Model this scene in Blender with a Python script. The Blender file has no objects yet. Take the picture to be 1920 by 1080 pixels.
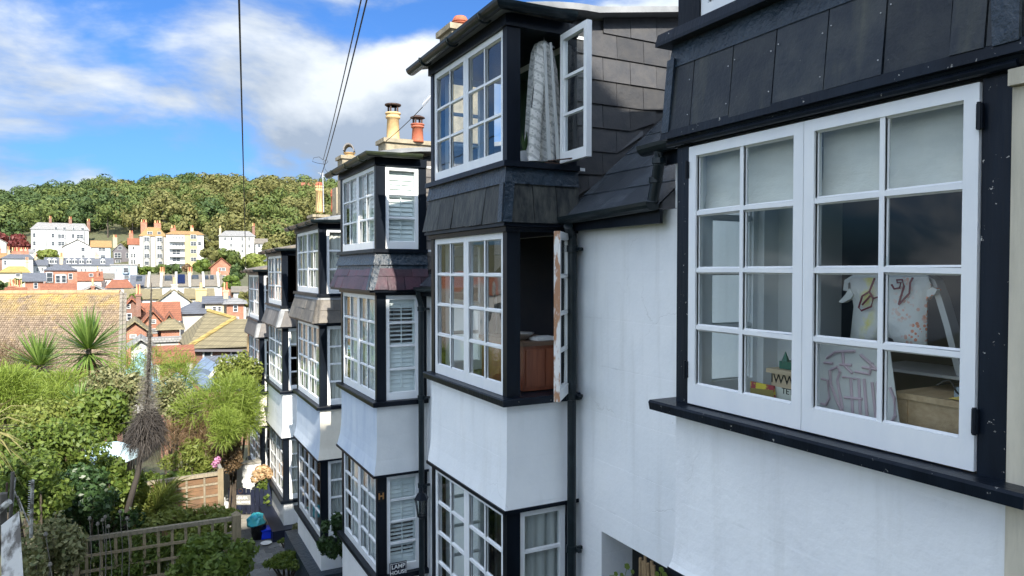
import bpy, math, random
import numpy as np
from mathutils import Vector, Matrix

S = bpy.context.scene
COL = S.collection
R = math.radians

# ------------------------------------------------------------------ camera
FPX = 1331.0                       # focal length in photograph pixels (1920 wide)
TH = math.atan(698 / FPX)          # heading: terrace runs along +y, camera turned to the right of it
PITCH = math.atan(32 / FPX)
cam = bpy.data.cameras.new('camera')
cam.sensor_width = 36.0
cam.lens = 36.0 * FPX / 1920.0
cam.clip_start = 0.05
cam.clip_end = 9000
camo = bpy.data.objects.new('camera', cam)
COL.objects.link(camo)
camo.location = (0, 0, 0)
camo.rotation_euler = (R(90) - PITCH, 0, -TH)
S.camera = camo

# ------------------------------------------------------------------ sun + sky
SUN_EL, SUN_AZ = R(34), R(187)     # azimuth clockwise from +y: behind the camera, a touch to its left
sdir = Vector((math.sin(SUN_AZ) * math.cos(SUN_EL), math.cos(SUN_AZ) * math.cos(SUN_EL), math.sin(SUN_EL)))
sun = bpy.data.lights.new('sun', 'SUN')
sun.energy = 2.0
sun.angle = R(0.5)
sun.color = (1.0, 0.93, 0.82)
suno = bpy.data.objects.new('sun', sun)
COL.objects.link(suno)
suno.rotation_euler = (-sdir).to_track_quat('-Z', 'Y').to_euler()
suno.location = (-4, -20, 20)

S.view_settings.view_transform = 'Standard'
S.view_settings.look = 'None'
S.view_settings.gamma = 1.0
S.view_settings.exposure = 2.25
S.view_settings.use_curve_mapping = False
S.render.engine = 'CYCLES'
S.cycles.use_denoising = True
S.cycles.max_bounces = 7
S.cycles.diffuse_bounces = 4
S.cycles.glossy_bounces = 3
S.cycles.transparent_max_bounces = 16
S.cycles.caustics_reflective = False
S.cycles.caustics_refractive = False

wd = bpy.data.worlds.new('World')
S.world = wd
wd.use_nodes = True
nt = wd.node_tree
nt.nodes.clear()
def N(tree, t, **kw):
    n = tree.nodes.new(t)
    for k, v in kw.items():
        if hasattr(n, k): setattr(n, k, v)
        else: n.inputs[k.replace('_', ' ')].default_value = v
    return n
def LK(tree, a, b): tree.links.new(a, b)
def mathn(tree, op, a, b=None, c=None, clamp=False):
    n = tree.nodes.new('ShaderNodeMath'); n.operation = op; n.use_clamp = clamp
    for i, v in enumerate((a, b, c)):
        if v is None: continue
        if isinstance(v, (int, float)): n.inputs[i].default_value = v
        else: tree.links.new(v, n.inputs[i])
    return n.outputs[0]
sky = N(nt, 'ShaderNodeTexSky', sky_type='NISHITA')
sky.sun_disc = False
sky.sun_elevation = SUN_EL
sky.sun_rotation = SUN_AZ
sky.altitude = 50
sky.air_density = 1.0
sky.dust_density = 2.0
sky.ozone_density = 2.5
tc = N(nt, 'ShaderNodeTexCoord')
sep = N(nt, 'ShaderNodeSeparateXYZ'); LK(nt, tc.outputs['Generated'], sep.inputs[0])
comb = N(nt, 'ShaderNodeCombineXYZ'); LK(nt, sep.outputs[0], comb.inputs[0]); LK(nt, sep.outputs[1], comb.inputs[1])
LK(nt, mathn(nt, 'MULTIPLY', sep.outputs[2], 1.9), comb.inputs[2])
def cloud_noise(off, sc=1.0):
    m = N(nt, 'ShaderNodeMapping'); LK(nt, comb.outputs[0], m.inputs[0])
    m.inputs['Location'].default_value = off
    n = N(nt, 'ShaderNodeTexNoise'); n.noise_dimensions = '3D'
    n.inputs['Scale'].default_value = 2.9 * sc; n.inputs['Detail'].default_value = 9
    n.inputs['Roughness'].default_value = 0.54; n.inputs['Distortion'].default_value = 0.25
    LK(nt, m.outputs[0], n.inputs[0]); return n.outputs[0]
COFF = (8.23, -16.61, 1.37)
c1 = cloud_noise(COFF)
c2 = cloud_noise((COFF[0], COFF[1], COFF[2] + 0.09))
ramp = N(nt, 'ShaderNodeMapRange'); ramp.interpolation_type = 'SMOOTHSTEP'
ramp.inputs[1].default_value = 0.425; ramp.inputs[2].default_value = 0.57
LK(nt, c1, ramp.inputs[0])
lit = N(nt, 'ShaderNodeMapRange'); lit.inputs[1].default_value = -0.05; lit.inputs[2].default_value = 0.13
LK(nt, mathn(nt, 'SUBTRACT', c1, c2), lit.inputs[0])
ccol = N(nt, 'ShaderNodeMix', data_type='RGBA'); LK(nt, lit.outputs[0], ccol.inputs[0])
ccol.inputs[6].default_value = (0.46, 0.54, 0.65, 1); ccol.inputs[7].default_value = (0.96, 1.01, 1.04, 1)
# clouds brighter toward the sun, like forward scatter, strengthened to fill the shaded walls
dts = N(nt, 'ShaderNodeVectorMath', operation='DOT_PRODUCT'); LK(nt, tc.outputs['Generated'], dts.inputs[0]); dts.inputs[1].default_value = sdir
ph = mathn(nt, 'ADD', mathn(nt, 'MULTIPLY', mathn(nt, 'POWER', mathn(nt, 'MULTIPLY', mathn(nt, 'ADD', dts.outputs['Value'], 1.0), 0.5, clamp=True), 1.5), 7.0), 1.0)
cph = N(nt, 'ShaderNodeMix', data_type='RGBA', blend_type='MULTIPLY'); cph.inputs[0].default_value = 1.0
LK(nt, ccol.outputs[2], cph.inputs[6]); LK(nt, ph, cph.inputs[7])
hue = N(nt, 'ShaderNodeMix', data_type='RGBA', blend_type='MULTIPLY'); hue.inputs[0].default_value = 1.0
LK(nt, sky.outputs[0], hue.inputs[6]); hue.inputs[7].default_value = (0.098, 0.175, 0.28, 1)
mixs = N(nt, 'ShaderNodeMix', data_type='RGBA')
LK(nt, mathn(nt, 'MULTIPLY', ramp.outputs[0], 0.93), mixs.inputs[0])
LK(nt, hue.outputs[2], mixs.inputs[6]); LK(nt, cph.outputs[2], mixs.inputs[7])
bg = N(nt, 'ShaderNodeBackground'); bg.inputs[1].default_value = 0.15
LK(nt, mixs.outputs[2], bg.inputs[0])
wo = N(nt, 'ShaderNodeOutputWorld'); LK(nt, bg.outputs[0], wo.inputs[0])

# ------------------------------------------------------------------ camera geometry helpers (metres)
fw = Vector((math.sin(TH) * math.cos(PITCH), math.cos(TH) * math.cos(PITCH), -math.sin(PITCH)))
rt = Vector((math.cos(TH), -math.sin(TH), 0))
upv = rt.cross(fw)
def ray(u, v): return fw + rt * ((u - 960) / FPX) + upv * ((540 - v) / FPX)
def at(u, v, d): return ray(u, v) * d
def onx(u, v, x): r = ray(u, v); return r * (x / r.x)
def ony(u, v, y): r = ray(u, v); return r * (y / r.y)
def onz(u, v, z): r = ray(u, v); return r * (z / r.z)

# ------------------------------------------------------------------ object helpers
WL = {}                            # world location of every object made here (all parents are unrotated)
def tag(o, label, cat=None, group=None, kind=None):
    if label: o['label'] = label
    if cat: o['category'] = cat
    if group: o['group'] = group
    if kind: o['kind'] = kind
    return o
def thing(name, loc, label, cat, group=None):
    o = bpy.data.objects.new(name, None); COL.objects.link(o)
    o.empty_display_size = 0.2
    o.location = loc; WL[o.name] = Vector(loc)
    return tag(o, label, cat, group)
def link(name, me, loc, parent=None):
    o = bpy.data.objects.new(name, me); COL.objects.link(o)
    loc = Vector(loc); WL[o.name] = loc
    if parent:
        o.parent = parent; o.location = loc - WL[parent.name]
    else: o.location = loc
    return o
class Fr:
    def __init__(s, o=(0, 0, 0), ex=(1, 0, 0), ey=(0, 1, 0), ez=(0, 0, 1)):
        s.o, s.ex, s.ey, s.ez = Vector(o), Vector(ex), Vector(ey), Vector(ez)
    def __call__(s, p): return s.o + s.ex * p[0] + s.ey * p[1] + s.ez * p[2]
class MB:
    def __init__(s, f=None): s.v = []; s.f = []; s.fr = f
    def add(s, vs, fs):
        b = len(s.v)
        s.v += [Vector(p) if s.fr is None else s.fr(p) for p in vs]
        s.f += [tuple(i + b for i in q) for q in fs]; return s
    def box(s, x0, x1, y0, y1, z0, z1):
        return s.add([(x0,y0,z0),(x1,y0,z0),(x1,y1,z0),(x0,y1,z0),(x0,y0,z1),(x1,y0,z1),(x1,y1,z1),(x0,y1,z1)],
                     [(3,2,1,0),(4,5,6,7),(0,1,5,4),(1,2,6,5),(2,3,7,6),(3,0,4,7)])
    def hexa(s, q, n):              # quad + thickness vector
        n = Vector(n); q = [Vector(p) for p in q]
        return s.add(q + [p + n for p in q], [(3,2,1,0),(4,5,6,7),(0,1,5,4),(1,2,6,5),(2,3,7,6),(3,0,4,7)])
    def poly(s, pts): return s.add(pts, [tuple(range(len(pts)))])
    def prism(s, pts, n):           # polygon + thickness vector
        n = Vector(n); k = len(pts); P = [Vector(p) for p in pts]
        return s.add(P + [p + n for p in P], [tuple(reversed(range(k))), tuple(range(k, 2*k))] +
                     [(i, (i+1) % k, k + (i+1) % k, k + i) for i in range(k)])
    def tube(s, path, r, n=8, cap=True):
        P = [Vector(p) for p in path]; rr = r if isinstance(r, (list, tuple)) else [r] * len(P)
        vs = []; fs = []
        for i, p in enumerate(P):
            d = (P[min(i+1, len(P)-1)] - P[max(i-1, 0)]).normalized()
            a = d.cross(Vector((0, 0, 1)));
            if a.length < 0.05: a = d.cross(Vector((1, 0, 0)))
            a.normalize(); b = d.cross(a)
            for k in range(n):
                t = 2 * math.pi * k / n
                vs.append(p + (a * math.cos(t) + b * math.sin(t)) * rr[i])
        for i in range(len(P) - 1):
            for k in range(n):
                fs.append((i*n + k, i*n + (k+1) % n, (i+1)*n + (k+1) % n, (i+1)*n + k))
        if cap: fs += [tuple(reversed(range(n))), tuple((len(P)-1)*n + k for k in range(n))]
        return s.add(vs, fs)
    def lathe(s, c, prof, n=14):
        vs = []; fs = []
        for (r, z) in prof:
            for k in range(n):
                t = 2 * math.pi * k / n; vs.append((c[0] + r*math.cos(t), c[1] + r*math.sin(t), c[2] + z))
        for i in range(len(prof) - 1):
            for k in range(n): fs.append((i*n+k, i*n+(k+1) % n, (i+1)*n+(k+1) % n, (i+1)*n+k))
        fs += [tuple(reversed(range(n))), tuple((len(prof)-1)*n + k for k in range(n))]
        return s.add(vs, fs)
    def build(s, name, m, parent=None, smooth=False, loc=None):
        if loc is None:
            lo = Vector([min(p[i] for p in s.v) for i in range(3)]); hi = Vector([max(p[i] for p in s.v) for i in range(3)])
            loc = Vector(((lo.x+hi.x)/2, (lo.y+hi.y)/2, lo.z))
        me = bpy.data.meshes.new(name)
        me.from_pydata([tuple(p - loc) for p in s.v], [], s.f)
        if smooth:
            me.polygons.foreach_set('use_smooth', [True] * len(me.polygons))
        me.materials.append(m)
        return link(name, me, loc, parent)
def np_mesh(name, V, m, parent=None, loc=None, quads=None):
    """V: (n*4,3) quads, or V verts + quads index array"""
    V = np.asarray(V, dtype=np.float32)
    if quads is None: quads = np.arange(len(V), dtype=np.int32).reshape(-1, 4)
    if loc is None:
        loc = Vector(((V[:,0].min()+V[:,0].max())/2, (V[:,1].min()+V[:,1].max())/2, V[:,2].min()))
    V = V - np.array(loc, dtype=np.float32)
    me = bpy.data.meshes.new(name)
    me.vertices.add(len(V)); me.vertices.foreach_set('co', V.ravel())
    nq = len(quads)
    me.loops.add(nq * 4); me.loops.foreach_set('vertex_index', np.asarray(quads, dtype=np.int32).ravel())
    me.polygons.add(nq); me.polygons.foreach_set('loop_start', np.arange(nq, dtype=np.int32) * 4)
    me.polygons.foreach_set('loop_total', np.full(nq, 4, dtype=np.int32))
    me.update(calc_edges=True)
    me.materials.append(m)
    return link(name, me, loc, parent)

# ------------------------------------------------------------------ materials
MATS = {}
def new_mat(name):
    m = bpy.data.materials.new(name); m.use_nodes = True; t = m.node_tree; t.nodes.clear()
    out = t.nodes.new('ShaderNodeOutputMaterial'); MATS[name] = m
    return m, t, out
def rgb(c): return (c[0], c[1], c[2], 1.0)
def noise(t, co, scale, detail=5, rough=0.55, stretch=None):
    if stretch:
        mp = t.nodes.new('ShaderNodeMapping'); mp.inputs['Scale'].default_value = stretch
        t.links.new(co, mp.inputs[0]); co = mp.outputs[0]
    n = t.nodes.new('ShaderNodeTexNoise'); n.inputs['Scale'].default_value = scale
    n.inputs['Detail'].default_value = detail; n.inputs['Roughness'].default_value = rough
    t.links.new(co, n.inputs[0]); return n.outputs[0]
def mrange(t, x, a, b, c=0.0, d=1.0):
    n = t.nodes.new('ShaderNodeMapRange'); t.links.new(x, n.inputs[0])
    for i, v in enumerate((a, b, c, d)): n.inputs[i+1].default_value = v
    return n.outputs[0]
def mixc(t, f, a, b, blend='MIX'):
    n = t.nodes.new('ShaderNodeMix'); n.data_type = 'RGBA'; n.blend_type = blend
    if isinstance(f, (int, float)): n.inputs[0].default_value = f
    else: t.links.new(f, n.inputs[0])
    for i, v in ((6, a), (7, b)):
        if isinstance(v, (tuple, list)): n.inputs[i].default_value = rgb(v)
        else: t.links.new(v, n.inputs[i])
    return n.outputs[2]
def mat(name, c1, c2=None, scale=4.0, rough=0.6, bump=0.0, bscale=60.0, stretch=None, spec=0.4, objrand=0.0,
        chips=None, lines=None, cracks=False, brick=None, lo=0.35, hi=0.65, metal=0.0, streak=None, bdist=0.01):
    m, t, out = new_mat(name)
    geo = t.nodes.new('ShaderNodeNewGeometry'); pos = geo.outputs['Position']
    b = t.nodes.new('ShaderNodeBsdfPrincipled'); t.links.new(b.outputs[0], out.inputs[0])
    b.inputs['Roughness'].default_value = rough; b.inputs['Specular IOR Level'].default_value = spec
    b.inputs['Metallic'].default_value = metal
    hts = []
    if brick:                       # brick: (mortar colour, brick width, row height, axis 'xz' in the wall frame)
        tcn = t.nodes.new('ShaderNodeTexCoord')
        sp = t.nodes.new('ShaderNodeSeparateXYZ'); t.links.new(pos, sp.inputs[0])
        cb = t.nodes.new('ShaderNodeCombineXYZ')
        t.links.new(mathn(t, 'SUBTRACT', sp.outputs[0], mathn(t, 'MULTIPLY', sp.outputs[1], 0.52)), cb.inputs[0]); t.links.new(sp.outputs[2], cb.inputs[1])
        bt = t.nodes.new('ShaderNodeTexBrick'); t.links.new(cb.outputs[0], bt.inputs[0])
        bt.inputs['Color1'].default_value = rgb(c1); bt.inputs['Color2'].default_value = rgb(c2 or c1)
        bt.inputs['Mortar'].default_value = rgb(brick[0]); bt.inputs['Scale'].default_value = 1.0
        bt.inputs['Brick Width'].default_value = brick[1]; bt.inputs['Row Height'].default_value = brick[2]
        bt.inputs['Mortar Size'].default_value = brick[2] * 0.1
        col = mixc(t, mrange(t, noise(t, pos, scale), lo, hi, 0, 0.5), bt.outputs[0], tuple(x * 0.55 for x in c1))
        hts.append((bt.outputs['Fac'], -1.0))
    elif c2: col = mixc(t, mrange(t, noise(t, pos, scale, 7, 0.6, stretch), lo, hi), c1, c2)
    else:
        rg = t.nodes.new('ShaderNodeRGB'); rg.outputs[0].default_value = rgb(c1); col = rg.outputs[0]
    if streak:                      # streak: (colour, amount) vertical weathering
        col = mixc(t, mrange(t, noise(t, pos, 6, 6, 0.6, (1.3, 1.3, 0.12)), 0.52, 0.75, 0, streak[1]), col, streak[0])
    if chips:                       # chips: (colour, threshold, scale)
        col = mixc(t, mrange(t, noise(t, pos, chips[2], 4, 0.7), chips[1], chips[1] + 0.02), col, chips[0])
    if cracks:                      # a few hairline cracks in the plaster
        wv_ = t.nodes.new('ShaderNodeVectorMath'); wv_.operation = 'ADD'; t.links.new(pos, wv_.inputs[0])
        nz = t.nodes.new('ShaderNodeTexNoise'); nz.inputs['Scale'].default_value = 3.5; nz.inputs['Detail'].default_value = 6; t.links.new(pos, nz.inputs[0])
        sc_ = t.nodes.new('ShaderNodeVectorMath'); sc_.operation = 'SCALE'; sc_.inputs['Scale'].default_value = 0.35; t.links.new(nz.outputs['Color'], sc_.inputs[0]); t.links.new(sc_.outputs[0], wv_.inputs[1])
        vo_ = t.nodes.new('ShaderNodeTexVoronoi'); vo_.feature = 'DISTANCE_TO_EDGE'; vo_.inputs['Scale'].default_value = 1.35; t.links.new(wv_.outputs[0], vo_.inputs[0])
        ck_ = mathn(t, 'MULTIPLY', mrange(t, vo_.outputs['Distance'], 0.0055, 0.002), mrange(t, noise(t, pos, 1.1, 2), 0.58, 0.66))
        col = mixc(t, mathn(t, 'MULTIPLY', ck_, 0.3), col, (0.50, 0.50, 0.48)); hts.append((ck_, -0.2))
    if objrand:
        oi = t.nodes.new('ShaderNodeObjectInfo')
        hs = t.nodes.new('ShaderNodeHueSaturation'); t.links.new(col, hs.inputs['Color'])
        t.links.new(mrange(t, oi.outputs['Random'], 0, 1, 1 - objrand, 1 + objrand), hs.inputs['Value']); col = hs.outputs[0]
    t.links.new(col, b.inputs['Base Color'])
    if bump: hts.append((noise(t, pos, bscale, 5, 0.6, stretch), bump))
    if lines:                       # scored horizontal joints: spacing
        sp = t.nodes.new('ShaderNodeSeparateXYZ'); t.links.new(pos, sp.inputs[0])
        wob = mathn(t, 'ADD', sp.outputs[2], mathn(t, 'MULTIPLY', noise(t, pos, 3.0, 3), 0.016))
        fr_ = mathn(t, 'FRACT', mathn(t, 'DIVIDE', wob, lines))
        gate = mrange(t, noise(t, pos, 2.2, 2), 0.36, 0.52)
        hts.append((mathn(t, 'MULTIPLY', mathn(t, 'LESS_THAN', fr_, 0.030), gate), -2.6))
    if hts:
        acc = None
        for h, w in hts:
            hv = mathn(t, 'MULTIPLY', h, w); acc = hv if acc is None else mathn(t, 'ADD', acc, hv)
        bp = t.nodes.new('ShaderNodeBump'); bp.inputs['Strength'].default_value = 0.6; bp.inputs['Distance'].default_value = bdist
        t.links.new(acc, bp.inputs['Height']); t.links.new(bp.outputs[0], b.inputs['Normal'])
    return m
def leafmat(name, c1, c2, trans=0.25, rough=0.5):
    m, t, out = new_mat(name)
    geo = t.nodes.new('ShaderNodeNewGeometry')
    f = mathn(t, 'ADD', mathn(t, 'MULTIPLY', geo.outputs['Random Per Island'], 0.6),
              mathn(t, 'MULTIPLY', noise(t, geo.outputs['Position'], 0.9, 2), 0.4))
    col = mixc(t, f, c1, c2)
    b = t.nodes.new('ShaderNodeBsdfPrincipled'); b.inputs['Roughness'].default_value = rough
    b.inputs['Specular IOR Level'].default_value = 0.3
    t.links.new(col, b.inputs['Base Color'])
    tr = t.nodes.new('ShaderNodeBsdfTranslucent'); t.links.new(mixc(t, 0.5, col, (c2[0]*1.3, c2[1]*1.3, c2[2]*0.6)), tr.inputs[0])
    mx = t.nodes.new('ShaderNodeMixShader'); mx.inputs[0].default_value = trans
    t.links.new(b.outputs[0], mx.inputs[1]); t.links.new(tr.outputs[0], mx.inputs[2]); t.links.new(mx.outputs[0], out.inputs[0])
    return m
def glassmat(name, tint=(0.9, 0.94, 0.93), ior=1.55, wob=0.006):
    m, t, out = new_mat(name)
    geo = t.nodes.new('ShaderNodeNewGeometry'); oi = t.nodes.new('ShaderNodeObjectInfo')
    tp = t.nodes.new('ShaderNodeBsdfTransparent'); tp.inputs[0].default_value = rgb(tint)
    gl = t.nodes.new('ShaderNodeBsdfGlossy'); gl.inputs['Roughness'].default_value = 0.015
    vm = t.nodes.new('ShaderNodeVectorMath'); vm.operation = 'ADD'
    t.links.new(geo.outputs['Position'], vm.inputs[0]); cb = t.nodes.new('ShaderNodeCombineXYZ')
    t.links.new(mathn(t, 'MULTIPLY', oi.outputs['Random'], 9.0), cb.inputs[1]); t.links.new(cb.outputs[0], vm.inputs[1])
    bp = t.nodes.new('ShaderNodeBump'); bp.inputs['Strength'].default_value = 0.35; bp.inputs['Distance'].default_value = wob
    t.links.new(noise(t, vm.outputs[0], 3.2, 1), bp.inputs['Height']); t.links.new(bp.outputs[0], gl.inputs['Normal'])
    dt = t.nodes.new('ShaderNodeVectorMath'); dt.operation = 'DOT_PRODUCT'      # Schlick, the same from both sides of the pane
    t.links.new(geo.outputs['Incoming'], dt.inputs[0]); t.links.new(geo.outputs['Normal'], dt.inputs[1])
    p5 = mathn(t, 'POWER', mathn(t, 'SUBTRACT', 1.0, mathn(t, 'ABSOLUTE', dt.outputs['Value']), clamp=True), 4.0)
    mx = t.nodes.new('ShaderNodeMixShader')
    t.links.new(mathn(t, 'ADD', mathn(t, 'MULTIPLY', p5, 1.15), 0.05, clamp=True), mx.inputs[0])
    t.links.new(tp.outputs[0], mx.inputs[1]); t.links.new(gl.outputs[0], mx.inputs[2]); t.links.new(mx.outputs[0], out.inputs[0])
    return m

M = {}
M['render'] = mat('white_render', (0.86, 0.87, 0.86), (0.78, 0.80, 0.80), 1.6, 0.75, 0.5, 26, cracks=True, lines=0.372, streak=((0.60, 0.60, 0.57), 0.35), chips=((0.62, 0.61, 0.57), 0.745, 13))
M['render_rough'] = mat('white_rough_render', (0.86, 0.87, 0.86), (0.79, 0.80, 0.80), 2.0, 0.7, 1.0, 17, cracks=True, lines=0.41, streak=((0.58, 0.58, 0.54), 0.35), chips=((0.60, 0.59, 0.55), 0.735, 15))
M['render_blue'] = mat('pale_blue_render', (0.60, 0.66, 0.72), (0.50, 0.57, 0.66), 2.2, 0.7, 0.4, 25, streak=((0.36, 0.44, 0.56), 0.6))
M['render_grey'] = mat('grey_white_render', (0.68, 0.69, 0.68), (0.58, 0.60, 0.60), 2.0, 0.75, 0.4, 25)
M['render_cream'] = mat('cream_render', (0.78, 0.74, 0.64), (0.68, 0.63, 0.53), 2.0, 0.75, 0.4, 25, streak=((0.5, 0.45, 0.38), 0.3))
M['black'] = mat('black_gloss_paint', (0.004, 0.006, 0.010), (0.008, 0.012, 0.019), 5, 0.36, 0.25, 55, (1, 1, 0.25), 0.16, chips=((0.38, 0.38, 0.36), 0.735, 38))
M['black_worn'] = mat('worn_black_paint', (0.004, 0.007, 0.013), (0.009, 0.015, 0.025), 7, 0.34, 0.4, 45, (1, 1, 0.12), 0.20, chips=((0.42, 0.41, 0.38), 0.675, 30))
M['pipe'] = mat('black_iron_pipe', (0.007, 0.012, 0.015), (0.013, 0.021, 0.025), 9, 0.3, 0.3, 90, spec=0.3)
M['gutter_moss'] = mat('mossy_gutter', (0.035, 0.045, 0.02), (0.015, 0.02, 0.02), 6, 0.4, 0.3, 80)
M['wood'] = mat('white_window_paint', (0.82, 0.83, 0.82), (0.76, 0.78, 0.79), 6, 0.42, 0.16, 70, (1, 1, 0.35), chips=((0.42, 0.36, 0.28), 0.755, 30))
M['stripped'] = mat('stripped_wood_edge', (0.42, 0.22, 0.12), (0.75, 0.73, 0.69), 16, 0.6, 0.8, 60, (1, 1, 0.3), lo=0.47, hi=0.53)
M['glass'] = glassmat('window_glass')
M['slate'] = mat('dark_slate', (0.040, 0.042, 0.048), (0.062, 0.061, 0.062), 9, 0.5, 0.5, 35, objrand=0.28, chips=((0.35, 0.35, 0.33), 0.76, 45))
M['slate_grey'] = mat('grey_brown_slate', (0.105, 0.10, 0.10), (0.165, 0.15, 0.135), 7, 0.55, 0.8, 30, objrand=0.3)
M['slate_stone'] = mat('buff_grey_slate', (0.19, 0.17, 0.14), (0.115, 0.105, 0.095), 6, 0.6, 0.9, 30, objrand=0.25)
M['slate_purple'] = mat('purple_slate', (0.058, 0.023, 0.033), (0.033, 0.020, 0.030), 6, 0.42, 0.6, 30, objrand=0.3)
M['slate_lichen'] = mat('lichened_dark_slate', (0.013, 0.016, 0.018), (0.062, 0.064, 0.055), 16, 0.55, 1.0, 40, (1.2, 1.2, 0.35), objrand=0.2)
M['slate_front'] = mat('near_dark_slate', (0.013, 0.019, 0.027), (0.05, 0.054, 0.052), 6, 0.42, 0.9, 38, objrand=0.3, lo=0.42, hi=0.8, chips=((0.34, 0.34, 0.28), 0.72, 26), streak=((0.12, 0.12, 0.08), 0.5))
M['roofslate'] = mat('glossy_roof_slate', (0.042, 0.052, 0.064), (0.068, 0.078, 0.09), 8, 0.25, 0.4, 30, objrand=0.22, spec=0.7)
M['lead'] = mat('painted_lead', (0.008, 0.018, 0.030), (0.020, 0.036, 0.054), 5, 0.32, 1.6, 18, spec=0.5, bdist=0.02)
M['leadgrey'] = mat('grey_lead_roof', (0.28, 0.29, 0.30), (0.16, 0.17, 0.18), 3, 0.5, 0.5, 14)
M['roof_felt'] = mat('lichened_flat_roof', (0.24, 0.20, 0.15), (0.10, 0.095, 0.09), 9, 0.8, 1.0, 30)
M['cream_board'] = mat('weathered_cream_board', (0.66, 0.60, 0.47), (0.50, 0.46, 0.36), 6, 0.7, 0.9, 40, (1, 1, 0.2), streak=((0.16, 0.14, 0.10), 0.7))
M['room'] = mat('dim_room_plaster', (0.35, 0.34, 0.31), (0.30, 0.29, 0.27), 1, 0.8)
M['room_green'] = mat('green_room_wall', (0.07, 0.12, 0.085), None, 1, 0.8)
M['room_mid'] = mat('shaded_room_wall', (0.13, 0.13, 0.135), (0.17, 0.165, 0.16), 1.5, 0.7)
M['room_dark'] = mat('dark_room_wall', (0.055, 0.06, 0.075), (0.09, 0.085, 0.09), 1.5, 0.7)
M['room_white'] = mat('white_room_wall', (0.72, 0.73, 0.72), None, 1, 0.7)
M['floor_wood'] = mat('room_floor_boards', (0.16, 0.10, 0.06), (0.12, 0.07, 0.045), 3, 0.5, stretch=(1, 8, 1))
M['shutter'] = mat('white_shutter_paint', (0.80, 0.84, 0.84), None, 1, 0.45)
M['curtain'] = mat('net_curtain', (0.74, 0.72, 0.67), (0.62, 0.60, 0.55), 3, 0.9, stretch=(8, 8, 0.4))
M['curtain_grey'] = mat('grey_net_curtain', (0.52, 0.53, 0.51), (0.42, 0.43, 0.42), 3, 0.9, stretch=(8, 8, 0.4))
M['blind'] = mat('linen_blind', (0.80, 0.77, 0.70), (0.70, 0.67, 0.60), 7, 0.9, 0.3, 90, (1, 0.6, 1.4))
M['pine'] = mat('pine_wood', (0.62, 0.45, 0.27), (0.50, 0.34, 0.19), 5, 0.5, 0.3, 30, (1, 6, 8))
M['redwood'] = mat('red_brown_wood', (0.26, 0.085, 0.04), (0.17, 0.05, 0.025), 4, 0.35, stretch=(6, 6, 0.5))
M['potyellow'] = mat('yellow_clay_pot', (0.62, 0.43, 0.20), (0.50, 0.33, 0.16), 9, 0.7, 0.4, 50)
M['potred'] = mat('terracotta_pot', (0.46, 0.14, 0.07), (0.35, 0.10, 0.055), 9, 0.7, 0.4, 50)
M['mortar'] = mat('pale_mortar', (0.36, 0.30, 0.21), (0.22, 0.19, 0.13), 9, 0.9, 1.0, 30)
M['iron'] = mat('rusty_iron', (0.035, 0.022, 0.018), (0.08, 0.04, 0.025), 20, 0.7)
M['wire'] = mat('black_cable', (0.015, 0.015, 0.017), None, 1, 0.5)
M['alu'] = mat('grey_aluminium', (0.55, 0.55, 0.55), None, 1, 0.4, metal=0.6)
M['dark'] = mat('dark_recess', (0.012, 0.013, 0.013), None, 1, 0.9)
M['timber'] = mat('weathered_fence_timber', (0.30, 0.25, 0.18), (0.20, 0.175, 0.12), 6, 0.8, 0.8, 40, (6, 6, 1), objrand=0.15)
M['timber_green'] = mat('green_grey_post_timber', (0.30, 0.24, 0.15), (0.21, 0.17, 0.105), 8, 0.8, 0.8, 40, (5, 5, 0.6))
M['panel_brown'] = mat('brown_fence_boards', (0.22, 0.125, 0.065), (0.14, 0.085, 0.05), 6, 0.8, 0.6, 40, objrand=0.2)
M['navy'] = mat('navy_gate_paint', (0.012, 0.016, 0.035), (0.02, 0.026, 0.05), 5, 0.4, objrand=0.2)
M['paver'] = mat('grey_block_paver', (0.19, 0.19, 0.185), (0.13, 0.135, 0.14), 12, 0.8, 0.7, 60, objrand=0.25)
M['concrete'] = mat('pale_concrete', (0.38, 0.36, 0.31), (0.27, 0.26, 0.23), 6, 0.9, 0.6, 40)
M['earth'] = mat('garden_earth', (0.10, 0.085, 0.055), (0.10, 0.12, 0.05), 2.5, 0.95, 1.0, 8)
M['grass_far'] = mat('hill_scrub_ground', (0.05, 0.075, 0.025), (0.075, 0.08, 0.035), 0.05, 0.95)
M['plaque'] = mat('grey_plaque', (0.30, 0.30, 0.28), (0.24, 0.24, 0.23), 20, 0.6)
M['letter'] = mat('white_lettering', (0.85, 0.85, 0.83), None, 1, 0.5)
M['sign_navy'] = mat('navy_sign_enamel', (0.014, 0.016, 0.03), None, 1, 0.3)
M['brass'] = mat('brass_plate', (0.40, 0.20, 0.07), None, 1, 0.4, metal=0.5)
M['blue_plastic'] = mat('blue_plastic', (0.01, 0.05, 0.75), None, 1, 0.35)
M['turq'] = mat('turquoise_plastic_bag', (0.03, 0.42, 0.62), (0.10, 0.50, 0.45), 5, 0.4)
M['black_plastic'] = mat('black_plastic', (0.012, 0.013, 0.014), None, 1, 0.45)
M['tarp'] = mat('pale_blue_cover', (0.56, 0.72, 0.78), (0.46, 0.62, 0.68), 2, 0.5)

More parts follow.
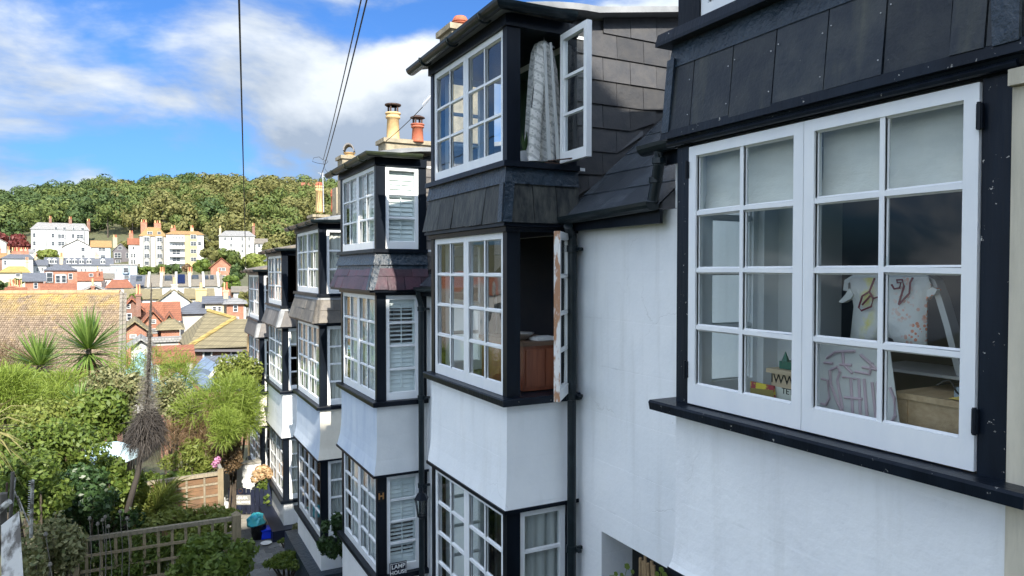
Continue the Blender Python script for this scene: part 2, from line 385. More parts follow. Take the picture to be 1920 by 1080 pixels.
# ------------------------------------------------------------------ ground
PD = [(-400, -2.5), (-60, -1.7), (0, -1.65), (10.8, -5.4), (16, -5.5), (24, -7.0), (40, -9.8), (70, -10.5), (100, -8.8), (130, -5.8), (160, -3.4),
      (200, -0.5), (222, 4), (245, 12), (300, 25), (350, 33.5), (420, 38), (800, 34), (3500, 20)]
PDx = [p[0] for p in PD]; PDz = [p[1] for p in PD]
HT = ([-1.6, -0.72, -0.66, -0.58, -0.45, -0.30, 0.1], [0.70, 0.83, 0.95, 1.02, 1.10, 1.04, 0.9])
s_, c_ = math.sin(TH), math.cos(TH)
def gh(x, y):
    d = x * s_ + y * c_; r = x * c_ - y * s_
    z = float(np.interp(d, PDx, PDz))
    if d > 205:
        f = float(np.interp(r / d, *HT)); z = z * (1 + (f - 1) * min(1, (d - 205) / 60))
    return z
gv, gf = [], []
ds = [-60, -30, -12, 0, 2, 4, 6, 8, 10.8, 13, 16, 20, 24, 30, 40, 55, 70, 85, 100, 115, 130, 145, 160, 180, 200, 210, 222, 233, 245, 260, 280, 300, 325, 350, 385, 420, 600, 800, 1500, 3500]
NK = 44
for d in ds:
    for k in range(NK + 1):
        tt = -1.9 + 3.6 * k / NK
        w = max(abs(d), 22)
        x = d * s_ + tt * w * c_; y = d * c_ - tt * w * s_
        gv.append((x, y, gh(x, y)))
for i in range(len(ds) - 1):
    for k in range(NK):
        a = i * (NK + 1) + k
        gf.append((a, a + 1, a + NK + 2, a + NK + 1))
g = MB(); g.v = [Vector(p) for p in gv]; g.f = gf
o = g.build('ground', M['earth'], loc=Vector((0, 0, 0))); tag(o, 'garden earth and hillside under the town', kind='structure')

# ------------------------------------------------------------------ terrace helpers
XW = 3.20                          # plane of the recessed house walls
HI = {}
def casement(parent, P, ex, ez, n, w, h, cols, rows, stile=0.05, top=0.05, bot=0.09, bar=0.020, thick=0.045, label=None, wm=None, hinge=None):
    """window leaf: P lower left corner, ex along width, n outward normal; rails, bars and one pane object per light"""
    f = Fr(P, ex, n, ez)
    b = MB(f)
    b.box(0, stile, -thick, 0, 0, h); b.box(w - stile, w, -thick, 0, 0, h)
    b.box(stile, w - stile, -thick, 0, 0, bot); b.box(stile, w - stile, -thick, 0, h - top, h)
    iw, ih = w - 2 * stile, h - top - bot
    jr = random.Random(int(abs(P[1]) * 613 + abs(P[2]) * 271 + abs(P[0]) * 37)); jit = lambda a: jr.uniform(-a, a)
    jz = [[jit(0.003) for _ in range(cols)] for _ in range(rows + 1)]
    for i in range(1, cols):
        x = stile + iw * i / cols; b.box(x - bar/2, x + bar/2, -thick + 0.008, -0.006, bot, h - top)
    xs = [stile + iw * i / cols for i in range(cols + 1)]
    for j in range(1, rows):
        z = bot + ih * j / rows
        for i in range(cols):
            xa = xs[i] + (bar/2 if i else 0); xb = xs[i+1] - (bar/2 if i < cols - 1 else 0)
            d1, d2 = jz[j][i], jit(0.003); b.hexa([(xa, -thick + 0.008, z - bar/2 + d1), (xb, -thick + 0.008, z - bar/2 + d2), (xb, -thick + 0.008, z + bar/2 + d2), (xa, -thick + 0.008, z + bar/2 + d1)], (0, thick - 0.014, 0))
    # putty fillets round every light
    for i in range(cols):
        for j in range(rows):
            xa = xs[i] + (bar/2 if i else 0); xb = xs[i+1] - (bar/2 if i < cols - 1 else 0)
            za = bot + ih * j / rows + (bar/2 if j else 0); zb = bot + ih * (j+1) / rows - (bar/2 if j < rows - 1 else 0)
            e = 0.008
            b.prism([(xa, -0.012, za), (xb, -0.012, za), (xb, -0.022, za + e), (xa, -0.022, za + e)], (0, -0.004, 0))
            b.prism([(xa, -0.012, zb), (xa, -0.022, zb - e), (xb, -0.022, zb - e), (xb, -0.012, zb)], (0, -0.004, 0))
            b.prism([(xa, -0.012, za), (xa, -0.022, za), (xa + e, -0.022, za), (xa + e, -0.022, zb), (xa, -0.022, zb), (xa, -0.012, zb)], (0, -0.004, 0))
    c = b.build('casement', wm or M['wood'], parent)
    if label: c['label'] = label
    rng = random.Random(int(abs(P[1]) * 977 + abs(P[2]) * 131))
    for i in range(cols):
        for j in range(rows):
            xa, xb = xs[i] + 0.002, xs[i+1] - 0.002
            za, zb = bot + ih * j / rows + 0.002, bot + ih * (j+1) / rows - 0.002
            t1, t2 = rng.uniform(-0.0014, 0.0014), rng.uniform(-0.0014, 0.0014)
            pb = MB(f); pb.poly([(xa, -0.024 + t1 + t2, za), (xb, -0.024 - t1 + t2, za), (xb, -0.024 - t1 - t2, zb), (xa, -0.024 + t1 - t2, zb)])
            pb.build('pane', M['glass'], c)
    if hinge:
        for z in (h * 0.1, h * 0.88):
            hb = MB(f); x = w - 0.004 if hinge == 'r' else -0.016
            hb.box(x, x + 0.02, -0.002, 0.012, z, z + 0.085); hb.tube([(x + 0.01, 0.012, z - 0.004), (x + 0.01, 0.012, z + 0.09)], 0.007, 6)
            hb.build('hinge', M['black'], c)
    return c
def ring(y0, y1, prof, xf=2.55, xb=XW, capt=True, capb=True):
    """open-backed bay band: prof = [(z, outset)] from top to bottom"""
    b = MB(); vs = []; fs = []
    for (z, o) in prof: vs += [(xb, y0 - o, z), (xf - o, y0 - o, z), (xf - o, y1 + o, z), (xb, y1 + o, z)]
    for i in range(len(prof) - 1):
        for k in range(3): fs.append((4*i + k, 4*i + k + 1, 4*i + k + 5, 4*i + k + 4))
    if capt: fs.append((3, 2, 1, 0))
    if capb: e = 4 * (len(prof) - 1); fs.append((e, e+1, e+2, e+3))
    return b.add(vs, fs)
def slate_band(parent, y0, y1, zt, zb, rows, cols, sidecols, flare, m, xf=2.55, seed=1, xside=XW, thick=0.011, ybounds=None, far=False):
    """slates hung round a bay, each one a piece; front then near side"""
    rng = random.Random(seed)
    H = (zt - zb) / rows
    for r in range(rows):
        za, zc = zt - r * H + (0.03 if r else 0), zt - (r + 1) * H
        oa, oc = flare * (zt - za) / (zt - zb) + 0.006 + 0.004 * r, flare * (zt - zc) / (zt - zb) + 0.016
        off = 0.5 * (r % 2)
        yb = ybounds or sorted(set([y0 - 0.0] + [y0 + (y1 - y0) * min(1, max(0, (k + off) / cols)) for k in range(0, cols + 1)] + [y1]))
        for a, b_ in zip(yb[:-1], yb[1:]):
            if b_ - a < 0.02: continue
            j = rng.uniform(-0.004, 0.006); dz = rng.uniform(-0.006, 0.006); gp = 0.003
            ya0, yb0 = a + gp, b_ - gp
            ex = lambda y, o: y + (-(o) if abs(y - (y0 + gp)) < 1e-6 else (o if abs(y - (y1 - gp)) < 1e-6 else 0))
            q = [(xf - oc - j, ex(ya0, oc), zc + dz), (xf - oc - j, ex(yb0, oc), zc + dz + rng.uniform(-0.003, 0.003)), (xf - oa, ex(yb0, oa), za), (xf - oa, ex(ya0, oa), za)]
            MB().hexa([q[0], q[3], q[2], q[1]], (-thick, 0, 0.002)).build('slate', m, parent)
        xs = sorted(set([xf] + [xf + (xside - xf) * min(1, max(0, (k + off) / sidecols)) for k in range(0, sidecols + 1)] + [xside]))
        for a, b_ in zip(xs[:-1], xs[1:]):
            if b_ - a < 0.02: continue
            j = rng.uniform(-0.003, 0.005); dz = rng.uniform(-0.006, 0.006); gp = 0.003
            xa = a + gp; xa_t = xa - (oa if a == xf else 0); xa_b = xa - (oc if a == xf else 0)
            q = [(xa_b, y0 - oc - j, zc + dz), (b_ - gp, y0 - oc - j, zc + dz), (b_ - gp, y0 - oa, za), (xa_t, y0 - oa, za)]
            MB().hexa(q, (0, -thick, 0.002)).build('slate', m, parent)
def half_gutter(path, r=0.055, m=None):
    """half round gutter along a path of points (outer lip) with a solid section"""
    b = MB(); P = [Vector(p) for p in path]; n = 9; vs = []; fs = []
    for i, p in enumerate(P):
        if 0 < i < len(P) - 1:
            d1 = (P[i] - P[i-1]).normalized(); d2 = (P[i+1] - P[i]).normalized(); d = (d1 + d2).normalized(); k = 1 / max(0.35, d.dot(d1))
        else: d = (P[min(i+1, len(P)-1)] - P[max(i-1, 0)]).normalized(); k = 1
        a = Vector((d.y, -d.x, 0)).normalized()
        for j in range(n):
            t = math.pi * j / (n - 1); vs.append(p + a * (math.cos(t) * r * k) + Vector((0, 0, -math.sin(t) * r)))
    for i in range(len(P) - 1):
        for j in range(n - 1): fs.append((i*n + j, i*n + j + 1, (i+1)*n + j + 1, (i+1)*n + j))
        fs.append((i*n + n - 1, i*n, (i+1)*n, (i+1)*n + n - 1))
    e = (len(P) - 1) * n
    fs += [tuple(range(n)), tuple(reversed(range(e, e + n)))]
    b.add(vs, fs); return b
def room(parent, x1, y0, y1, z0, z1, m, bay=None, fm=None):
    b = MB()
    vs = [(XW + 0.09, y0, z0), (x1, y0, z0), (x1, y1, z0), (XW + 0.09, y1, z0), (XW + 0.09, y0, z1), (x1, y0, z1), (x1, y1, z1), (XW + 0.09, y1, z1)]
    b.add(vs, [(4, 7, 6, 5), (0, 4, 5, 1), (1, 5, 6, 2), (2, 6, 7, 3)])
    r = b.build('room_walls', m, parent)
    f = MB().box(XW + 0.1, x1, y0 + 0.002, y1 - 0.002, z0 - 0.03, z0).build('room_floor', fm or M['floor_wood'], parent)
    return r
def pot(parent, x, y, z, r, h, m, cowl=None):
    b = MB(); b.lathe((x, y, z), [(r*0.95, 0), (r*0.92, h*0.08), (r*0.80, h*0.78), (r*0.98, h*0.80), (r*1.02, h*0.86), (r*0.92, h*0.88), (r*0.92, h*0.93), (r*1.08, h*0.95), (r*1.05, h), (r*0.75, h), (r*0.72, h*0.9)], 16)
    p = b.build('chimney_pot', m, parent, True)
    return p
def cowl(p, x, y, z, r, open_top=False):
    b = MB()
    for k in range(4):
        t = math.pi * (k / 2 + 0.25); b.box(x + r*0.7*math.cos(t) - 0.012, x + r*0.7*math.cos(t) + 0.012, y + r*0.7*math.sin(t) - 0.012, y + r*0.7*math.sin(t) + 0.012, z - 0.01, z + r*0.9)
    if open_top: b.lathe((x, y, z + r*0.9), [(r*1.0, 0), (r*1.12, 0.012), (r*1.12, 0.03), (r*0.9, 0.032), (r*0.86, 0.0)], 16)
    else: b.lathe((x, y, z + r*0.9), [(r*1.15, 0), (r*1.1, 0.015), (r*0.5, 0.045), (0.01, 0.055)], 16)
    b.build('pot_cowl', M['iron'], p)
def shutter_panel(parent, P, ex, n, w, h, slats, open_from=0.0, open_to=0.0):
    f = Fr(P, ex, n, (0, 0, 1))
    b = MB(f); st = 0.05
    b.box(0, st, -0.02, 0, 0, h); b.box(w - st, w, -0.02, 0, 0, h); b.box(st, w - st, -0.02, 0, 0, 0.07); b.box(st, w - st, -0.02, 0, h - 0.05, h)
    b.box(w/2 - 0.006, w/2 + 0.006, 0.012, 0.022, 0.07, h - 0.05)
    s = b.build('shutter', M['shutter'], parent)
    dh = (h - 0.12) / slats
    for k in range(slats):
        z = 0.07 + dh * (k + 0.5); fr_ = k / slats
        tl = 0.25 if open_from <= fr_ < open_to else 1.0
        d = dh * 0.62; c, s2 = math.cos(tl), math.sin(tl)
        q = MB(f)
        q.hexa([(st, -0.010 - d*c*0.6, z + d*s2), (w - st, -0.010 - d*c*0.6, z + d*s2), (w - st, -0.010 + d*c*0.6, z - d*s2), (st, -0.010 + d*c*0.6, z - d*s2)], (0, 0.003, 0.004))
        q.build('slat', M['shutter'], s)
    return s
def curtain(P, ex, n, w, h, folds, amp, m, label, gather=0.0, seed=0):
    rng = random.Random(seed); f = Fr(P, ex, n, (0, 0, 1)); b = MB(f); nx, nz = folds * 8, 8; vs = []; fs = []
    ph = rng.uniform(0, 6)
    for j in range(nz + 1):
        z = h * j / nz; g_ = 1 - gather * math.sin(math.pi * (1 - j / nz)) ** 2
        for i in range(nx + 1):
            x = i / nx; a = amp * (0.7 + 0.3 * math.sin(x * 9 + ph))
            vs.append((w * x * g_, a * math.sin(2 * math.pi * folds * x + 0.5 * math.sin(3 * x + ph) + 0.25 * j / nz), z))
    for j in range(nz):
        for i in range(nx): a = j * (nx + 1) + i; fs.append((a, a + 1, a + nx + 2, a + nx + 1))
    b.add(vs, fs); o = b.build('curtain', m, None, True)
    return tag(o, label, 'curtain', 'curtains behind the bay windows')

X_, Y_, Z_ = Vector((1, 0, 0)), Vector((0, 1, 0)), Vector((0, 0, 1))
def terrace_house(label, yp, y0, y1, L, base, xf=2.55, skirt=None, panel_m=None, panel_flare=0.05, far_glass=False, rows=(3, 4, 4),
                  eave=None, rooms=('room', 'room', 'room'), openl={}, post=0.07, nocase=(), sideno=(), roof='lead', gutter_m=None, ypr=None):
    ypr = yp if ypr is None else ypr
    h = thing('terraced_house', ((xf + XW) / 2, (y0 + y1) / 2, base), label, 'house', 'bay-fronted terraced houses')
    HI[label] = h
    pm = panel_m or M['render']
    top = L['ut'] + 0.10
    # recessed wall beside the bay and party wall body
    if yp is not None and eave is not None:
        MB().box(XW, XW + 0.09, yp + 0.012, y0 - 0.0, base - 0.6, eave - 0.02).build('wall', M['render'], h)
    # storeys
    st = [('u', L['ut'], L['ub'], rows[0]), ('l', L['lt'], L['lb'], rows[1]), ('g', L['gt'], L['gb'], rows[2])]
    for key, zt, zb, rr in st:
        if zt is None: continue
        H = zt - zb
        pw = post
        # posts
        for (ya, yb) in ((y0, y0 + pw), (y1 - pw, y1)):
            MB().box(xf, xf + 0.12, ya, yb, zb, zt).build('corner_post', M['black'], h)
        MB().box(XW - 0.10, XW + 0.0, y0 + 0.004, y0 + 0.09, zb, zt).build('rear_post', M['black'], h)
        MB().box(XW - 0.10, XW + 0.0, y1 - 0.09, y1 - 0.004, zb, zt).build('rear_post', M['black'], h)
        wy = (y1 - y0 - 2 * pw) / 2
        if (key, 'f') not in nocase:
            for k in range(2):
                # seen from the lane the facade runs right (near) to left (far)
                casement(h, Vector((xf + 0.012, y1 - pw - k * wy - 0.002, zb + 0.003)), -Y_, Z_, -X_, wy - 0.004, H - 0.006, 2, rr)
        sx0, sx1 = xf + 0.12, XW - 0.10
        o = openl.get(key)
        if o:
            casement(h, Vector(o[0]), Vector(o[1]).normalized(), Z_, Vector(o[2]).normalized(), o[3], H - 0.02, 1, rr, 0.045, 0.05, 0.08, label=o[4])
        elif key not in sideno:
            casement(h, Vector((sx0 + 0.002, y0 + 0.012, zb + 0.003)), X_, Z_, -Y_, sx1 - sx0 - 0.004, H - 0.006, 1, rr, 0.045)
        if far_glass: casement(h, Vector((sx1 - 0.002, y1 - 0.012, zb + 0.003)), -X_, Z_, Y_, sx1 - sx0 - 0.004, H - 0.006, 1, rr, 0.045)
        else: MB().box(sx0, sx1, y1 - 0.05, y1 - 0.01, zb, zt).build('side_boards', M['black'], h)
    # head under the eaves
    ring(y0, y1, [(top, 0.02), (L['ut'], 0.02)], xf).build('head_board', M['black'], h)
    # upper sill
    ring(y0, y1, [(L['ub'], 0.045), (L['ub'] - 0.045, 0.05)], xf).build('sill', M['black'], h)
    # skirt: lead then slates on a backing
    zs = L['ub'] - 0.045
    fl = skirt.get('flare', 0.08)
    ring(y0, y1, [(zs, 0.0), (L['sb'], fl - 0.004)], xf, capt=False).build('skirt_backing', M['lead'], h)
    ld = skirt.get('lead', 0.1)
    ring(y0, y1, [(zs, 0.014), (zs - ld, 0.022 + fl * ld / (zs - L['sb']))], xf, capt=False, capb=False).build('lead_flashing', M['lead'] if not skirt.get('lm') else skirt['lm'], h)
    slate_band(h, y0, y1, zs - ld + 0.02, L['sb'], skirt['rows'], skirt['cols'], skirt['sc'], fl, skirt['m'], xf, seed=int(y0 * 10))
    if skirt.get('hip', True):
        b = MB(); o1 = fl + 0.035
        b.hexa([(xf - o1, y0 - o1, L['sb'] - 0.004), (xf - o1 + 0.075, y0 - o1 - 0.004, L['sb'] - 0.004), (xf + 0.05, y0 - 0.03, zs - ld), (xf - 0.035, y0 - 0.035, zs - ld)], (0, -0.008, 0.004))
        b.hexa([(xf - o1 - 0.004, y0 - o1 + 0.07, L['sb'] - 0.004), (xf - o1 - 0.004, y0 - o1, L['sb'] - 0.004), (xf - 0.04, y0 - 0.035, zs - ld), (xf - 0.04, y0 + 0.03, zs - ld)], (-0.008, 0, 0.004))
        b.build('hip_flashing', skirt.get('hm', M['lead']), h)
    # cornice between slates and lower window
    ring(y0, y1, [(L['sb'] - 0.002, fl + 0.01), (L['sb'] - 0.03, fl + 0.012), (L['sb'] - 0.034, 0.022), (L['lt'], 0.02)], xf).build('cornice', M['black'], h)
    # lower sill and panel
    ring(y0, y1, [(L['lb'], 0.06), (L['lb'] - 0.012, 0.066), (L['lb'] - 0.06, 0.06)], xf).build('sill', M['black_worn'] if xf == 2.55 and y0 < 6 else M['black'], h)
    zp = L['lb'] - 0.06; zq = L['gt'] + 0.035 if L['gt'] is not None else L['pb']
    pf = panel_flare
    pr = [(zp, 0.0), (zp - (zp - zq) * 0.45, 0.0), (zp - (zp - zq) * 0.65, pf * 0.12), (zp - (zp - zq) * 0.8, pf * 0.35), (zp - (zp - zq) * 0.92, pf * 0.72), (zq, pf)]
    b = MB(); b.v = []; 
    pn = ring(y0, y1, pr, xf, capt=False)
    if isinstance(pm, tuple):       # front and near side in different colours
        fr_, sd, fs_ = MB(), MB(), MB()
        for i in range(len(pr) - 1):
            for k in range(3):
                q = [pn.v[4*i+k], pn.v[4*i+k+1], pn.v[4*i+k+5], pn.v[4*i+k+4]]
                (fr_ if k == 1 else sd if k == 0 else fs_).add(q, [(0, 1, 2, 3)])
        fr_.build('front_panel', pm[0], h); sd.build('side_panel', pm[1], h); fs_.build('side_panel', pm[1], h)
    else: pn.build('panel', pm, h)
    if L['gt'] is not None:
        ring(y0, y1, [(zq, pf + 0.012), (zq - 0.03, pf + 0.012), (zq - 0.032, 0.012), (L['gt'], 0.012)], xf).build('lintel', M['black'], h)
        ring(y0, y1, [(L['gb'], 0.06), (L['gb'] - 0.06, 0.06)], xf).build('sill', M['black'], h)
        wm = pm[1] if isinstance(pm, tuple) else pm
        ring(y0, y1, [(L['gb'] - 0.06, 0.0), (base, 0.0)], xf, capt=False).build('base_wall', M['render'], h)
    # ceilings / floors of the storeys inside the bay, rooms behind
    for (key, zt, zb, rr), rm in zip(st, rooms):
        if zt is None or rm is None: continue
        MB().box(xf + 0.06, XW + 0.1, y0 + 0.03, y1 - 0.03, zt + 0.004, zt + 0.03).build('bay_ceiling', M['room_white'], h)
        MB().box(xf + 0.06, XW + 0.1, y0 + 0.03, y1 - 0.03, zb - 0.03, zb - 0.004).build('window_board', M['room_white'], h)
        yr = y0 + 0.10 if key == 'u' else (yp if yp is not None else y0 - 1.0) + 0.14
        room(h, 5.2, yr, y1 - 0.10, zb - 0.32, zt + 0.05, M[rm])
    # dormer body above the main roof
    if eave is not None and yp is not None:
        sl = 0.87; x2 = 5.6
        # main slope with its slates (visible strip next to the bay)
        rb = MB(); rb.hexa([(XW - 0.10, ypr, eave), (XW - 0.10, y1, eave), (x2, y1, eave + (x2 - XW + 0.10) * sl), (x2, ypr, eave + (x2 - XW + 0.10) * sl)], (0, 0, -0.04))
        rf = rb.build('roof', M['slate'], h)
        run = 0.21; nrow = 6; rng = random.Random(int(y0 * 7))
        for r in range(nrow):
            xa = XW - 0.14 + r * run; xb = xa + run + 0.05
            ncol = max(3, int((y0 - ypr) / 0.24)); wv = (y0 - ypr + 0.02) / ncol
            for k in range(-1, ncol + 1):
                ya = max(ypr + 0.002, ypr + (k + 0.5 * (r % 2)) * wv + 0.003); yb = min(y0 + 0.004, ypr + (k + 1 + 0.5 * (r % 2)) * wv - 0.003)
                if yb - ya < 0.04: continue
                lift = 0.016 + rng.uniform(0, 0.005)
                za = eave + (xa - XW + 0.10) * sl + lift; zb_ = eave + (xb - XW + 0.10) * sl + 0.004
                MB().hexa([(xa, ya, za), (xb, ya, zb_), (xb, yb, zb_), (xa, yb, za + rng.uniform(-0.002, 0.003))][::-1], (0.004, 0, 0.008)).build('roof_slate', M['roofslate'], rf)
        # cheek wall core
        ck = MB(); ck.prism([(XW - 0.005, y0 + 0.06, L['sb'] - 0.3), (XW - 0.005, y0 + 0.06, top + 0.05), (x2, y0 + 0.06, top + 0.52), (x2, y0 + 0.06, L['sb'] - 0.3)], (0, 0.03, 0))
        ck.build('dormer_cheek', M['slate'], h)
        cs = 0.2; rng = random.Random(int(y0 * 3)); r = 0
        z = top + 0.20
        wsl = 0.285
        while z > eave - 0.1:
            x = XW + (wsl * 0.5 if r % 2 else 0.0) - wsl
            while x < 5.2:
                xa, xb = max(XW + 0.002, x + 0.002), min(5.3, x + wsl - 0.002)
                zc = z - cs; x += wsl
                xm = (xa + xb) / 2
                if xb - xa < 0.05 or (z < eave + (xm - XW + 0.1) * sl) or z > top + 0.155 + 0.17 * (xm - XW): continue
                t_ = rng.uniform(0, 0.004)
                # slates cut along the roof slope
                zr = lambda xx: eave + (xx - XW + 0.1) * sl + 0.02
                za, zb_ = max(zc - 0.002, min(z, zr(xa))), max(zc - 0.002, min(z, zr(xb)))
                MB().hexa([(xa, y0 + 0.044 - t_, za), (xb, y0 + 0.044 - t_, zb_), (xb, y0 + 0.057, z + 0.02), (xa, y0 + 0.057, z + 0.02)], (0, -0.009, 0)).build('slate', M['slate'] if y0 < 6 else M['slate_grey'], h)
            z -= cs; r += 1
        # dormer roof
        rm_ = M['leadgrey'] if roof == 'lead' else M['roof_felt']
        b = MB(); n = 7; pts = []
        for k in range(n + 1):
            a = k / n; pts.append((xf - 0.10 + 0.9 * a, top + 0.02 + 0.13 * math.sin(a * math.pi / 2)))
        pts.append((5.8, top + 0.58))
        vs = []; fs = []
        for (x, z_) in pts: vs += [(x, y0 - 0.10, z_), (x, y0 + 0.05, z_ + 0.02), (x, y1 + 0.10, z_ + 0.02), (x, y0 - 0.10, z_ - 0.05), (x, y1 + 0.10, z_ - 0.05)]
        for i in range(len(pts) - 1):
            a = 5 * i; c = a + 5
            fs += [(a, c, c+1, a+1), (a+1, c+1, c+2, a+2), (a+3, c+3, c, a), (a+2, c+2, c+4, a+4), (a+4, c+4, c+3, a+3)]
        fs += [(0, 1, 2, 4, 3)]
        b.add(vs, fs).build('dormer_roof', rm_, h)
        gm = gutter_m or M['pipe']
        gp = [(xf - 0.115, y1 + 0.24, top + 0.005), (xf - 0.115, y0 - 0.115, top + 0.03), (XW - 0.1, y0 - 0.115, top + 0.045)]
        gb = half_gutter(gp, 0.058, gm).build('gutter', gm, h)
        for k in range(3):
            yy = y0 + (y1 - y0) * (0.1 + 0.4 * k); br = MB()
            half = [(xf - 0.115 + 0.064 * math.cos(t), yy, top + 0.012 - 0.064 * math.sin(t)) for t in [math.pi * j / 8 for j in range(9)]]
            br.tube(half, 0.009, 5); br.build('gutter_bracket', gm, gb)
        # main eave gutter on the recess
        ge = half_gutter([(XW - 0.17, y0 - 0.03, eave - 0.03), (XW - 0.17, ypr + 0.02, eave + 0.0)], 0.06).build('gutter', M['pipe'], h)
        MB().box(XW - 0.11, XW - 0.085, ypr + 0.02, y0 - 0.02, eave - 0.14, eave - 0.045).build('fascia', M['black'], h)
    return h
def downpipe(h, x, y, zt, zb, joints, r=0.036, head=None):
    b = MB()
    path = ([Vector(head[0]), Vector(head[1])] if head else []) + [Vector((x, y, zt)), Vector((x, y, zb))]
    b.tube(path, r, 12)
    for z in joints:
        b.lathe((x, y, z), [(r, 0), (r + 0.010, 0.004), (r + 0.010, 0.055), (r, 0.06)], 12)
        b.box(x, x + 0.11, y - 0.012, y + 0.012, z + 0.015, z + 0.04)
        b.box(x + 0.02, x + 0.05, y - 0.075, y - 0.03, z + 0.015, z + 0.04)
    return b.build('downpipe', M['pipe'], h, False)

# ------------------------------------------------------------------ house 2 (open windows, white) and those below it
H2 = terrace_house('tall white house whose two black-framed side windows stand open, dressing gown hanging in the upper', 3.06, 4.95, 6.58,
    dict(ut=1.91, ub=0.86, sb=0.38, lt=0.31, lb=-1.0, gt=-1.92, gb=-3.25), -4.4,
    skirt=dict(rows=1, cols=5, sc=3, flare=0.04, m=M['slate_lichen'], lead=0.13), panel_flare=0.03, eave=0.46, far_glass=True, ypr=3.74,
    rooms=('room_green', 'room_dark', 'room_dark'),
    openl={'u': ((3.07, 4.93, 0.87), (-0.04, -1, 0), (1, -0.04, 0), 0.41, 'white casement swung wide open over the slates'),
           'l': ((2.80, 4.56, -0.99), (0.66, 0.75, 0), (0.75, -0.66, 0), 0.50, 'white casement ajar with its edge stripped to bare wood')})
MB(Fr((2.80, 4.56, -0.99), Vector((0.66, 0.75, 0)).normalized(), Vector((0.75, -0.66, 0)).normalized(), Z_)).box(-0.004, -0.001, -0.047, 0.001, 0, 1.29).build('stripped_edge', M['stripped'], H2)
downpipe(H2, 3.10, 4.865, 0.26, -3.9, (0.15, -1.05, -2.3), head=((3.02, 4.80, 0.36), (3.06, 4.84, 0.32)))
H3 = terrace_house('white bay house with louvred shutters and purple slates', 6.60, 8.42, 10.14,
    dict(ut=1.29, ub=0.27, sb=-0.23, lt=-0.30, lb=-1.60, gt=-2.53, gb=-3.76), -5.2,
    skirt=dict(rows=2, cols=5, sc=3, flare=0.11, m=M['slate_purple'], lead=0.15), panel_m=(M['render_blue'], M['render_grey']), panel_flare=0.055, eave=-0.17,
    roof='lead', gutter_m=M['gutter_moss'])
downpipe(H3, 3.08, 8.30, -0.42, -4.6, (-0.5, -1.6, -2.7), head=((3.02, 8.22, -0.24), (3.03, 8.25, -0.30)))
H4 = terrace_house('bay house with buff stone-coloured slates and a blue front panel', 10.16, 11.52, 13.42,
    dict(ut=0.68, ub=-0.37, sb=-0.83, lt=-0.89, lb=-2.18, gt=-3.08, gb=-4.36), -5.15,
    skirt=dict(rows=2, cols=5, sc=3, flare=0.10, m=M['slate_stone'], lead=0.05, lm=M['leadgrey'], hm=M['slate_stone']), panel_m=(M['render_blue'], M['render_cream']), panel_flare=0.05, eave=-0.78, roof='lead')
H5 = terrace_house('warm white bay house with grey slates and an open upper side window', 13.44, 14.90, 16.75,
    dict(ut=0.32, ub=-0.71, sb=-1.13, lt=-1.17, lb=-2.44, gt=-3.43, gb=-4.68), -5.45,
    skirt=dict(rows=1, cols=4, sc=3, flare=0.10, m=M['slate_grey'], lead=0.06, lm=M['leadgrey'], hm=M['leadgrey']), panel_flare=0.04, eave=-1.05, roof='felt',
    openl={'u': ((3.06, 14.88, -0.70), (-0.35, -1, 0), (1, -0.35, 0), 0.40, 'open upper side casement')})
H6 = terrace_house('farthest bay house of the terrace, dark board panels and a wall lantern', 16.77, 18.05, 19.95,
    dict(ut=-0.10, ub=-1.20, sb=-1.60, lt=-1.65, lb=-2.93, gt=-3.80, gb=-4.95), -5.6,
    skirt=dict(rows=1, cols=2, sc=1, flare=0.08, m=M['slate_grey'], lead=0.03, hm=M['leadgrey']), panel_m=M['render_cream'], panel_flare=0.04, eave=-1.5, roof='felt')

# chimneys on the party walls
def stack(h, x0, x1, y0, y1, z0, z1, m=None):
    b = MB().box(x0, x1, y0, y1, z0, z1)
    b.prism([(x0 - 0.04, y0 - 0.04, z1), (x1 + 0.04, y0 - 0.04, z1), (x1 + 0.04, y1 + 0.04, z1), (x0 - 0.04, y1 + 0.04, z1)], (0, 0, 0.07))
    return b.build('chimney', m or M['mortar'], h)
p = at(737, 262, 12.2); c = stack(H3, p.x - 0.20, p.x + 0.75, p.y - 0.2, p.y + 0.2, 0.8, p.z - 0.085)
for (u, v0, v1, m, op, rr) in ((737, 262, 212, M['potyellow'], True, 0.125), (783, 264, 233, M['potred'], False, 0.112)):
    q = at(u, v0, 12.2); hgt = (v0 - v1) / FPX * 12.2
    pt = pot(c, q.x, q.y, q.z - 0.03, rr, hgt + 0.03, m); cowl(pt, q.x, q.y, q.z + hgt, rr, op)
p = at(655, 292, 15.0); c = stack(H4, p.x - 0.2, p.x + 0.2, p.y - 0.2, p.y + 0.2, 0.8, p.z - 0.1)
pt = pot(c, p.x, p.y, p.z - 0.06, 0.12, 0.12, M['potyellow'])
b = MB(); vs = []; n = 8                                         # half-barrel clay cowl lying on the pot, mouth to the lane
for i, yy in enumerate((-0.17, 0.17)):
    for rad in (0.13, 0.105):
        for k in range(n + 1):
            t = math.pi * k / n; vs.append((p.x + yy * 0.35 + rad * math.cos(t) * 0.93, p.y + yy, p.z + 0.08 + rad * 1.25 * math.sin(t)))
fs = []
for k in range(n):
    fs += [(k, k+1, 2*(n+1)+k+1, 2*(n+1)+k), ((n+1)+k+1, (n+1)+k, 3*(n+1)+k, 3*(n+1)+k+1), (k+1, k, (n+1)+k, (n+1)+k+1), (2*(n+1)+k, 2*(n+1)+k+1, 3*(n+1)+k+1, 3*(n+1)+k)]
b.add(vs, fs).build('pot_cowl', M['slate_grey'], pt)
p = at(610, 402, 18.0); c = stack(H5, p.x - 0.35, p.x + 0.9, p.y - 0.3, p.y + 0.3, 0.0, p.z - 0.1)
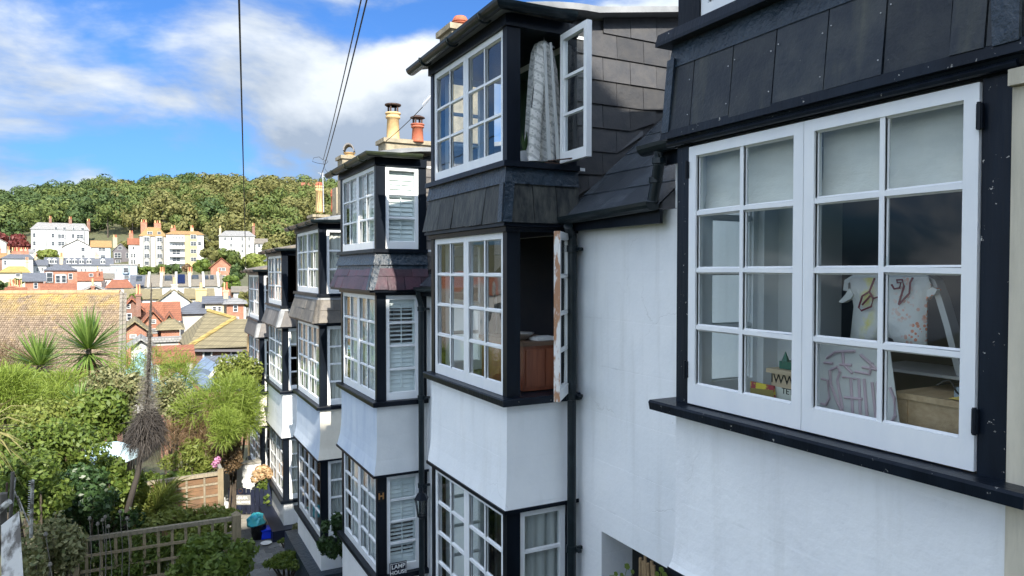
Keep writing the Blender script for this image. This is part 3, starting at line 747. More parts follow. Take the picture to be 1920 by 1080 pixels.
for (u, v0, v1, m, rr) in ((599, 390, 349, M['potyellow'], 0.105), (627, 388, 362, M['potred'], 0.10)):
    q = at(u, v0, 18.0); hgt = (v0 - v1) / FPX * 18.0
    pt = pot(c, q.x, q.y, q.z - 0.12, rr, hgt + 0.12, m)
    MB().lathe((q.x, q.y, q.z + hgt - 0.01), [(rr*0.95, 0), (rr*0.95, 0.05), (rr*0.7, 0.10), (0.01, 0.12)], 12).build('pot_cap', M['potred'], pt)
p = at(640, 400, 17.0); MB().box(p.x - 0.12, p.x + 0.25, p.y, p.y + 0.4, 0.3, 2.0).build('chimney', M['mortar'], H5)
p = at(863, 50, 9.0); c = stack(H3, p.x - 0.2, p.x + 0.3, p.y - 0.2, p.y + 0.2, 1.6, p.z - 0.12)
pt = pot(c, p.x, p.y, p.z - 0.1, 0.105, 0.16, M['potred'])
MB().lathe((p.x, p.y, p.z + 0.05), [(0.10, 0), (0.10, 0.03), (0.075, 0.07), (0.01, 0.085)], 12).build('pot_cap', M['potred'], pt)
p = at(468, 625, 20.6); c = MB().box(p.x - 0.05, p.x + 0.17, p.y, p.y + 0.25, -6, -1.9).build('side_pier', M['potyellow'], H6)
MB().lathe((p.x + 0.05, p.y + 0.1, -1.9), [(0.09, 0), (0.08, 0.3), (0.10, 0.33), (0.10, 0.42)], 12).build('chimney_pot', M['potred'], H6)

# ------------------------------------------------------------------ house 1 (nearest, right)
H1 = thing('terraced_house', (2.87, 2.1, -2.4), 'nearest white bay house at right, child\'s romper behind its large sixteen-pane window', 'house', 'bay-fronted terraced houses')
y0, y1, xf = 1.315, 2.96, 2.55
for (ya, yb) in ((y0, 1.41), (2.86, y1)):
    MB().box(xf, xf + 0.14, ya, yb, -0.70, 0.655).build('corner_post', M['black_worn'], H1)
MB().box(XW - 0.10, XW, y1 - 0.09, y1 - 0.004, -0.70, 0.655).build('rear_post', M['black'], H1)
wy = (2.858 - 1.412) / 2
for k in range(2):
    casement(H1, Vector((xf - 0.012, 2.858 - k * wy - 0.001, -0.692)), -Y_, Z_, -X_, wy - 0.003, 1.335, 2, 4, 0.052, 0.05, 0.105, 0.021, 0.05, hinge='l' if k == 0 else 'r')
casement(H1, Vector((XW - 0.102, y1 - 0.012, -0.69)), -X_, Z_, Y_, XW - 0.102 - xf - 0.14, 1.33, 1, 4, 0.045)
ring(y0, y1, [(0.70, 0.012), (0.655, 0.012)], xf).build('head_board', M['black'], H1)
ring(y0 + 0.0, y1, [(0.742, 0.062), (0.70, 0.066), (0.695, 0.045), (0.672, 0.03), (0.668, 0.014)], xf).build('cornice', M['black_worn'], H1)
b = MB(); b.tube([(xf - 0.032, y0 - 0.03, 0.672), (xf - 0.032, y1 + 0.04, 0.672)], 0.015, 8); b.build('head_moulding', M['black_worn'], H1)
ring(y0, y1, [(1.20, 0.0), (0.745, 0.04)], xf, capt=False).build('skirt_backing', M['lead'], H1)
ring(y0, y1, [(1.20, 0.018), (1.155, 0.026), (1.075, 0.034)], xf, capt=False, capb=False).build('lead_flashing', M['lead'], H1)
slate_band(H1, y0, y1, 1.10, 0.735, 1, 7, 3, 0.026, M['slate_front'], xf - 0.008, seed=5, ybounds=[1.315, 1.37, 1.49, 1.74, 2.0, 2.27, 2.53, 2.80, 2.96], thick=0.012)
b = MB(); b.hexa([(xf - 0.052, y1 + 0.0, 0.735), (xf - 0.052, y1 + 0.055, 0.735), (xf - 0.03, y1 + 0.035, 1.12), (xf - 0.03, y1 - 0.02, 1.12)][::-1], (-0.014, 0, 0)); b.build('hip_flashing', M['lead'], H1)
b = MB(); b.hexa([(xf - 0.052, y0 - 0.05, 0.735), (xf - 0.052, y0 + 0.03, 0.735), (xf - 0.03, y0 + 0.06, 1.2), (xf - 0.03, y0 - 0.04, 1.2)][::-1], (-0.018, 0, 0)); b.build('hip_flashing', M['lead'], H1)
rng = random.Random(4)
for k, yv in enumerate((1.47, 1.52, 1.76, 1.72, 2.02, 1.98, 2.29, 2.25, 2.55, 2.51, 2.82)):
    for zz_ in ((1.0,) if k % 2 else (0.98, 0.80)):
        x = xf - 0.008 - 0.026 * (1.10 - zz_) / 0.365 - 0.028
        MB().lathe((x, yv, zz_), [(0.001, -0.003), (0.003, -0.0015), (0.003, 0.0015), (0.001, 0.003)], 6).build('slate_nail', M['alu'], H1)
ring(y0, y1, [(1.262, 0.075), (1.215, 0.085), (1.198, 0.085)], xf).build('sill', M['black_worn'], H1)
for (ya, yb) in ((y0, 1.40), (2.80, y1)): MB().box(xf, xf + 0.12, ya, yb, 1.262, 2.4).build('corner_post', M['black'], H1)
for k in range(2): casement(H1, Vector((xf + 0.01, 2.798 - k * 0.699, 1.265)), -Y_, Z_, -X_, 0.696, 1.06, 2, 3)
ring(y0, y1, [(2.48, 0.03), (2.33, 0.03)], xf).build('head_board', M['black'], H1)
MB().hexa([(2.36, y0 - 0.15, 2.50), (5.8, y0 - 0.15, 2.95), (5.8, y1 + 0.12, 2.95), (2.36, y1 + 0.12, 2.50)], (0, 0, 0.03)).build('dormer_roof', M['leadgrey'], H1)
half_gutter([(2.37, y1 + 0.2, 2.46), (2.37, y0 - 0.2, 2.48)], 0.06).build('gutter', M['pipe'], H1)
MB().box(XW - 0.01, 5.7, y1 - 0.05, y1 - 0.01, 0.60, 2.5).build('dormer_cheek', M['slate'], H1)
MB().box(XW - 0.01, 5.7, y0 + 0.01, y0 + 0.05, -2.4, 2.5).build('near_cheek', M['slate'], H1)
ring(y0, y1, [(-0.70, 0.10), (-0.712, 0.105), (-0.752, 0.10)], xf).build('sill', M['black_worn'], H1)
ring(y0, y1, [(-0.752, 0.0), (-1.35, 0.0), (-1.46, 0.003), (-1.53, 0.008), (-1.575, 0.015), (-1.605, 0.026)], xf, capt=False).build('panel', M['render_rough'], H1)
ring(y0, y1, [(-1.605, 0.03), (-1.63, 0.03), (-1.635, 0.01), (-1.70, 0.01)], xf).build('lintel', M['black'], H1)
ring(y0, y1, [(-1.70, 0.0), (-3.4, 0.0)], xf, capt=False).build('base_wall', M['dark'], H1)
MB().box(xf - 0.012, xf + 0.10, 0.95, y0 - 0.004, -2.6, 0.60).build('party_pilaster', M['cream_board'], H1)
MB().box(xf - 0.02, xf + 0.30, 0.95, y0 - 0.06, 0.66, 2.6).build('party_pilaster', M['cream_board'], H1)
MB().box(xf - 0.04, xf + 0.10, 0.95, y0 - 0.004, 0.602, 0.655).build('pilaster_cap', M['cream_board'], H1)
MB().box(XW, XW + 0.09, y1 - 0.02, 3.055, -3.4, 0.75).build('wall', M['render'], H1)
# gutter return and short pipe on to the next roof
MB().box(XW + 0.001, XW + 0.09, 3.06, 3.735, 0.425, 0.80).build('wall', M['render'], H1)
MB().hexa([(XW - 0.10, 2.97, 0.85), (XW - 0.10, 3.76, 0.85), (4.6, 3.76, 0.85 + 1.5 * 0.87), (4.6, 2.97, 0.85 + 1.5 * 0.87)], (0, 0, -0.04)).build('roof', M['roofslate'], H1)
MB().box(XW - 0.11, XW - 0.085, 2.97, 3.74, 0.70, 0.80).build('fascia', M['black'], H1)
half_gutter([(XW - 0.17, 3.86, 0.835), (XW - 0.17, 2.98, 0.85)], 0.064).build('gutter', M['pipe'], H1)
b = MB(); b.tube([(3.03, 3.70, 0.80), (3.03, 3.70, 0.70), (3.045, 3.74, 0.60), (3.045, 3.78, 0.47)], 0.037, 12)
for z in (0.70, 0.58): b.lathe((3.03 + (0.70 - z) * 0.12, 3.70 + (0.70 - z) * 0.4, z), [(0.037, 0), (0.046, 0.004), (0.046, 0.04), (0.037, 0.045)], 12)
b.build('downpipe', M['pipe'], H1)
# white-painted inner faces of the bay posts
for (xa, xb, ya, yb) in ((2.60, 2.70, 2.851, 2.8585), (XW - 0.112, XW + 0.0, 2.858, 2.868), (XW - 0.112, XW - 0.1015, 2.869, 2.945)): MB().box(xa, xb, ya, yb, -0.70, 0.655).build('post_lining', M['room_white'], H1)
# interior of the nearest room
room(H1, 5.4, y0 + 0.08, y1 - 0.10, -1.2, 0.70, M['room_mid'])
MB().box(xf + 0.05, XW + 0.09, y0 + 0.03, y1 - 0.03, 0.66, 0.69).build('bay_ceiling', M['room_white'], H1)
MB().box(xf + 0.02, XW + 0.09, y0 + 0.03, y1 - 0.03, -0.74, -0.705).build('window_board', M['room_white'], H1)
MB().box(XW + 0.0, XW + 0.20, y1 - 0.36, y1 - 0.10, -1.2, 0.70).build('wall_return', M['room_white'], H1)
MB().box(xf + 0.15, XW, y0 + 0.02, y0 + 0.05, -0.70, 0.655).build('bay_side', M['room_dark'], H1)
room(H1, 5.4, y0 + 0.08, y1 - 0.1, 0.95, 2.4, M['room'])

# ------------------------------------------------------------------ text
def text_mesh(name, body, P, ex, ez, size, m, parent, depth=0.002, align='CENTER', bold=0.0):
    cu = bpy.data.curves.new(name, 'FONT'); cu.body = body; cu.size = size; cu.align_x = align; cu.align_y = 'CENTER'
    cu.extrude = depth; cu.offset = bold; cu.resolution_u = 2
    tmp = bpy.data.objects.new(name, cu); COL.objects.link(tmp)
    dg = bpy.context.evaluated_depsgraph_get(); me = bpy.data.meshes.new_from_object(tmp.evaluated_get(dg))
    bpy.data.objects.remove(tmp)
    ex, ez = Vector(ex).normalized(), Vector(ez).normalized(); nn = ex.cross(ez)
    for v in me.vertices: v.co = ex * v.co.x + ez * v.co.y + nn * v.co.z
    me.materials.clear(); me.materials.append(m)
    return link(name, me, P, parent)
def strokes(parent, f, lines, r, m, name='lettering'):
    out = []
    for ln in lines:
        b = MB(f); b.tube([(p[0], 0, p[1]) for p in ln], r, 5); out.append(b.build(name, m, parent))
    return out

# ------------------------------------------------------------------ things behind the nearest window
# roman blinds
for (ya, yb, lb) in ((2.86, 2.15, 'cream roman blind drawn up in the left half of the nearest window'), (2.13, 1.42, 'cream roman blind drawn up in the right half of the nearest window')):
    t = thing('roman_blind', (2.65, (ya + yb) / 2, 0.30), lb, 'blind', 'blinds in the nearest window')
    for k, (za, zb, dx) in enumerate(((0.36, 0.648, 0.0), (0.325, 0.40, -0.012), (0.295, 0.36, -0.022))):
        b = MB(); n = 10; vs = []; fs = []
        for i in range(n + 1):
            yy = ya + (yb - ya) * i / n
            vs += [(2.655 + dx + 0.004 * math.sin(i * 1.9 + k), yy, za + 0.006 * math.sin(i * 1.1 + k)), (2.655 + dx * 0.5, yy, zb)]
        for i in range(n): fs.append((2*i, 2*i+1, 2*i+3, 2*i+2))
        b.add(vs, fs).build('fold', M['blind'], t)
M['paper'] = mat('grey_paper', (0.68, 0.68, 0.65), (0.62, 0.62, 0.60), 8, 0.8)
M['pinkink'] = mat('faded_pink_ink', (0.58, 0.45, 0.50), None, 1, 0.8)
M['maroon'] = mat('maroon_ink', (0.20, 0.03, 0.05), None, 1, 0.8)
# poster with mirrored lettering leaning in the window
XP = 2.72
pc = [onx(1537, 640, XP), onx(1537, 778, XP), onx(1692, 822, XP), onx(1668, 652, XP)]
po = thing('poster', pc[1], 'grey poster with mirrored pink lettering leaning behind the nearest window', 'poster')
MB().hexa([pc[0] + Vector((0, 0.03, 0.01)), pc[1] + Vector((0, 0.03, -0.04)), pc[2] + Vector((0, 0, -0.03)), pc[3]], (0.004, 0, 0)).build('sheet', M['paper'], po)
def zpx(x, y): return (1520 + x / 3.0, 480 + y / 3.0)       # enlarged view of that pane -> photograph pixels
L1 = [[(90,575),(140,540),(250,535)], [(75,600),(125,605)], [(180,540),(185,610),(235,660)], [(165,610),(230,615)], [(280,555),(375,640)], [(250,650),(330,665),(345,600)], [(290,625),(380,640)],
      [(62,690),(95,700),(105,800),(85,838),(60,830)], [(108,640),(112,720),(150,820),(185,890)], [(112,640),(150,625),(165,650),(150,700),(180,860)],
      [(180,680),(225,685),(238,905)], [(190,795),(290,805)], [(240,690),(270,690),(280,910)], [(300,690),(320,930)], [(345,710),(370,935)], [(390,930),(372,720),(395,660),(410,670)], [(445,950),(475,900),(470,800),(445,740)]]
fid = Fr((0, 0, 0))
for ln in L1:
    b = MB(); b.tube([onx(*zpx(*p), XP - 0.004) for p in ln], 0.0065, 5); b.build('lettering', M['pinkink'], po)
# baby romper pegged over the back of a stand
XR = 2.98
def romper_mat():
    m, t, out = new_mat('painted_romper_cotton')
    geo = t.nodes.new('ShaderNodeNewGeometry'); b = t.nodes.new('ShaderNodeBsdfPrincipled'); b.inputs['Roughness'].default_value = 0.9
    sp = t.nodes.new('ShaderNodeSeparateXYZ'); t.links.new(geo.outputs['Position'], sp.inputs[0])
    vo = t.nodes.new('ShaderNodeTexVoronoi'); vo.inputs['Scale'].default_value = 55; t.links.new(geo.outputs['Position'], vo.inputs[0])
    dots = mathn(t, 'LESS_THAN', vo.outputs['Distance'], 0.42)
    yl = onx(1600, 560, XR).y; yr = onx(1725, 560, XR).y
    a = mrange(t, sp.outputs[1], yl, yr)
    om = mathn(t, 'MULTIPLY', mathn(t, 'MULTIPLY', dots, mrange(t, a, 0.55, 0.95)), mrange(t, noise(t, geo.outputs['Position'], 12, 2), 0.42, 0.55))
    ye = mathn(t, 'MULTIPLY', mrange(t, mathn(t, 'ABSOLUTE', mathn(t, 'SUBTRACT', a, 0.25)), 0.16, 0.03), mrange(t, noise(t, geo.outputs['Position'], 14, 3), 0.45, 0.6))
    col = mixc(t, ye, (0.80, 0.79, 0.76), (0.86, 0.78, 0.30)); col = mixc(t, om, col, (0.80, 0.30, 0.16))
    t.links.new(col, b.inputs['Base Color'])
    bp = t.nodes.new('ShaderNodeBump'); bp.inputs['Distance'].default_value = 0.01; bp.inputs['Strength'].default_value = 0.7
    t.links.new(noise(t, geo.outputs['Position'], 22, 4), bp.inputs['Height']); t.links.new(bp.outputs[0], b.inputs['Normal']); t.links.new(b.outputs[0], out.inputs[0])
    return m
M['romper'] = romper_mat()
out_px = [(1592,521),(1740,519),(1745,535),(1736,560),(1738,650),(1680,650),(1674,636),(1660,629),(1647,632),(1642,644),(1594,640),(1599,575),(1597,545)]
ro = thing('romper', onx(1665, 645, XR), 'white baby romper painted with maroon squiggles draped over a curved stand', 'clothing')
pts = [onx(u, v, XR) for u, v in out_px]
cen = sum(pts, Vector()) / len(pts)
b = MB(); k = len(pts); vs = []; fs = []
for s in (1.0, 0.62, 0.28):
    for i, p in enumerate(pts):
        q = cen + (p - cen) * s; q.x = XR - 0.018 * (1 - s) - 0.006 * math.sin(i * 2.3 + s * 5); vs.append(q)
vs.append(cen + Vector((-0.02, 0, 0)))
for r in range(2):
    for i in range(k): fs.append((r*k + i, r*k + (i+1) % k, (r+1)*k + (i+1) % k, (r+1)*k + i))
for i in range(k): fs.append((2*k + i, 2*k + (i+1) % k, 3*k))
nb = len(vs); vs2 = vs + [Vector(v) + Vector((0.012, 0, 0)) for v in vs]
fs2 = fs + [tuple(nb + j for j in reversed(f)) for f in fs] + [(i, nb + i, nb + (i+1) % k, (i+1) % k) for i in range(k)]
b.add(vs2, fs2).build('body', M['romper'], ro, True)
for pl in ([(1592,540),(1585,552),(1572,566),(1580,568),(1595,560),(1600,552)], [(1738,545),(1748,538),(1757,543),(1752,552),(1742,556),(1736,562)]):
    MB().prism([onx(u, v, XR - 0.01) for u, v in pl], (0.03, 0, 0)).build('frill_sleeve', M['romper'], ro)
L2 = [[(360,125),(330,200),(290,225),(270,290),(285,308),(340,285),(352,240),(330,200)], [(290,275),(335,225)], [(352,240),(400,222),(385,285),(410,275)], [(455,160),(470,185),(500,180),(508,150),(487,150),(484,135),(515,133),(525,170),(495,270)], [(495,275),(555,210),(560,150),(575,122)]]
for ln in L2:
    b = MB(); b.tube([onx(*zpx(*p), XR - 0.024) for p in ln], 0.0045, 5); b.build('squiggle', M['maroon'], ro)
# curved stand (aluminium computer foot) under the romper
stn = thing('metal_stand', onx(1790, 690, XR), 'bent pale metal stand carrying the romper', 'stand')
path = [onx(u, v, XR + 0.02) for u, v in ((1585,545),(1587,528),(1600,520),(1665,520),(1735,521),(1748,528),(1760,560),(1775,610),(1795,690),(1800,705))]
b = MB(); vs = []; fs = []
for i, p in enumerate(path):
    d = (path[min(i+1, len(path)-1)] - path[max(i-1, 0)]).normalized(); nn = Vector((1, 0, 0)).cross(d).normalized()
    for (a, c) in ((-0.013, 0), (0.013, 0), (0.013, 0.06), (-0.013, 0.06)): vs.append(p + nn * a + Vector((c, 0, 0)))
for i in range(len(path) - 1):
    for q in range(4): fs.append((4*i + q, 4*i + (q+1) % 4, 4*i + 4 + (q+1) % 4, 4*i + 4 + q))
fs += [(3, 2, 1, 0), tuple(4 * (len(path) - 1) + q for q in range(4))]
b.add(vs, fs).build('bent_bar', M['alu'], stn)
MB().box(XR - 0.02, XR + 0.30, path[-1].y - 0.02, path[-1].y + 0.42, path[-1].z - 0.012, path[-1].z).build('foot', M['alu'], stn)
# pine chest
ct = onx(1690, 735, 2.80); cr = onx(1812, 740, 2.80); zt = ct.z
ch = thing('pine_chest', (3.0, (ct.y + cr.y) / 2, -0.70), 'pale pine chest standing inside the nearest window', 'chest')
MB().box(2.80, 3.25, 1.33, ct.y + 0.02, -0.703, zt - 0.025).build('carcass', M['pine'], ch)
MB().box(2.785, 3.27, 1.32, ct.y + 0.03, zt - 0.025, zt).build('lid', M['pine'], ch)
for yy in (ct.y - 0.0, 1.56): MB().box(2.793, 2.80, yy - 0.03, yy + 0.01, -0.70, zt - 0.027).build('corner_stile', M['pine'], ch)
# clutter on the chest
t = tag(MB().box(2.84, 3.1, 1.38, 1.66, zt + 0.002, zt + 0.045).build('paper_stack', mat('pale_blue_paper', (0.42, 0.50, 0.58), (0.30, 0.38, 0.47), 30, 0.5, stretch=(1, 1, 8))), 'pale blue papers and folders piled on the pine chest', 'papers')
b = MB(); b.prism([(2.80, 1.66, zt + 0.004), (2.80, 1.36, zt + 0.004), (2.82, 1.36, zt + 0.02), (2.82, 1.60, zt + 0.025)], (0.1, 0, 0))
tag(b.build('yellow_folder', mat('yellow_card', (0.70, 0.52, 0.14), None, 1, 0.6)), 'yellow card folder lying on the pine chest', 'folder')
b = MB(); b.tube([Vector((2.79 + 0.02 * math.sin(k), 1.70 - 0.30 * k / 14, zt + 0.05 + 0.025 * math.sin(k * 0.9))) for k in range(15)], 0.004, 6)
tag(b.build('black_cable', M['wire']), 'black cable looped over papers on the pine chest', 'cable')
# lettered wooden crate, green castle tray, colourful envelope
cz = onx(1470, 694, 2.72).z
cb_ = thing('wooden_crate', (2.8, onx(1468, 730, 2.72).y, -0.70), 'small wooden crate stencilled with letters and a red sun drawing', 'crate')
ya, yb = onx(1446, 720, 2.72).y, onx(1512, 720, 2.72).y
M['crate'] = mat('crate_plywood', (0.55, 0.43, 0.29), (0.47, 0.36, 0.24), 7, 0.6, stretch=(1, 1, 8))
MB().box(2.72, 2.95, yb, ya, -0.703, cz - 0.02).build('box', M['crate'], cb_)
MB().box(2.705, 2.96, yb - 0.02, ya + 0.02, cz - 0.02, cz).build('lid', M['crate'], cb_)
text_mesh('lettering', 'IWW.7(', (2.718, (ya + yb) / 2, cz - 0.048), (0, -1, 0), (0, 0, 1), 0.062, M['dark'], cb_, 0.001)
MB().box(2.716, 2.7195, yb + 0.02, ya - 0.02, -0.695, cz - 0.085).build('print', mat('pale_print', (0.60, 0.62, 0.55), None, 1, 0.7), cb_)
text_mesh('lettering', 'TET', (2.7145, (ya + yb) / 2, cz - 0.10), (0, -1, 0), (0, 0, 1), 0.04, M['dark'], cb_, 0.001)
b = MB(); b.prism([(2.715, (ya + yb) / 2 + 0.032 * math.cos(k * math.pi / 10), -0.685 + 0.04 * math.sin(k * math.pi / 10)) for k in range(11)], (-0.001, 0, 0)); b.build('red_sun', mat('red_sun_print', (0.65, 0.10, 0.05), None, 1, 0.6), cb_)
M['green_pl'] = mat('dark_green_plastic', (0.01, 0.12, 0.09), None, 1, 0.4)
gt = thing('castle_tray', (2.82, (ya + yb) / 2, cz), 'dark green turreted tray on top of the wooden crate', 'tray')
MB().box(2.74, 2.9, yb - 0.01, ya - 0.03, cz + 0.002, cz + 0.038).build('tray', M['green_pl'], gt)
for yy in (ya - 0.055, yb + 0.03):
    MB().lathe((2.755, yy, cz + 0.03), [(0.018, 0), (0.018, 0.012), (0.001, 0.055)], 6).build('turret', M['green_pl'], gt)
e = [onx(u, v, 2.69) for u, v in ((1407,715),(1408,742),(1452,754),(1450,724))]
en = thing('picture_envelope', e[1], 'yellow and red picture envelope propped beside the wooden crate', 'envelope')
MB().hexa(e, (0.012, 0, 0)).build('back', mat('yellow_print', (0.70, 0.55, 0.05), (0.35, 0.03, 0.06), 14, 0.6, lo=0.5, hi=0.55), en)
MB().hexa([e[1] + (e[0] - e[1]) * 0.55 + Vector((-0.004, 0, 0)), e[1] + Vector((-0.004, 0, 0)), e[2] + Vector((-0.004, 0, 0)), e[2] + (e[3] - e[2]) * 0.75 + Vector((-0.004, 0, 0))], (0.003, 0, 0)).build('flap', mat('olive_paper', (0.28, 0.22, 0.06), None, 1, 0.7), en)

# ------------------------------------------------------------------ open windows of house 2
def gown_mat():
    m, t, out = new_mat('grey_printed_cotton')
    geo = t.nodes.new('ShaderNodeNewGeometry'); pos = geo.outputs['Position']; b = t.nodes.new('ShaderNodeBsdfPrincipled'); b.inputs['Roughness'].default_value = 0.9
    w = t.nodes.new('ShaderNodeTexWave'); w.inputs['Scale'].default_value = 4.6; w.inputs['Distortion'].default_value = 1.6
    mp = t.nodes.new('ShaderNodeMapping'); mp.inputs['Rotation'].default_value = (0, R(62), 0); t.links.new(pos, mp.inputs[0]); t.links.new(mp.outputs[0], w.inputs[0])
    vo = t.nodes.new('ShaderNodeTexVoronoi'); vo.inputs['Scale'].default_value = 38; vo.feature = 'F1'; t.links.new(pos, vo.inputs[0])
    pat = mathn(t, 'MULTIPLY', mathn(t, 'GREATER_THAN', vo.outputs['Distance'], 0.36), mrange(t, w.outputs[1], 0.1, 0.2))
    pat = mathn(t, 'MAXIMUM', pat, mrange(t, w.outputs[1], 0.93, 0.97))
    t.links.new(mixc(t, pat, (0.40, 0.40, 0.37), (0.62, 0.61, 0.57)), b.inputs['Base Color']); t.links.new(b.outputs[0], out.inputs[0]); return m
M['gown'] = gown_mat()
gn = thing('dressing_gown', (2.84, 5.05, 0.9), 'grey and white patterned dressing gown on a hanger in the open upper window', 'clothing')
YG = 5.05
def gp(u, v, y=YG): return ony(u, v, y)
prof = [(78, 1010, 1025), (95, 1003, 1038), (130, 999, 1046), (180, 996, 1050), (230, 993, 1052), (280, 990, 1054), (303, 989, 1055)]
b = MB(); vs = []; fs = []; nx = 14
for (v, ua, ub) in prof:
    for i in range(nx + 1):
        a = i / nx; u = ua + (ub - ua) * a; p = gp(u, v); amp = 0.022 * (v - 70) / 230 + 0.004
        p.y += amp * math.sin(a * 13 + v * 0.01) - 0.05 * math.sin(math.pi * a) * (0.4 + 0.6 * (v - 70) / 230); vs.append(p)
for j in range(len(prof) - 1):
    for i in range(nx): q = j * (nx + 1) + i; fs.append((q, q + nx + 1, q + nx + 2, q + 1))
n0 = len(vs); vs += [Vector((p.x, p.y + 0.06, p.z)) for p in vs]; fs += [tuple(n0 + i for i in reversed(f)) for f in fs]
b.add(vs, fs).build('body', M['gown'], gn, True)
b = MB(); vs = []; fs = []; SLV = [(86, 1008, 1017), (105, 1003, 1020), (150, 1000, 1021), (200, 996, 1019), (250, 992, 1014), (285, 990, 1011), (302, 990, 1010)]
for j, (v, ua, ub) in enumerate(SLV):
    for i in range(11):
        t_ = 2 * math.pi * i / 11; uu = (ua + ub) / 2 + (ub - ua) / 2 * math.cos(t_); q = gp(uu, v, YG - 0.075)
        q.y += 0.035 * math.sin(t_) * (0.6 + 0.4 * math.sin(v * 0.05)) + 0.008 * math.sin(3 * t_ + j); q.x += 0.006 * math.sin(5 * t_ + 2 * j); vs.append(q)
for j in range(len(SLV) - 1):
    for i in range(11): fs.append((j*11 + i, j*11 + (i+1) % 11, (j+1)*11 + (i+1) % 11, (j+1)*11 + i))
fs += [tuple(range(11)), tuple(reversed(range(66, 77)))]
b.add(vs, fs).build('sleeve', M['gown'], gn, True)
for (ua, ub, uc, ud) in ((1018, 1023, 1026, 1033), (1030, 1034, 1043, 1050)):
    a, b2, c, d = gp(ua, 80, YG - 0.085), gp(ub, 80, YG - 0.085), gp(ud, 300, YG - 0.10), gp(uc, 300, YG - 0.10)
    MB().hexa([d, c, b2, a], (0, -0.006, 0)).build('lapel', M['curtain_grey'], gn)
b = MB(); hk = gp(1020, 60); b.tube([gp(1020, 78), hk, hk + Vector((0.012, 0, 0.02)), hk + Vector((0.0, 0, 0.035))], 0.004, 6); b.tube([gp(1004, 90), gp(1020, 77), gp(1040, 90)], 0.007, 6); b.build('hanger', M['alu'], gn)
tag(MB().tube([(2.66, 5.06, gp(1020, 55).z + 0.02), (3.4, 5.06, gp(1020, 55).z + 0.02)], 0.008, 8).build('clothes_rail', M['iron']), 'thin rail above the dressing gown in the open window', 'rail')
pp = gp(985, 300, 5.12)
pl = thing('potted_plant', pp, 'small sword-leaved plant in a white pot on the open upper sill', 'plant')
MB().lathe((pp.x, pp.y, 0.868), [(0.035, 0), (0.045, 0.10), (0.047, 0.11), (0.04, 0.11)], 14).build('pot', M['room_white'], pl)
M['sword'] = leafmat('sword_leaf', (0.03, 0.08, 0.03), (0.07, 0.12, 0.03), 0.1)
for k in range(7):
    t = k * 0.9; b = MB(); q0 = Vector((pp.x + 0.012 * math.cos(t), pp.y + 0.012 * math.sin(t), 0.97)); q1 = q0 + Vector((0.03 * math.cos(t), 0.03 * math.sin(t), 0.13 + 0.02 * (k % 3)))
    sd = Vector((-math.sin(t), math.cos(t), 0)) * 0.012
    b.prism([q0 - sd, q0 + sd, (q0 + q1) / 2 + sd * 1.2, q1, (q0 + q1) / 2 - sd * 1.2], (0.002 * math.cos(t), 0.002 * math.sin(t), 0)); b.build('leaf', M['sword'], pl)
b = MB().box(2.90, 3.06, 4.952, 4.962, 0.866, 0.878); b.tube([(2.92, 4.94, 0.885), (3.06, 4.66, 0.885)], 0.006, 6); b.build('casement_stay', M['iron'], H2)
# kitchen unit behind the lower open window
ku = thing('kitchen_cabinet', (3.1, 5.6, -1.32), 'red-brown wooden cabinet with cluttered top inside the lower open window', 'cabinet')
MB().box(2.78, 3.18, 5.10, 5.9, -0.99, -0.62).build('carcass', M['redwood'], ku); MB().box(2.76, 3.22, 5.08, 5.92, -0.618, -0.585).build('worktop', M['floor_wood'], ku)
for k in range(2): MB().box(2.80 + 0.19 * k, 2.975 + 0.19 * k, 5.088, 5.098, -0.96, -0.65).build('door', M['redwood'], ku)
tag(MB().lathe((2.86, 5.3, -0.582), [(0.05, 0), (0.11, 0.05), (0.12, 0.06), (0.10, 0.055)], 16).build('metal_bowl', M['alu'], None, True), 'shallow metal bowl on the cabinet inside the lower open window', 'bowl')
tag(MB().box(2.92, 3.12, 5.12, 5.28, -0.582, -0.555).build('paper_pile', M['paper']), 'loose white papers on the cabinet inside the lower open window', 'papers')
# red-brown furniture and shelf seen through the closed front lights
sf = thing('tall_dresser', (3.4, 6.2, -1.32), 'dim wooden dresser deep inside the lower front window', 'dresser')
MB().box(4.2, 4.7, 5.3, 6.4, -1.32, -0.3).build('base', M['redwood'], sf)
for k in range(3): MB().box(4.5, 4.7, 5.3, 6.4, -0.2 + 0.22 * k, -0.18 + 0.22 * k).build('shelf', M['redwood'], sf)
curtain((2.72, 5.02, -3.2), X_, -Y_, 0.36, 1.25, 4, 0.02, M['curtain_grey'], 'grey net curtain in the ground-floor side window of the tall white house', seed=3)

# ------------------------------------------------------------------ shutters and curtains
for (zt, zb, n, of, ot) in ((1.29, 0.27, 14, 0, 0), (-0.30, -1.60, 20, 0.48, 0.95), (-2.53, -3.76, 20, 0.05, 0.5)):
    shutter_panel(H3, Vector((2.68, 8.50, zb + 0.07)), X_, -Y_, 0.41, zt - zb - 0.13, n, of, ot)
    for k in range(2):
        shutter_panel(H3, Vector((2.63, 10.0 - 0.76 * k - 0.03, zb + 0.07)), -Y_, -X_, 0.72, zt - zb - 0.13, n)
curtain((2.69, 11.62, -0.30), X_, -Y_, 0.39, 0.95, 5, 0.02, M['curtain'], 'white net curtain in the upper side window above the buff slates', seed=1)
curtain((2.69, 11.62, -2.10), X_, -Y_, 0.39, 1.2, 5, 0.02, M['curtain'], 'long cream net curtain in the side window below the buff slates', seed=2)
curtain((2.69, 11.62, -4.30), X_, -Y_, 0.40, 1.2, 4, 0.025, M['curtain_grey'], 'grey net curtain drawn aside in the ground-floor window behind the rose bush', 0.35, 5)
curtain((2.69, 15.0, -4.62), X_, -Y_, 0.40, 1.17, 5, 0.02, M['curtain'], 'cream net curtain in the ground-floor side window above the black plinth', seed=6)
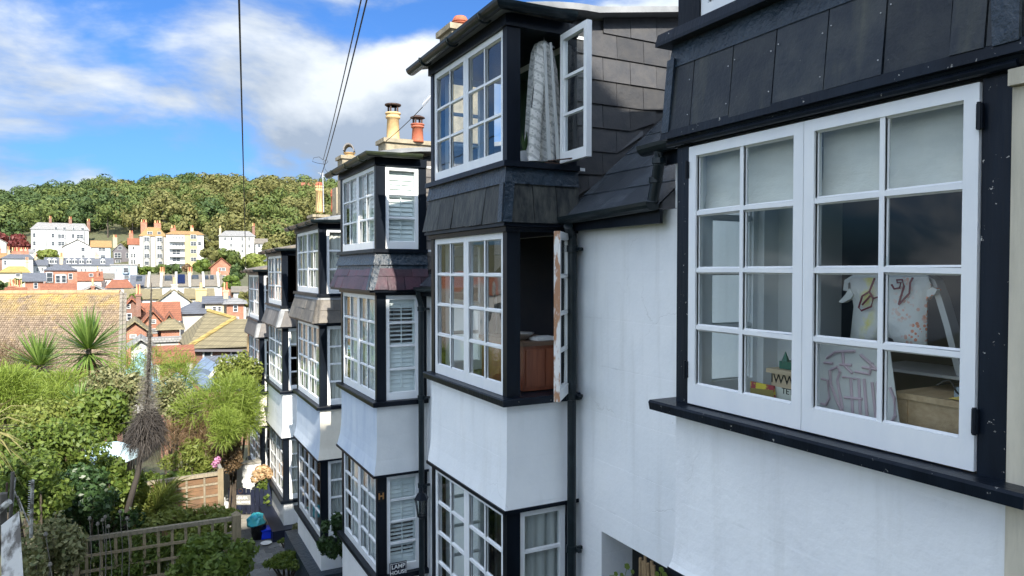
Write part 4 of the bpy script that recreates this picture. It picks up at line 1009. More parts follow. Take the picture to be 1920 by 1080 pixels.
curtain((2.64, 13.3, -0.30), -Y_, -X_, 1.6, 0.93, 12, 0.02, M['curtain'], 'white net curtain across the upper front window above the buff slates', seed=7)
curtain((2.64, 13.3, -2.10), -Y_, -X_, 1.6, 1.2, 12, 0.02, M['curtain'], 'white net curtain across the front window below the buff slates', seed=8)
curtain((2.64, 16.6, -0.65), -Y_, -X_, 1.5, 0.9, 12, 0.02, M['curtain'], 'white net curtain across the upper front window above the grey slates', seed=9)
curtain((2.64, 16.6, -2.40), -Y_, -X_, 1.5, 1.2, 12, 0.02, M['curtain'], 'white net curtain across the front window below the grey slates', seed=10)
curtain((2.64, 16.6, -4.62), -Y_, -X_, 1.5, 1.15, 12, 0.02, M['curtain'], 'white net curtain across the ground-floor front window by the navy gate', seed=11)
curtain((2.64, 19.8, -1.15), -Y_, -X_, 1.6, 1.0, 12, 0.02, M['curtain'], 'white net curtain across the top front window of the farthest bay', seed=12)
curtain((2.64, 19.8, -2.88), -Y_, -X_, 1.6, 1.2, 12, 0.02, M['curtain'], 'white net curtain across the middle front window of the farthest bay', seed=13)
# pale blind and boxes in small far windows
b = MB().box(2.70, 3.08, 15.0, 15.01, -1.55, -1.2); tag(b.build('roller_blind', M['blind']), 'half-lowered pale roller blind in the side window below the grey slates', 'blind')
b = MB()
tag(MB().box(2.76, 3.06, 18.2, 18.4, -1.15, -0.55).build('stacked_boxes', M['paper']), 'white boxes stacked in the top side window of the farthest bay', 'boxes')

# ------------------------------------------------------------------ lantern, plates and signs on house 3
pl_ = ony(790, 940, 8.12)
lt = thing('wall_lantern', (pl_.x, pl_.y, pl_.z - 0.12), 'black hexagonal wall lantern beside the downpipe and shuttered ground-floor window', 'lantern')
b = MB(); b.lathe((pl_.x, pl_.y, pl_.z), [(0.095, 0.03), (0.085, 0.05), (0.05, 0.10), (0.03, 0.105), (0.02, 0.13), (0.012, 0.17), (0.001, 0.19)], 6); b.build('roof', M['black'], lt)
b = MB(); b.lathe((pl_.x, pl_.y, pl_.z - 0.19), [(0.01, -0.03), (0.03, -0.01), (0.048, 0), (0.05, 0.015), (0.02, 0.016)], 6); b.build('base', M['black'], lt)
for k in range(6):
    t = k * math.pi / 3; MB().tube([(pl_.x + 0.046 * math.cos(t), pl_.y + 0.046 * math.sin(t), pl_.z - 0.18), (pl_.x + 0.08 * math.cos(t), pl_.y + 0.08 * math.sin(t), pl_.z + 0.035)], 0.006, 5).build('bar', M['black'], lt)
    t2 = t + math.pi / 3; a_, b_ = (math.cos(t), math.sin(t)), (math.cos(t2), math.sin(t2))
    MB().poly([(pl_.x + 0.044*a_[0], pl_.y + 0.044*a_[1], pl_.z - 0.175), (pl_.x + 0.044*b_[0], pl_.y + 0.044*b_[1], pl_.z - 0.175), (pl_.x + 0.077*b_[0], pl_.y + 0.077*b_[1], pl_.z + 0.03), (pl_.x + 0.077*a_[0], pl_.y + 0.077*a_[1], pl_.z + 0.03)]).build('glass_pane', M['glass'], lt)
b = MB(); b.tube([(pl_.x + 0.05, pl_.y, pl_.z + 0.04), (3.10, pl_.y + 0.1, pl_.z + 0.05), (3.18, 8.4, pl_.z + 0.05)], 0.012, 6); b.build('bracket', M['black'], lt)
q = ony(715, 932, 8.40)
hp = thing('house_number_plate', q, 'small brass letter plate on the black corner post beside the lantern', 'plate')
MB().box(q.x - 0.035, q.x + 0.035, 8.405, 8.418, q.z - 0.06, q.z + 0.07).build('plate', M['dark'], hp)
text_mesh('lettering', 'H', (q.x, 8.403, q.z + 0.005), (1, 0, 0), (0, 0, 1), 0.105, M['brass'], hp, 0.002, bold=0.004)
q = ony(747, 1068, 8.38)
sg = thing('house_name_sign', q, 'navy sign lettered LAMP HOUSE hanging on the shuttered ground-floor window', 'sign')
MB().box(q.x - 0.11, q.x + 0.11, 8.385, 8.40, q.z - 0.10, q.z + 0.09).build('board', M['sign_navy'], sg)
b = MB()
for (xa, xb, za, zb) in ((-0.102, 0.102, 0.078, 0.082), (-0.102, 0.102, -0.092, -0.088), (-0.102, -0.098, -0.088, 0.078), (0.098, 0.102, -0.088, 0.078)): b.box(q.x + xa, q.x + xb, 8.3825, 8.3845, q.z + za, q.z + zb)
b.build('white_border', M['letter'], sg)
text_mesh('lettering', 'LAMP', (q.x, 8.381, q.z + 0.038), (1, 0, 0), (0, 0, 1), 0.072, M['letter'], sg, 0.001, bold=0.001)
text_mesh('lettering', 'HOUSE', (q.x, 8.381, q.z - 0.035), (1, 0, 0), (0, 0, 1), 0.068, M['letter'], sg, 0.001, bold=0.001)
q = onx(465, 765, 2.42)
ln_ = thing('wall_lantern', q, 'small black lantern on the cream wall of the farthest house', 'lantern')
b = MB(); b.lathe((q.x, q.y, q.z), [(0.06, 0), (0.1, 0.22), (0.11, 0.23), (0.02, 0.33)], 6); b.build('body', M['black'], ln_)
b = MB(); b.box(q.x, 2.56, q.y - 0.01, q.y + 0.01, q.z + 0.25, q.z + 0.27); b.build('bracket', M['black'], ln_)

# ------------------------------------------------------------------ recess, plinths, lane
# dark recess in the wall of house 2 with white reveal
w2 = [c for c in H2.children if c.name.startswith('wall')][0]
me = w2.data; off = WL[w2.name]
r0 = onx(1128, 1002, XW).y; r1 = 3.15; zt = -2.05
me.clear_geometry()
wv = MB(); wv.box(XW, XW + 0.09, r0, 4.95, -5.0, 0.42); wv.box(XW, XW + 0.09, 3.072, r0, zt, 0.42)
me.from_pydata([tuple(p - off) for p in wv.v], [], wv.f)
MB().box(XW + 0.091, XW + 0.30, r0, r0 + 0.03, -5.0, zt).build('recess_reveal', M['render'], H2)
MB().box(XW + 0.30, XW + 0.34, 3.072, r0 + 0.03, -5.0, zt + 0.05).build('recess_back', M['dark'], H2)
MB().box(XW + 0.09, XW + 0.30, 3.072, r0, zt + 0.004, zt + 0.04).build('recess_soffit', M['render'], H2)
# plinths
ring(11.52, 13.42, [(-4.86, 0.20), (-5.6, 0.22)], 2.55).build('plinth', M['lead'], H4)
ring(14.90, 16.75, [(-5.20, 0.26), (-5.75, 0.27)], 2.55).build('plinth', M['navy'], H5)
# lane of block pavers
lane = MB().hexa([(0.9, 11.8, -5.44), (2.5, 11.8, -5.44), (2.5, 17.0, -5.50), (0.9, 17.0, -5.50)], (0, 0, 0.05)).build('lane', M['concrete']); tag(lane, 'sunken lane in front of the terrace', kind='structure')
rng = random.Random(11)
for j in range(14):
    for i in range(8):
        xa = 0.95 + i * 0.205 + (0.1 if j % 2 else 0); ya = 12.55 + j * 0.225
        if xa > 2.3 or ya > 15.7: continue
        z = -5.385 - 0.0115 * (ya - 11.8) + rng.uniform(0, 0.006)
        MB().box(xa + 0.004, xa + 0.199, ya + 0.004, ya + 0.219, z - 0.03, z).build('paver', M['paver'], lane)
for k in range(6):
    y_ = 11.75 - k * 0.8; z = -5.40 + k * 0.26
    st = tag(MB().box(0.9, 2.5, y_ - 0.8, y_, z - 0.4, z + 0.12).build('lane_step', M['concrete']), 'stone step of the lane', kind='structure')

# ------------------------------------------------------------------ wires and aerials
def wire(name, pts, r, label):
    b = MB(); b.tube(pts, r, 5); tag(b.build(name, M['wire']), label, 'cable', 'overhead cables')
def sagline(a, b_, sag, n=16): return [a + (b_ - a) * (k / n) + Vector((0, 0, -sag * 4 * (k / n) * (1 - k / n))) for k in range(n + 1)]
wire('overhead_cable', sagline(at(446.5, -60, 5.0), at(461, 500, 20.0), 0.0), 0.0085, 'lone overhead cable dropping down the sky to the left')
wire('overhead_cable', sagline(at(702, -60, 6.0), at(597, 345, 18.0), 0.12), 0.0085, 'right-hand cable of the pair slanting to the far chimneys')
wire('overhead_cable', sagline(at(686, -40, 6.0), at(606, 300, 18.0), 0.05), 0.0075, 'left-hand cable of the pair slanting to the far chimneys')
lp = [at(u, v, 18.0) for u, v in ((606,300),(598,294),(588,296),(586,303),(596,306),(610,308),(615,303),(612,298),(606,304),(610,318),(616,325))]
wire('looped_cable', lp, 0.006, 'loop of slack cable hanging where the pair of lines ends')
wire('overhead_cable', sagline(at(722, 266, 12.0), at(817, 174, 9.0), 0.03), 0.006, 'thin cable crossing in front of the yellow chimney pot')
ar = thing('tv_aerial', at(812, 180, 9.0), 'small television aerial against the sky beside the blue-framed window', 'aerial')
b = MB(); a, c = at(811, 176, 9.0), at(792, 196, 9.0); b.tube([a, c], 0.006, 5); b.build('boom', M['alu'], ar)
for k in range(8):
    p = a + (c - a) * ((k + 0.5) / 8); MB().tube([p + Vector((0, 0, -0.05)), p + Vector((0.01, 0, 0.05))], 0.003, 4).build('rod', M['alu'], ar)
MB().tube([at(812, 170, 9.0), at(812, 192, 9.0)], 0.010, 6).build('mast', M['iron'], ar)
ar = thing('tv_aerial', at(607, 400, 17.8), 'slim television aerial on a pole among the far chimneys', 'aerial')
MB().tube([at(607, 398, 17.8), at(605, 322, 17.8)], 0.012, 6).build('mast', M['alu'], ar)
for (u0, v0, u1, v1) in ((596, 324, 614, 328), (601, 332, 612, 330), (600, 326, 606, 331)): MB().tube([at(u0, v0, 17.8), at(u1, v1, 17.8)], 0.007, 5).build('rod', M['alu'], ar)

# ------------------------------------------------------------------ foliage generators (numpy)
def unit(a): return a / np.maximum(np.linalg.norm(a, axis=1, keepdims=True), 1e-6)
def leaf_cloud(rng, blobs, n, L, W, out=0.55, shell=(0.72, 1.05), lvar=0.35):
    C = np.array([b[0] for b in blobs], float); Rr = np.array([b[1] if hasattr(b[1], '__len__') else (b[1],) * 3 for b in blobs], float)
    w = (Rr.prod(axis=1)) ** (2 / 3); idx = rng.choice(len(blobs), n, p=w / w.sum())
    d = unit(rng.normal(size=(n, 3))); pos = C[idx] + d * Rr[idx] * rng.uniform(shell[0], shell[1], (n, 1))
    nn = unit(d * out + unit(rng.normal(size=(n, 3))) * (1 - out))
    t = unit(np.cross(nn, rng.normal(size=(n, 3)))); bt = np.cross(nn, t)
    l = L * rng.uniform(1 - lvar, 1 + lvar, (n, 1)) / 2; ww = W * rng.uniform(1 - lvar, 1 + lvar, (n, 1)) / 2
    V = np.stack([pos + t * l, pos + bt * ww + nn * ww * 0.25, pos - t * l, pos - bt * ww + nn * ww * 0.25], axis=1)
    return V.reshape(-1, 3)
def strips(P0, P1, P2, w, side):
    """tapered two-segment blades"""
    s = side * w
    a = np.stack([P0 - s * 0.7, P0 + s * 0.7, P1 + s, P1 - s, P1 - s, P1 + s, P2 + s * 0.06, P2 - s * 0.06], axis=1)
    return a.reshape(-1, 3)
def strip_mesh(name, V, m, parent, loc=None):
    n = len(V) // 8; q = np.arange(n * 8).reshape(-1, 4)
    return np_mesh(name, V, m, parent, loc)
def rosette(rng, c, n, Lg, w, lo=-0.5, hi=1.2, droop=0.25):
    ph = rng.uniform(0, 2 * math.pi, n); el = rng.uniform(lo, hi, n)
    d = np.stack([np.cos(ph) * np.cos(el), np.sin(ph) * np.cos(el), np.sin(el)], axis=1)
    l = (Lg * rng.uniform(0.75, 1.08, n))[:, None]
    P0 = np.array(c) + d * 0.06; P1 = P0 + d * l * 0.5
    P2 = P0 + d * l; P2[:, 2] -= (droop * l[:, 0] * rng.uniform(0.2, 1.2, n) * np.cos(el))
    side = unit(np.cross(d, np.array([0, 0, 1.0]) + rng.normal(size=(n, 3)) * 0.2))
    return strips(P0, P1, P2, w, side)
def feather(rng, blobs, n, L, w, up=0.5):
    C = np.array([b[0] for b in blobs], float); Rr = np.array([b[1] if hasattr(b[1], '__len__') else (b[1],) * 3 for b in blobs], float)
    wt = Rr.prod(axis=1) ** (2 / 3); idx = rng.choice(len(blobs), n, p=wt / wt.sum())
    d = unit(rng.normal(size=(n, 3))); P0 = C[idx] + d * Rr[idx] * rng.uniform(0.45, 0.98, (n, 1))
    g = unit(d * 0.8 + np.array([0, 0, up]) + rng.normal(size=(n, 3)) * 0.45); l = L * rng.uniform(0.5, 1.2, (n, 1))
    P1 = P0 + g * l * 0.5; P2 = P0 + g * l; P2[:, 2] -= 0.25 * l[:, 0]
    side = unit(np.cross(g, rng.normal(size=(n, 3)))); return strips(P0, P1, P2, w, side)
LM = {}
LM['wood'] = leafmat('wood_leaf', (0.034, 0.066, 0.016), (0.145, 0.17, 0.042), 0.12, 0.7)
LM['wood2'] = leafmat('wood_leaf_olive', (0.066, 0.078, 0.022), (0.20, 0.185, 0.06), 0.12, 0.7)
LM['wood3'] = leafmat('wood_leaf_dark', (0.020, 0.046, 0.016), (0.085, 0.122, 0.032), 0.1, 0.7)
LM['green'] = leafmat('shrub_leaf', (0.050, 0.098, 0.018), (0.18, 0.23, 0.045), 0.28)
LM['dark'] = leafmat('dark_shrub_leaf', (0.018, 0.045, 0.016), (0.065, 0.115, 0.035), 0.2, 0.35)
LM['lime'] = leafmat('lime_feather_leaf', (0.14, 0.21, 0.03), (0.30, 0.37, 0.08), 0.4)
LM['yellowgreen'] = leafmat('yellow_green_leaf', (0.11, 0.16, 0.028), (0.27, 0.29, 0.075), 0.3)
LM['variegated'] = leafmat('variegated_leaf', (0.045, 0.085, 0.022), (0.36, 0.33, 0.17), 0.2)
LM['brown'] = leafmat('dry_brown_leaf', (0.10, 0.062, 0.03), (0.23, 0.16, 0.09), 0.15)
LM['purple'] = leafmat('copper_leaf', (0.085, 0.014, 0.018), (0.17, 0.045, 0.032), 0.15)
LM['yucca'] = leafmat('yucca_blade', (0.05, 0.12, 0.025), (0.22, 0.30, 0.07), 0.2, 0.4)
LM['straw'] = leafmat('straw_blade', (0.20, 0.18, 0.07), (0.36, 0.32, 0.13), 0.2)
LM['dead'] = leafmat('dead_grey_twig', (0.022, 0.019, 0.019), (0.095, 0.082, 0.07), 0.05, 0.8)
LM['deadlight'] = leafmat('dead_pale_twig', (0.14, 0.13, 0.11), (0.26, 0.235, 0.20), 0.1, 0.9)
LM['pink'] = leafmat('pink_petal', (0.55, 0.22, 0.42), (0.72, 0.42, 0.58), 0.2)
LM['hydr'] = leafmat('faded_hydrangea_petal', (0.48, 0.30, 0.16), (0.66, 0.50, 0.30), 0.2)
M['bark'] = mat('grey_brown_bark', (0.10, 0.08, 0.06), (0.055, 0.045, 0.035), 12, 0.9, 1.0, 40)
RG = np.random.default_rng(7)
def crown_blobs(rng, c, rad, n, small=0.5):
    out = []
    for _ in range(n):
        d = unit(rng.normal(size=(1, 3)))[0]; d[2] = d[2] * 0.75
        s = rng.uniform(small * 0.75, small * 1.25)
        out.append((np.array(c) + d * np.array(rad) * (1 - s * 0.6), np.array(rad) * s))
    return out
def bush(name, label, c, rad, n, L, W, m, blobs=9, small=0.5, cat='shrub', ground=None, style='leaf', group='garden shrubs', seed=0, stems=True, out=0.5):
    rng = np.random.default_rng(seed + int(abs(c[0] * 31) + abs(c[1] * 17)))
    gz = ground if ground is not None else gh(c[0], c[1])
    t = thing(name, (c[0], c[1], gz), label, cat, group)
    bl = crown_blobs(rng, c, rad, blobs, small)
    V = leaf_cloud(rng, bl, n, L, W, out, (0.5, 1.06)) if style == 'leaf' else feather(rng, bl, n, L, W)
    np_mesh('foliage' if cat != 'tree' else 'crown', V, LM[m], t)
    if stems:
        b = MB(); top = Vector((c[0], c[1], c[2]))
        if cat == 'tree':
            r0 = max(0.05, rad[0] * 0.09)
            b.tube([(c[0], c[1], gz - 0.3), (c[0] + 0.05 * rad[0], c[1], gz + (c[2] - gz) * 0.5), (c[0], c[1], c[2] + rad[2] * 0.5)], [r0, r0 * 0.75, r0 * 0.3], 8)
            for k in range(6):
                e = bl[k % len(bl)][0]; b.tube([(c[0], c[1], gz + (c[2] - gz) * (0.5 + 0.08 * k)), tuple((np.array([c[0], c[1], c[2] - rad[2] * 0.2]) + e) / 2), tuple(e)], [r0 * 0.45, r0 * 0.3, r0 * 0.1], 6)
            b.build('trunk', M['bark'], t)
        else:
            for k in range(7):
                e = bl[k % len(bl)][0]; b.tube([(c[0] + rng.normal() * 0.05, c[1] + rng.normal() * 0.05, gz - 0.1), tuple((np.array([c[0], c[1], gz]) * 0.4 + e * 0.6)), tuple(e)], [0.025, 0.018, 0.008], 5)
            b.build('stems', M['bark'], t)
    return t
def pc_(u, v, d): p = at(u, v, d); return (p.x, p.y, p.z)

# ------------------------------------------------------------------ garden
# feathery lime shrubs and bushes, back to front
bush('tamarisk', 'bright lime feathery tamarisk leaning toward the farthest bay houses', pc_(410, 765, 15.5), (0.85, 0.9, 0.85), 6500, 0.26, 0.006, 'lime', 10, 0.5, style='f', seed=1, stems=False)
bush('tamarisk', 'lower lobe of lime tamarisk drooping above the white garden wall', pc_(428, 800, 14.4), (0.36, 0.4, 0.42), 2600, 0.2, 0.006, 'lime', 6, 0.5, style='f', seed=2, stems=False)
bush('leafy_shrub', 'seed-headed yellow green shrub touching the farthest bay house', pc_(445, 700, 17.0), (0.5, 0.6, 0.55), 2600, 0.10, 0.05, 'yellowgreen', 9, 0.5, seed=3)
bush('feathery_shrub', 'pale lime feathery shrub below the left-hand yucca', pc_(60, 745, 15.0), (1.25, 0.9, 0.75), 9000, 0.24, 0.007, 'lime', 12, 0.45, style='f', seed=4)
bush('feathery_shrub', 'yellow lime feathery shrub at the far left edge of the garden', pc_(-5, 770, 13.5), (0.8, 0.8, 0.85), 6000, 0.26, 0.007, 'lime', 9, 0.5, style='f', seed=5)
bush('variegated_shrub', 'cream variegated shrub under the right-hand yucca', pc_(205, 745, 15.0), (0.62, 0.6, 0.72), 5200, 0.10, 0.055, 'variegated', 12, 0.45, seed=6)
bush('leafy_shrub', 'yellow green mass of small leaves in front of the feathery shrubs', pc_(130, 780, 13.5), (0.85, 0.6, 0.55), 5200, 0.085, 0.045, 'yellowgreen', 12, 0.45, seed=7)
bush('leafy_shrub', 'dark glossy laurel left of the pale blue cover', pc_(190, 785, 13.4), (0.5, 0.5, 0.55), 3000, 0.12, 0.055, 'green', 9, 0.5, seed=8)
bush('feathery_shrub', 'thin feathery shrub right behind the dead flower spike', pc_(315, 700, 16.5), (0.6, 0.5, 0.75), 2200, 0.24, 0.005, 'lime', 8, 0.5, style='f', seed=9)
bush('feathery_shrub', 'wispy feathery shrub standing before the blue sheeting', pc_(240, 690, 17.0), (0.4, 0.4, 0.55), 900, 0.25, 0.005, 'lime', 8, 0.5, style='f', seed=10)
bush('brown_shrub', 'russet brown drying shrub between dead spike and tamarisk', pc_(330, 745, 15.8), (0.52, 0.5, 0.6), 3600, 0.085, 0.045, 'variegated', 10, 0.45, seed=11)
bush('dry_bramble', 'tangle of bare brown bramble below the tamarisk', pc_(365, 818, 14.9), (0.62, 0.4, 0.32), 1500, 0.35, 0.005, 'brown', 8, 0.5, style='f', seed=12)
bush('brown_shrub', 'dry brown shrub filling the space under the lime tamarisk', pc_(428, 845, 15.0), (0.34, 0.3, 0.5), 2200, 0.085, 0.04, 'brown', 9, 0.45, seed=51, stems=False)
bush('leafy_shrub', 'pale upright leafy stems behind the lattice fence', pc_(355, 858, 14.6), (0.55, 0.4, 0.42), 2600, 0.13, 0.028, 'yellowgreen', 9, 0.45, seed=13, ground=-5.4)
bush('leafy_shrub', 'low green plants filling the bed behind the lattice fence', pc_(330, 895, 14.4), (0.75, 0.4, 0.38), 3200, 0.09, 0.045, 'green', 9, 0.45, seed=14, ground=-5.4)
bush('leafy_shrub', 'green shrub to the right of the lattice fence beside the white wall', pc_(437, 850, 15.6), (0.16, 0.2, 0.35), 900, 0.08, 0.04, 'green', 6, 0.5, seed=15, ground=-5.4)
bush('leafy_shrub', 'big green shrub in the middle of the left garden', pc_(95, 855, 10.5), (0.82, 0.7, 0.62), 9000, 0.075, 0.042, 'green', 14, 0.42, seed=16)
bush('leafy_shrub', 'bright green shrub reaching the left edge below the feathery leaves', pc_(25, 830, 10.5), (0.55, 0.6, 0.55), 4200, 0.08, 0.042, 'yellowgreen', 10, 0.45, seed=17)
bush('leafy_shrub', 'dark shrub under the pale blue cover beside the leaning stem', pc_(205, 905, 11.0), (0.45, 0.5, 0.40), 3600, 0.08, 0.045, 'green', 9, 0.45, seed=18)
bush('leafy_shrub', 'shaded dark green shrub above the trellis post', pc_(150, 935, 9.6), (0.62, 0.6, 0.42), 4600, 0.08, 0.045, 'dark', 10, 0.45, seed=19)
bush('leafy_shrub', 'yellowing shrub climbing along the spiked strip', pc_(75, 900, 8.5), (0.42, 0.5, 0.50), 3400, 0.07, 0.04, 'green', 10, 0.45, seed=20)
bush('leafy_shrub', 'low pink-tinged shrub beside the left trellis post', pc_(98, 1035, 7.6), (0.30, 0.4, 0.42), 2600, 0.06, 0.035, 'variegated', 9, 0.45, seed=21)
bush('leafy_shrub', 'dark leafy shrub right behind the left trellis post', pc_(190, 1000, 10.4), (0.55, 0.4, 0.45), 3600, 0.08, 0.045, 'dark', 10, 0.45, seed=22)
bush('leafy_shrub', 'broad yellow green leaves in front of the leaning stem', pc_(215, 955, 10.8), (0.25, 0.25, 0.18), 500, 0.16, 0.11, 'yellowgreen', 6, 0.5, seed=23)
bush('leafy_shrub', 'dark dense shrub at the foot of the trellis fence', pc_(395, 1055, 8.8), (0.55, 0.5, 0.36), 5200, 0.085, 0.045, 'green', 12, 0.42, seed=24)
bush('leafy_shrub', 'green weeds growing through the left of the trellis', pc_(255, 1045, 9.6), (0.62, 0.3, 0.35), 3600, 0.08, 0.03, 'green', 10, 0.45, seed=25)
bush('leafy_shrub', 'pale green plants behind the trellis rails', pc_(350, 985, 11.0), (0.70, 0.4, 0.35), 3400, 0.10, 0.035, 'yellowgreen', 10, 0.45, seed=26, ground=-5.4)
bush('leafy_shrub', 'spiky strap-leaved clump behind the trellis middle', pc_(300, 960, 11.6), (0.45, 0.3, 0.35), 700, 0.45, 0.012, 'yellowgreen', 6, 0.5, style='f', seed=27, ground=-5.4)
bush('rose_bush', 'dark-leaved rose bush climbing against the ground-floor side window', pc_(628, 1005, 10.9), (0.26, 0.22, 0.40), 1300, 0.09, 0.05, 'dark', 18, 0.26, ground=-5.2, seed=28, stems=False)
bush('weed_clump', 'clump of grassy weeds spreading over the pavers', pc_(537, 1052, 12.2), (0.35, 0.30, 0.14), 1500, 0.07, 0.03, 'green', 9, 0.45, ground=-5.4, seed=29)
bush('weed_clump', 'small white-flowered weed at the corner of the black plinth', pc_(555, 998, 13.6), (0.07, 0.08, 0.20), 420, 0.05, 0.03, 'variegated', 6, 0.45, ground=-5.4, seed=30)
bush('weed_clump', 'tiny green weed at the foot of the black plinth', pc_(536, 1012, 13.9), (0.16, 0.10, 0.07), 450, 0.05, 0.02, 'green', 6, 0.45, ground=-5.45, seed=31)
hy = bush('hydrangea', 'hydrangea with faded apricot flower heads beside the navy gate', pc_(498, 935, 16.0), (0.24, 0.3, 0.55), 1100, 0.10, 0.06, 'green', 7, 0.45, ground=-5.5, seed=32)
for k, (u, v) in enumerate(((480, 888), (487, 880), (496, 878), (502, 884), (490, 892), (478, 898), (506, 890))):
    p = pc_(u, v, 15.9); np_mesh('flower_head', leaf_cloud(np.random.default_rng(k), [(p, 0.095)], 160, 0.045, 0.04, 0.8), LM['hydr'], hy)
pk = thing('pink_flower', pc_(408, 880, 14.3), 'pink flowers at the corner of the lattice fence', 'flowers')
np_mesh('petals', leaf_cloud(np.random.default_rng(3), [(pc_(404, 870, 14.3), 0.07), (pc_(408, 862, 14.3), 0.06)], 160, 0.05, 0.04, 0.6), LM['pink'], pk)
MB().tube([pc_(410, 900, 14.3), pc_(406, 872, 14.3)], 0.008, 5).build('stem', M['bark'], pk)

def yucca(label, c, Lg, n, trunk_to, seed, w=0.022, dead=True):
    rng = np.random.default_rng(seed); t = thing('yucca', (c[0], c[1], gh(c[0], c[1])), label, 'yucca', 'yuccas')
    strip_mesh('leaves', np.concatenate([rosette(rng, c, n, Lg, w, 0.05, 1.4, 0.06), rosette(rng, (c[0], c[1], c[2] - 0.12), n // 2, Lg * 0.95, w, -0.7, 0.2, 0.2)]), LM['yucca'], t)
    if dead: strip_mesh('dead_leaves', rosette(rng, (c[0], c[1], c[2] - 0.3), n // 2, Lg * 0.8, w, -1.2, -0.3, 0.3), LM['brown'], t)
    MB().tube([(c[0] + 0.1, c[1], gh(c[0], c[1]) - 0.2), (c[0] + 0.05, c[1], c[2] - 0.8), c], [0.10, 0.085, 0.06], 9).build('trunk', M['bark'], t)
yucca('tall spiky yucca standing right in front of the big tiled roof', pc_(166, 655, 18.0), 1.12, 170, 0, 1)
yucca('smaller spiky yucca left of the tall one', pc_(74, 686, 19.0), 1.05, 140, 0, 2)
yucca('low yucca half buried among the yellow green leaves', pc_(150, 762, 14.2), 0.55, 60, 0, 3, 0.015, False)
rng_ = np.random.default_rng(9)
pa = thing('palm', (-2.2, 6.6, gh(-2.2, 6.6)), 'straw-coloured palm fronds fanning in from the left edge', 'palm')
strip_mesh('fronds', rosette(rng_, pc_(-45, 800, 7.0), 110, 0.62, 0.010, -0.9, 0.7, 0.35), LM['straw'], pa)
p = pc_(-45, 800, 7.0); MB().tube([(p[0], p[1], gh(p[0], p[1])), p], [0.09, 0.07], 8).build('trunk', M['bark'], pa)

# dead flower spike (leaning stem, shaggy grey skirt, tall bare spire)
ec = thing('dead_flower_spike', pc_(232, 990, 10.6), 'tall dead flower spike with shaggy grey skirt on a leaning stem', 'dead plant')
sp = [pc_(u, v, 10.6) for u, v in ((222, 1030), (232, 985), (245, 935), (258, 890), (262, 860), (270, 820), (276, 760), (279, 690), (281, 620), (283, 570), (284, 530))]
MB().tube(sp, [0.055, 0.05, 0.045, 0.04, 0.04, 0.04, 0.035, 0.028, 0.02, 0.012, 0.005], 8).build('stem', LM['dead'], ec, True)
rg = np.random.default_rng(21); n = 3000
a_ = rg.uniform(0, 2 * math.pi, n); hgt = rg.uniform(0, 1, n); c0 = np.array(pc_(272, 832, 10.6)); 
axis = np.array(pc_(278, 762, 10.6)) - c0
P0 = c0 + axis * (hgt[:, None] * 0.95 - 0.05) ; dr = np.stack([np.cos(a_), np.sin(a_), np.zeros(n)], axis=1)
rad = (0.31 * (1 - (hgt - 0.25) ** 2 * 1.2))[:, None] * rg.uniform(0.3, 1.15, (n, 1)); ln = (rg.uniform(0.05, 0.36, n) * (1 - hgt * 0.75))[:, None]
P1 = P0 + dr * rad * 0.8 + np.array([0, 0, 1]) * 0.02; P2 = P0 + dr * rad + np.array([0, 0, -1]) * ln + rg.normal(size=(n, 3)) * 0.06
strip_mesh('shaggy_skirt', strips(P0, P1, P2, 0.0055, unit(np.cross(dr, rg.normal(size=(n, 3))))), LM['dead'], ec)
n = 2600; a_ = rg.uniform(0, 2 * math.pi, n); hgt = rg.beta(1.0, 2.6, n); c0 = np.array(pc_(275, 790, 10.6)); axis = np.array(pc_(284, 540, 10.6)) - c0
P0 = c0 + axis * hgt[:, None]; dr = unit(np.stack([np.cos(a_), np.sin(a_), rg.uniform(-0.3, 0.9, n)], axis=1)); ll = (rg.uniform(0.04, 0.30, n) * (1 - hgt) ** 1.6 + 0.012)[:, None]
P1 = P0 + dr * ll * 0.55 + rg.normal(size=(n, 3)) * 0.012; P2 = P0 + dr * ll + rg.normal(size=(n, 3)) * 0.03
strip_mesh('dry_twigs', strips(P0, P1, P2, 0.0022, unit(np.cross(dr, rg.normal(size=(n, 3))))), LM['deadlight'], ec)
n = 420; hgt = rg.uniform(0, 1, n); a_ = rg.uniform(0, 2 * math.pi, n); dr = unit(np.stack([np.cos(a_), np.sin(a_), rg.uniform(-0.2, 0.8, n)], axis=1))
P0 = c0 + axis * hgt[:, None]; ll = (0.045 * (1 - 0.6 * hgt))[:, None]; strip_mesh('spire_buds', strips(P0, P0 + dr * ll * 0.5, P0 + dr * ll, 0.007, unit(np.cross(dr, rg.normal(size=(n, 3))))), LM['dead'], ec)

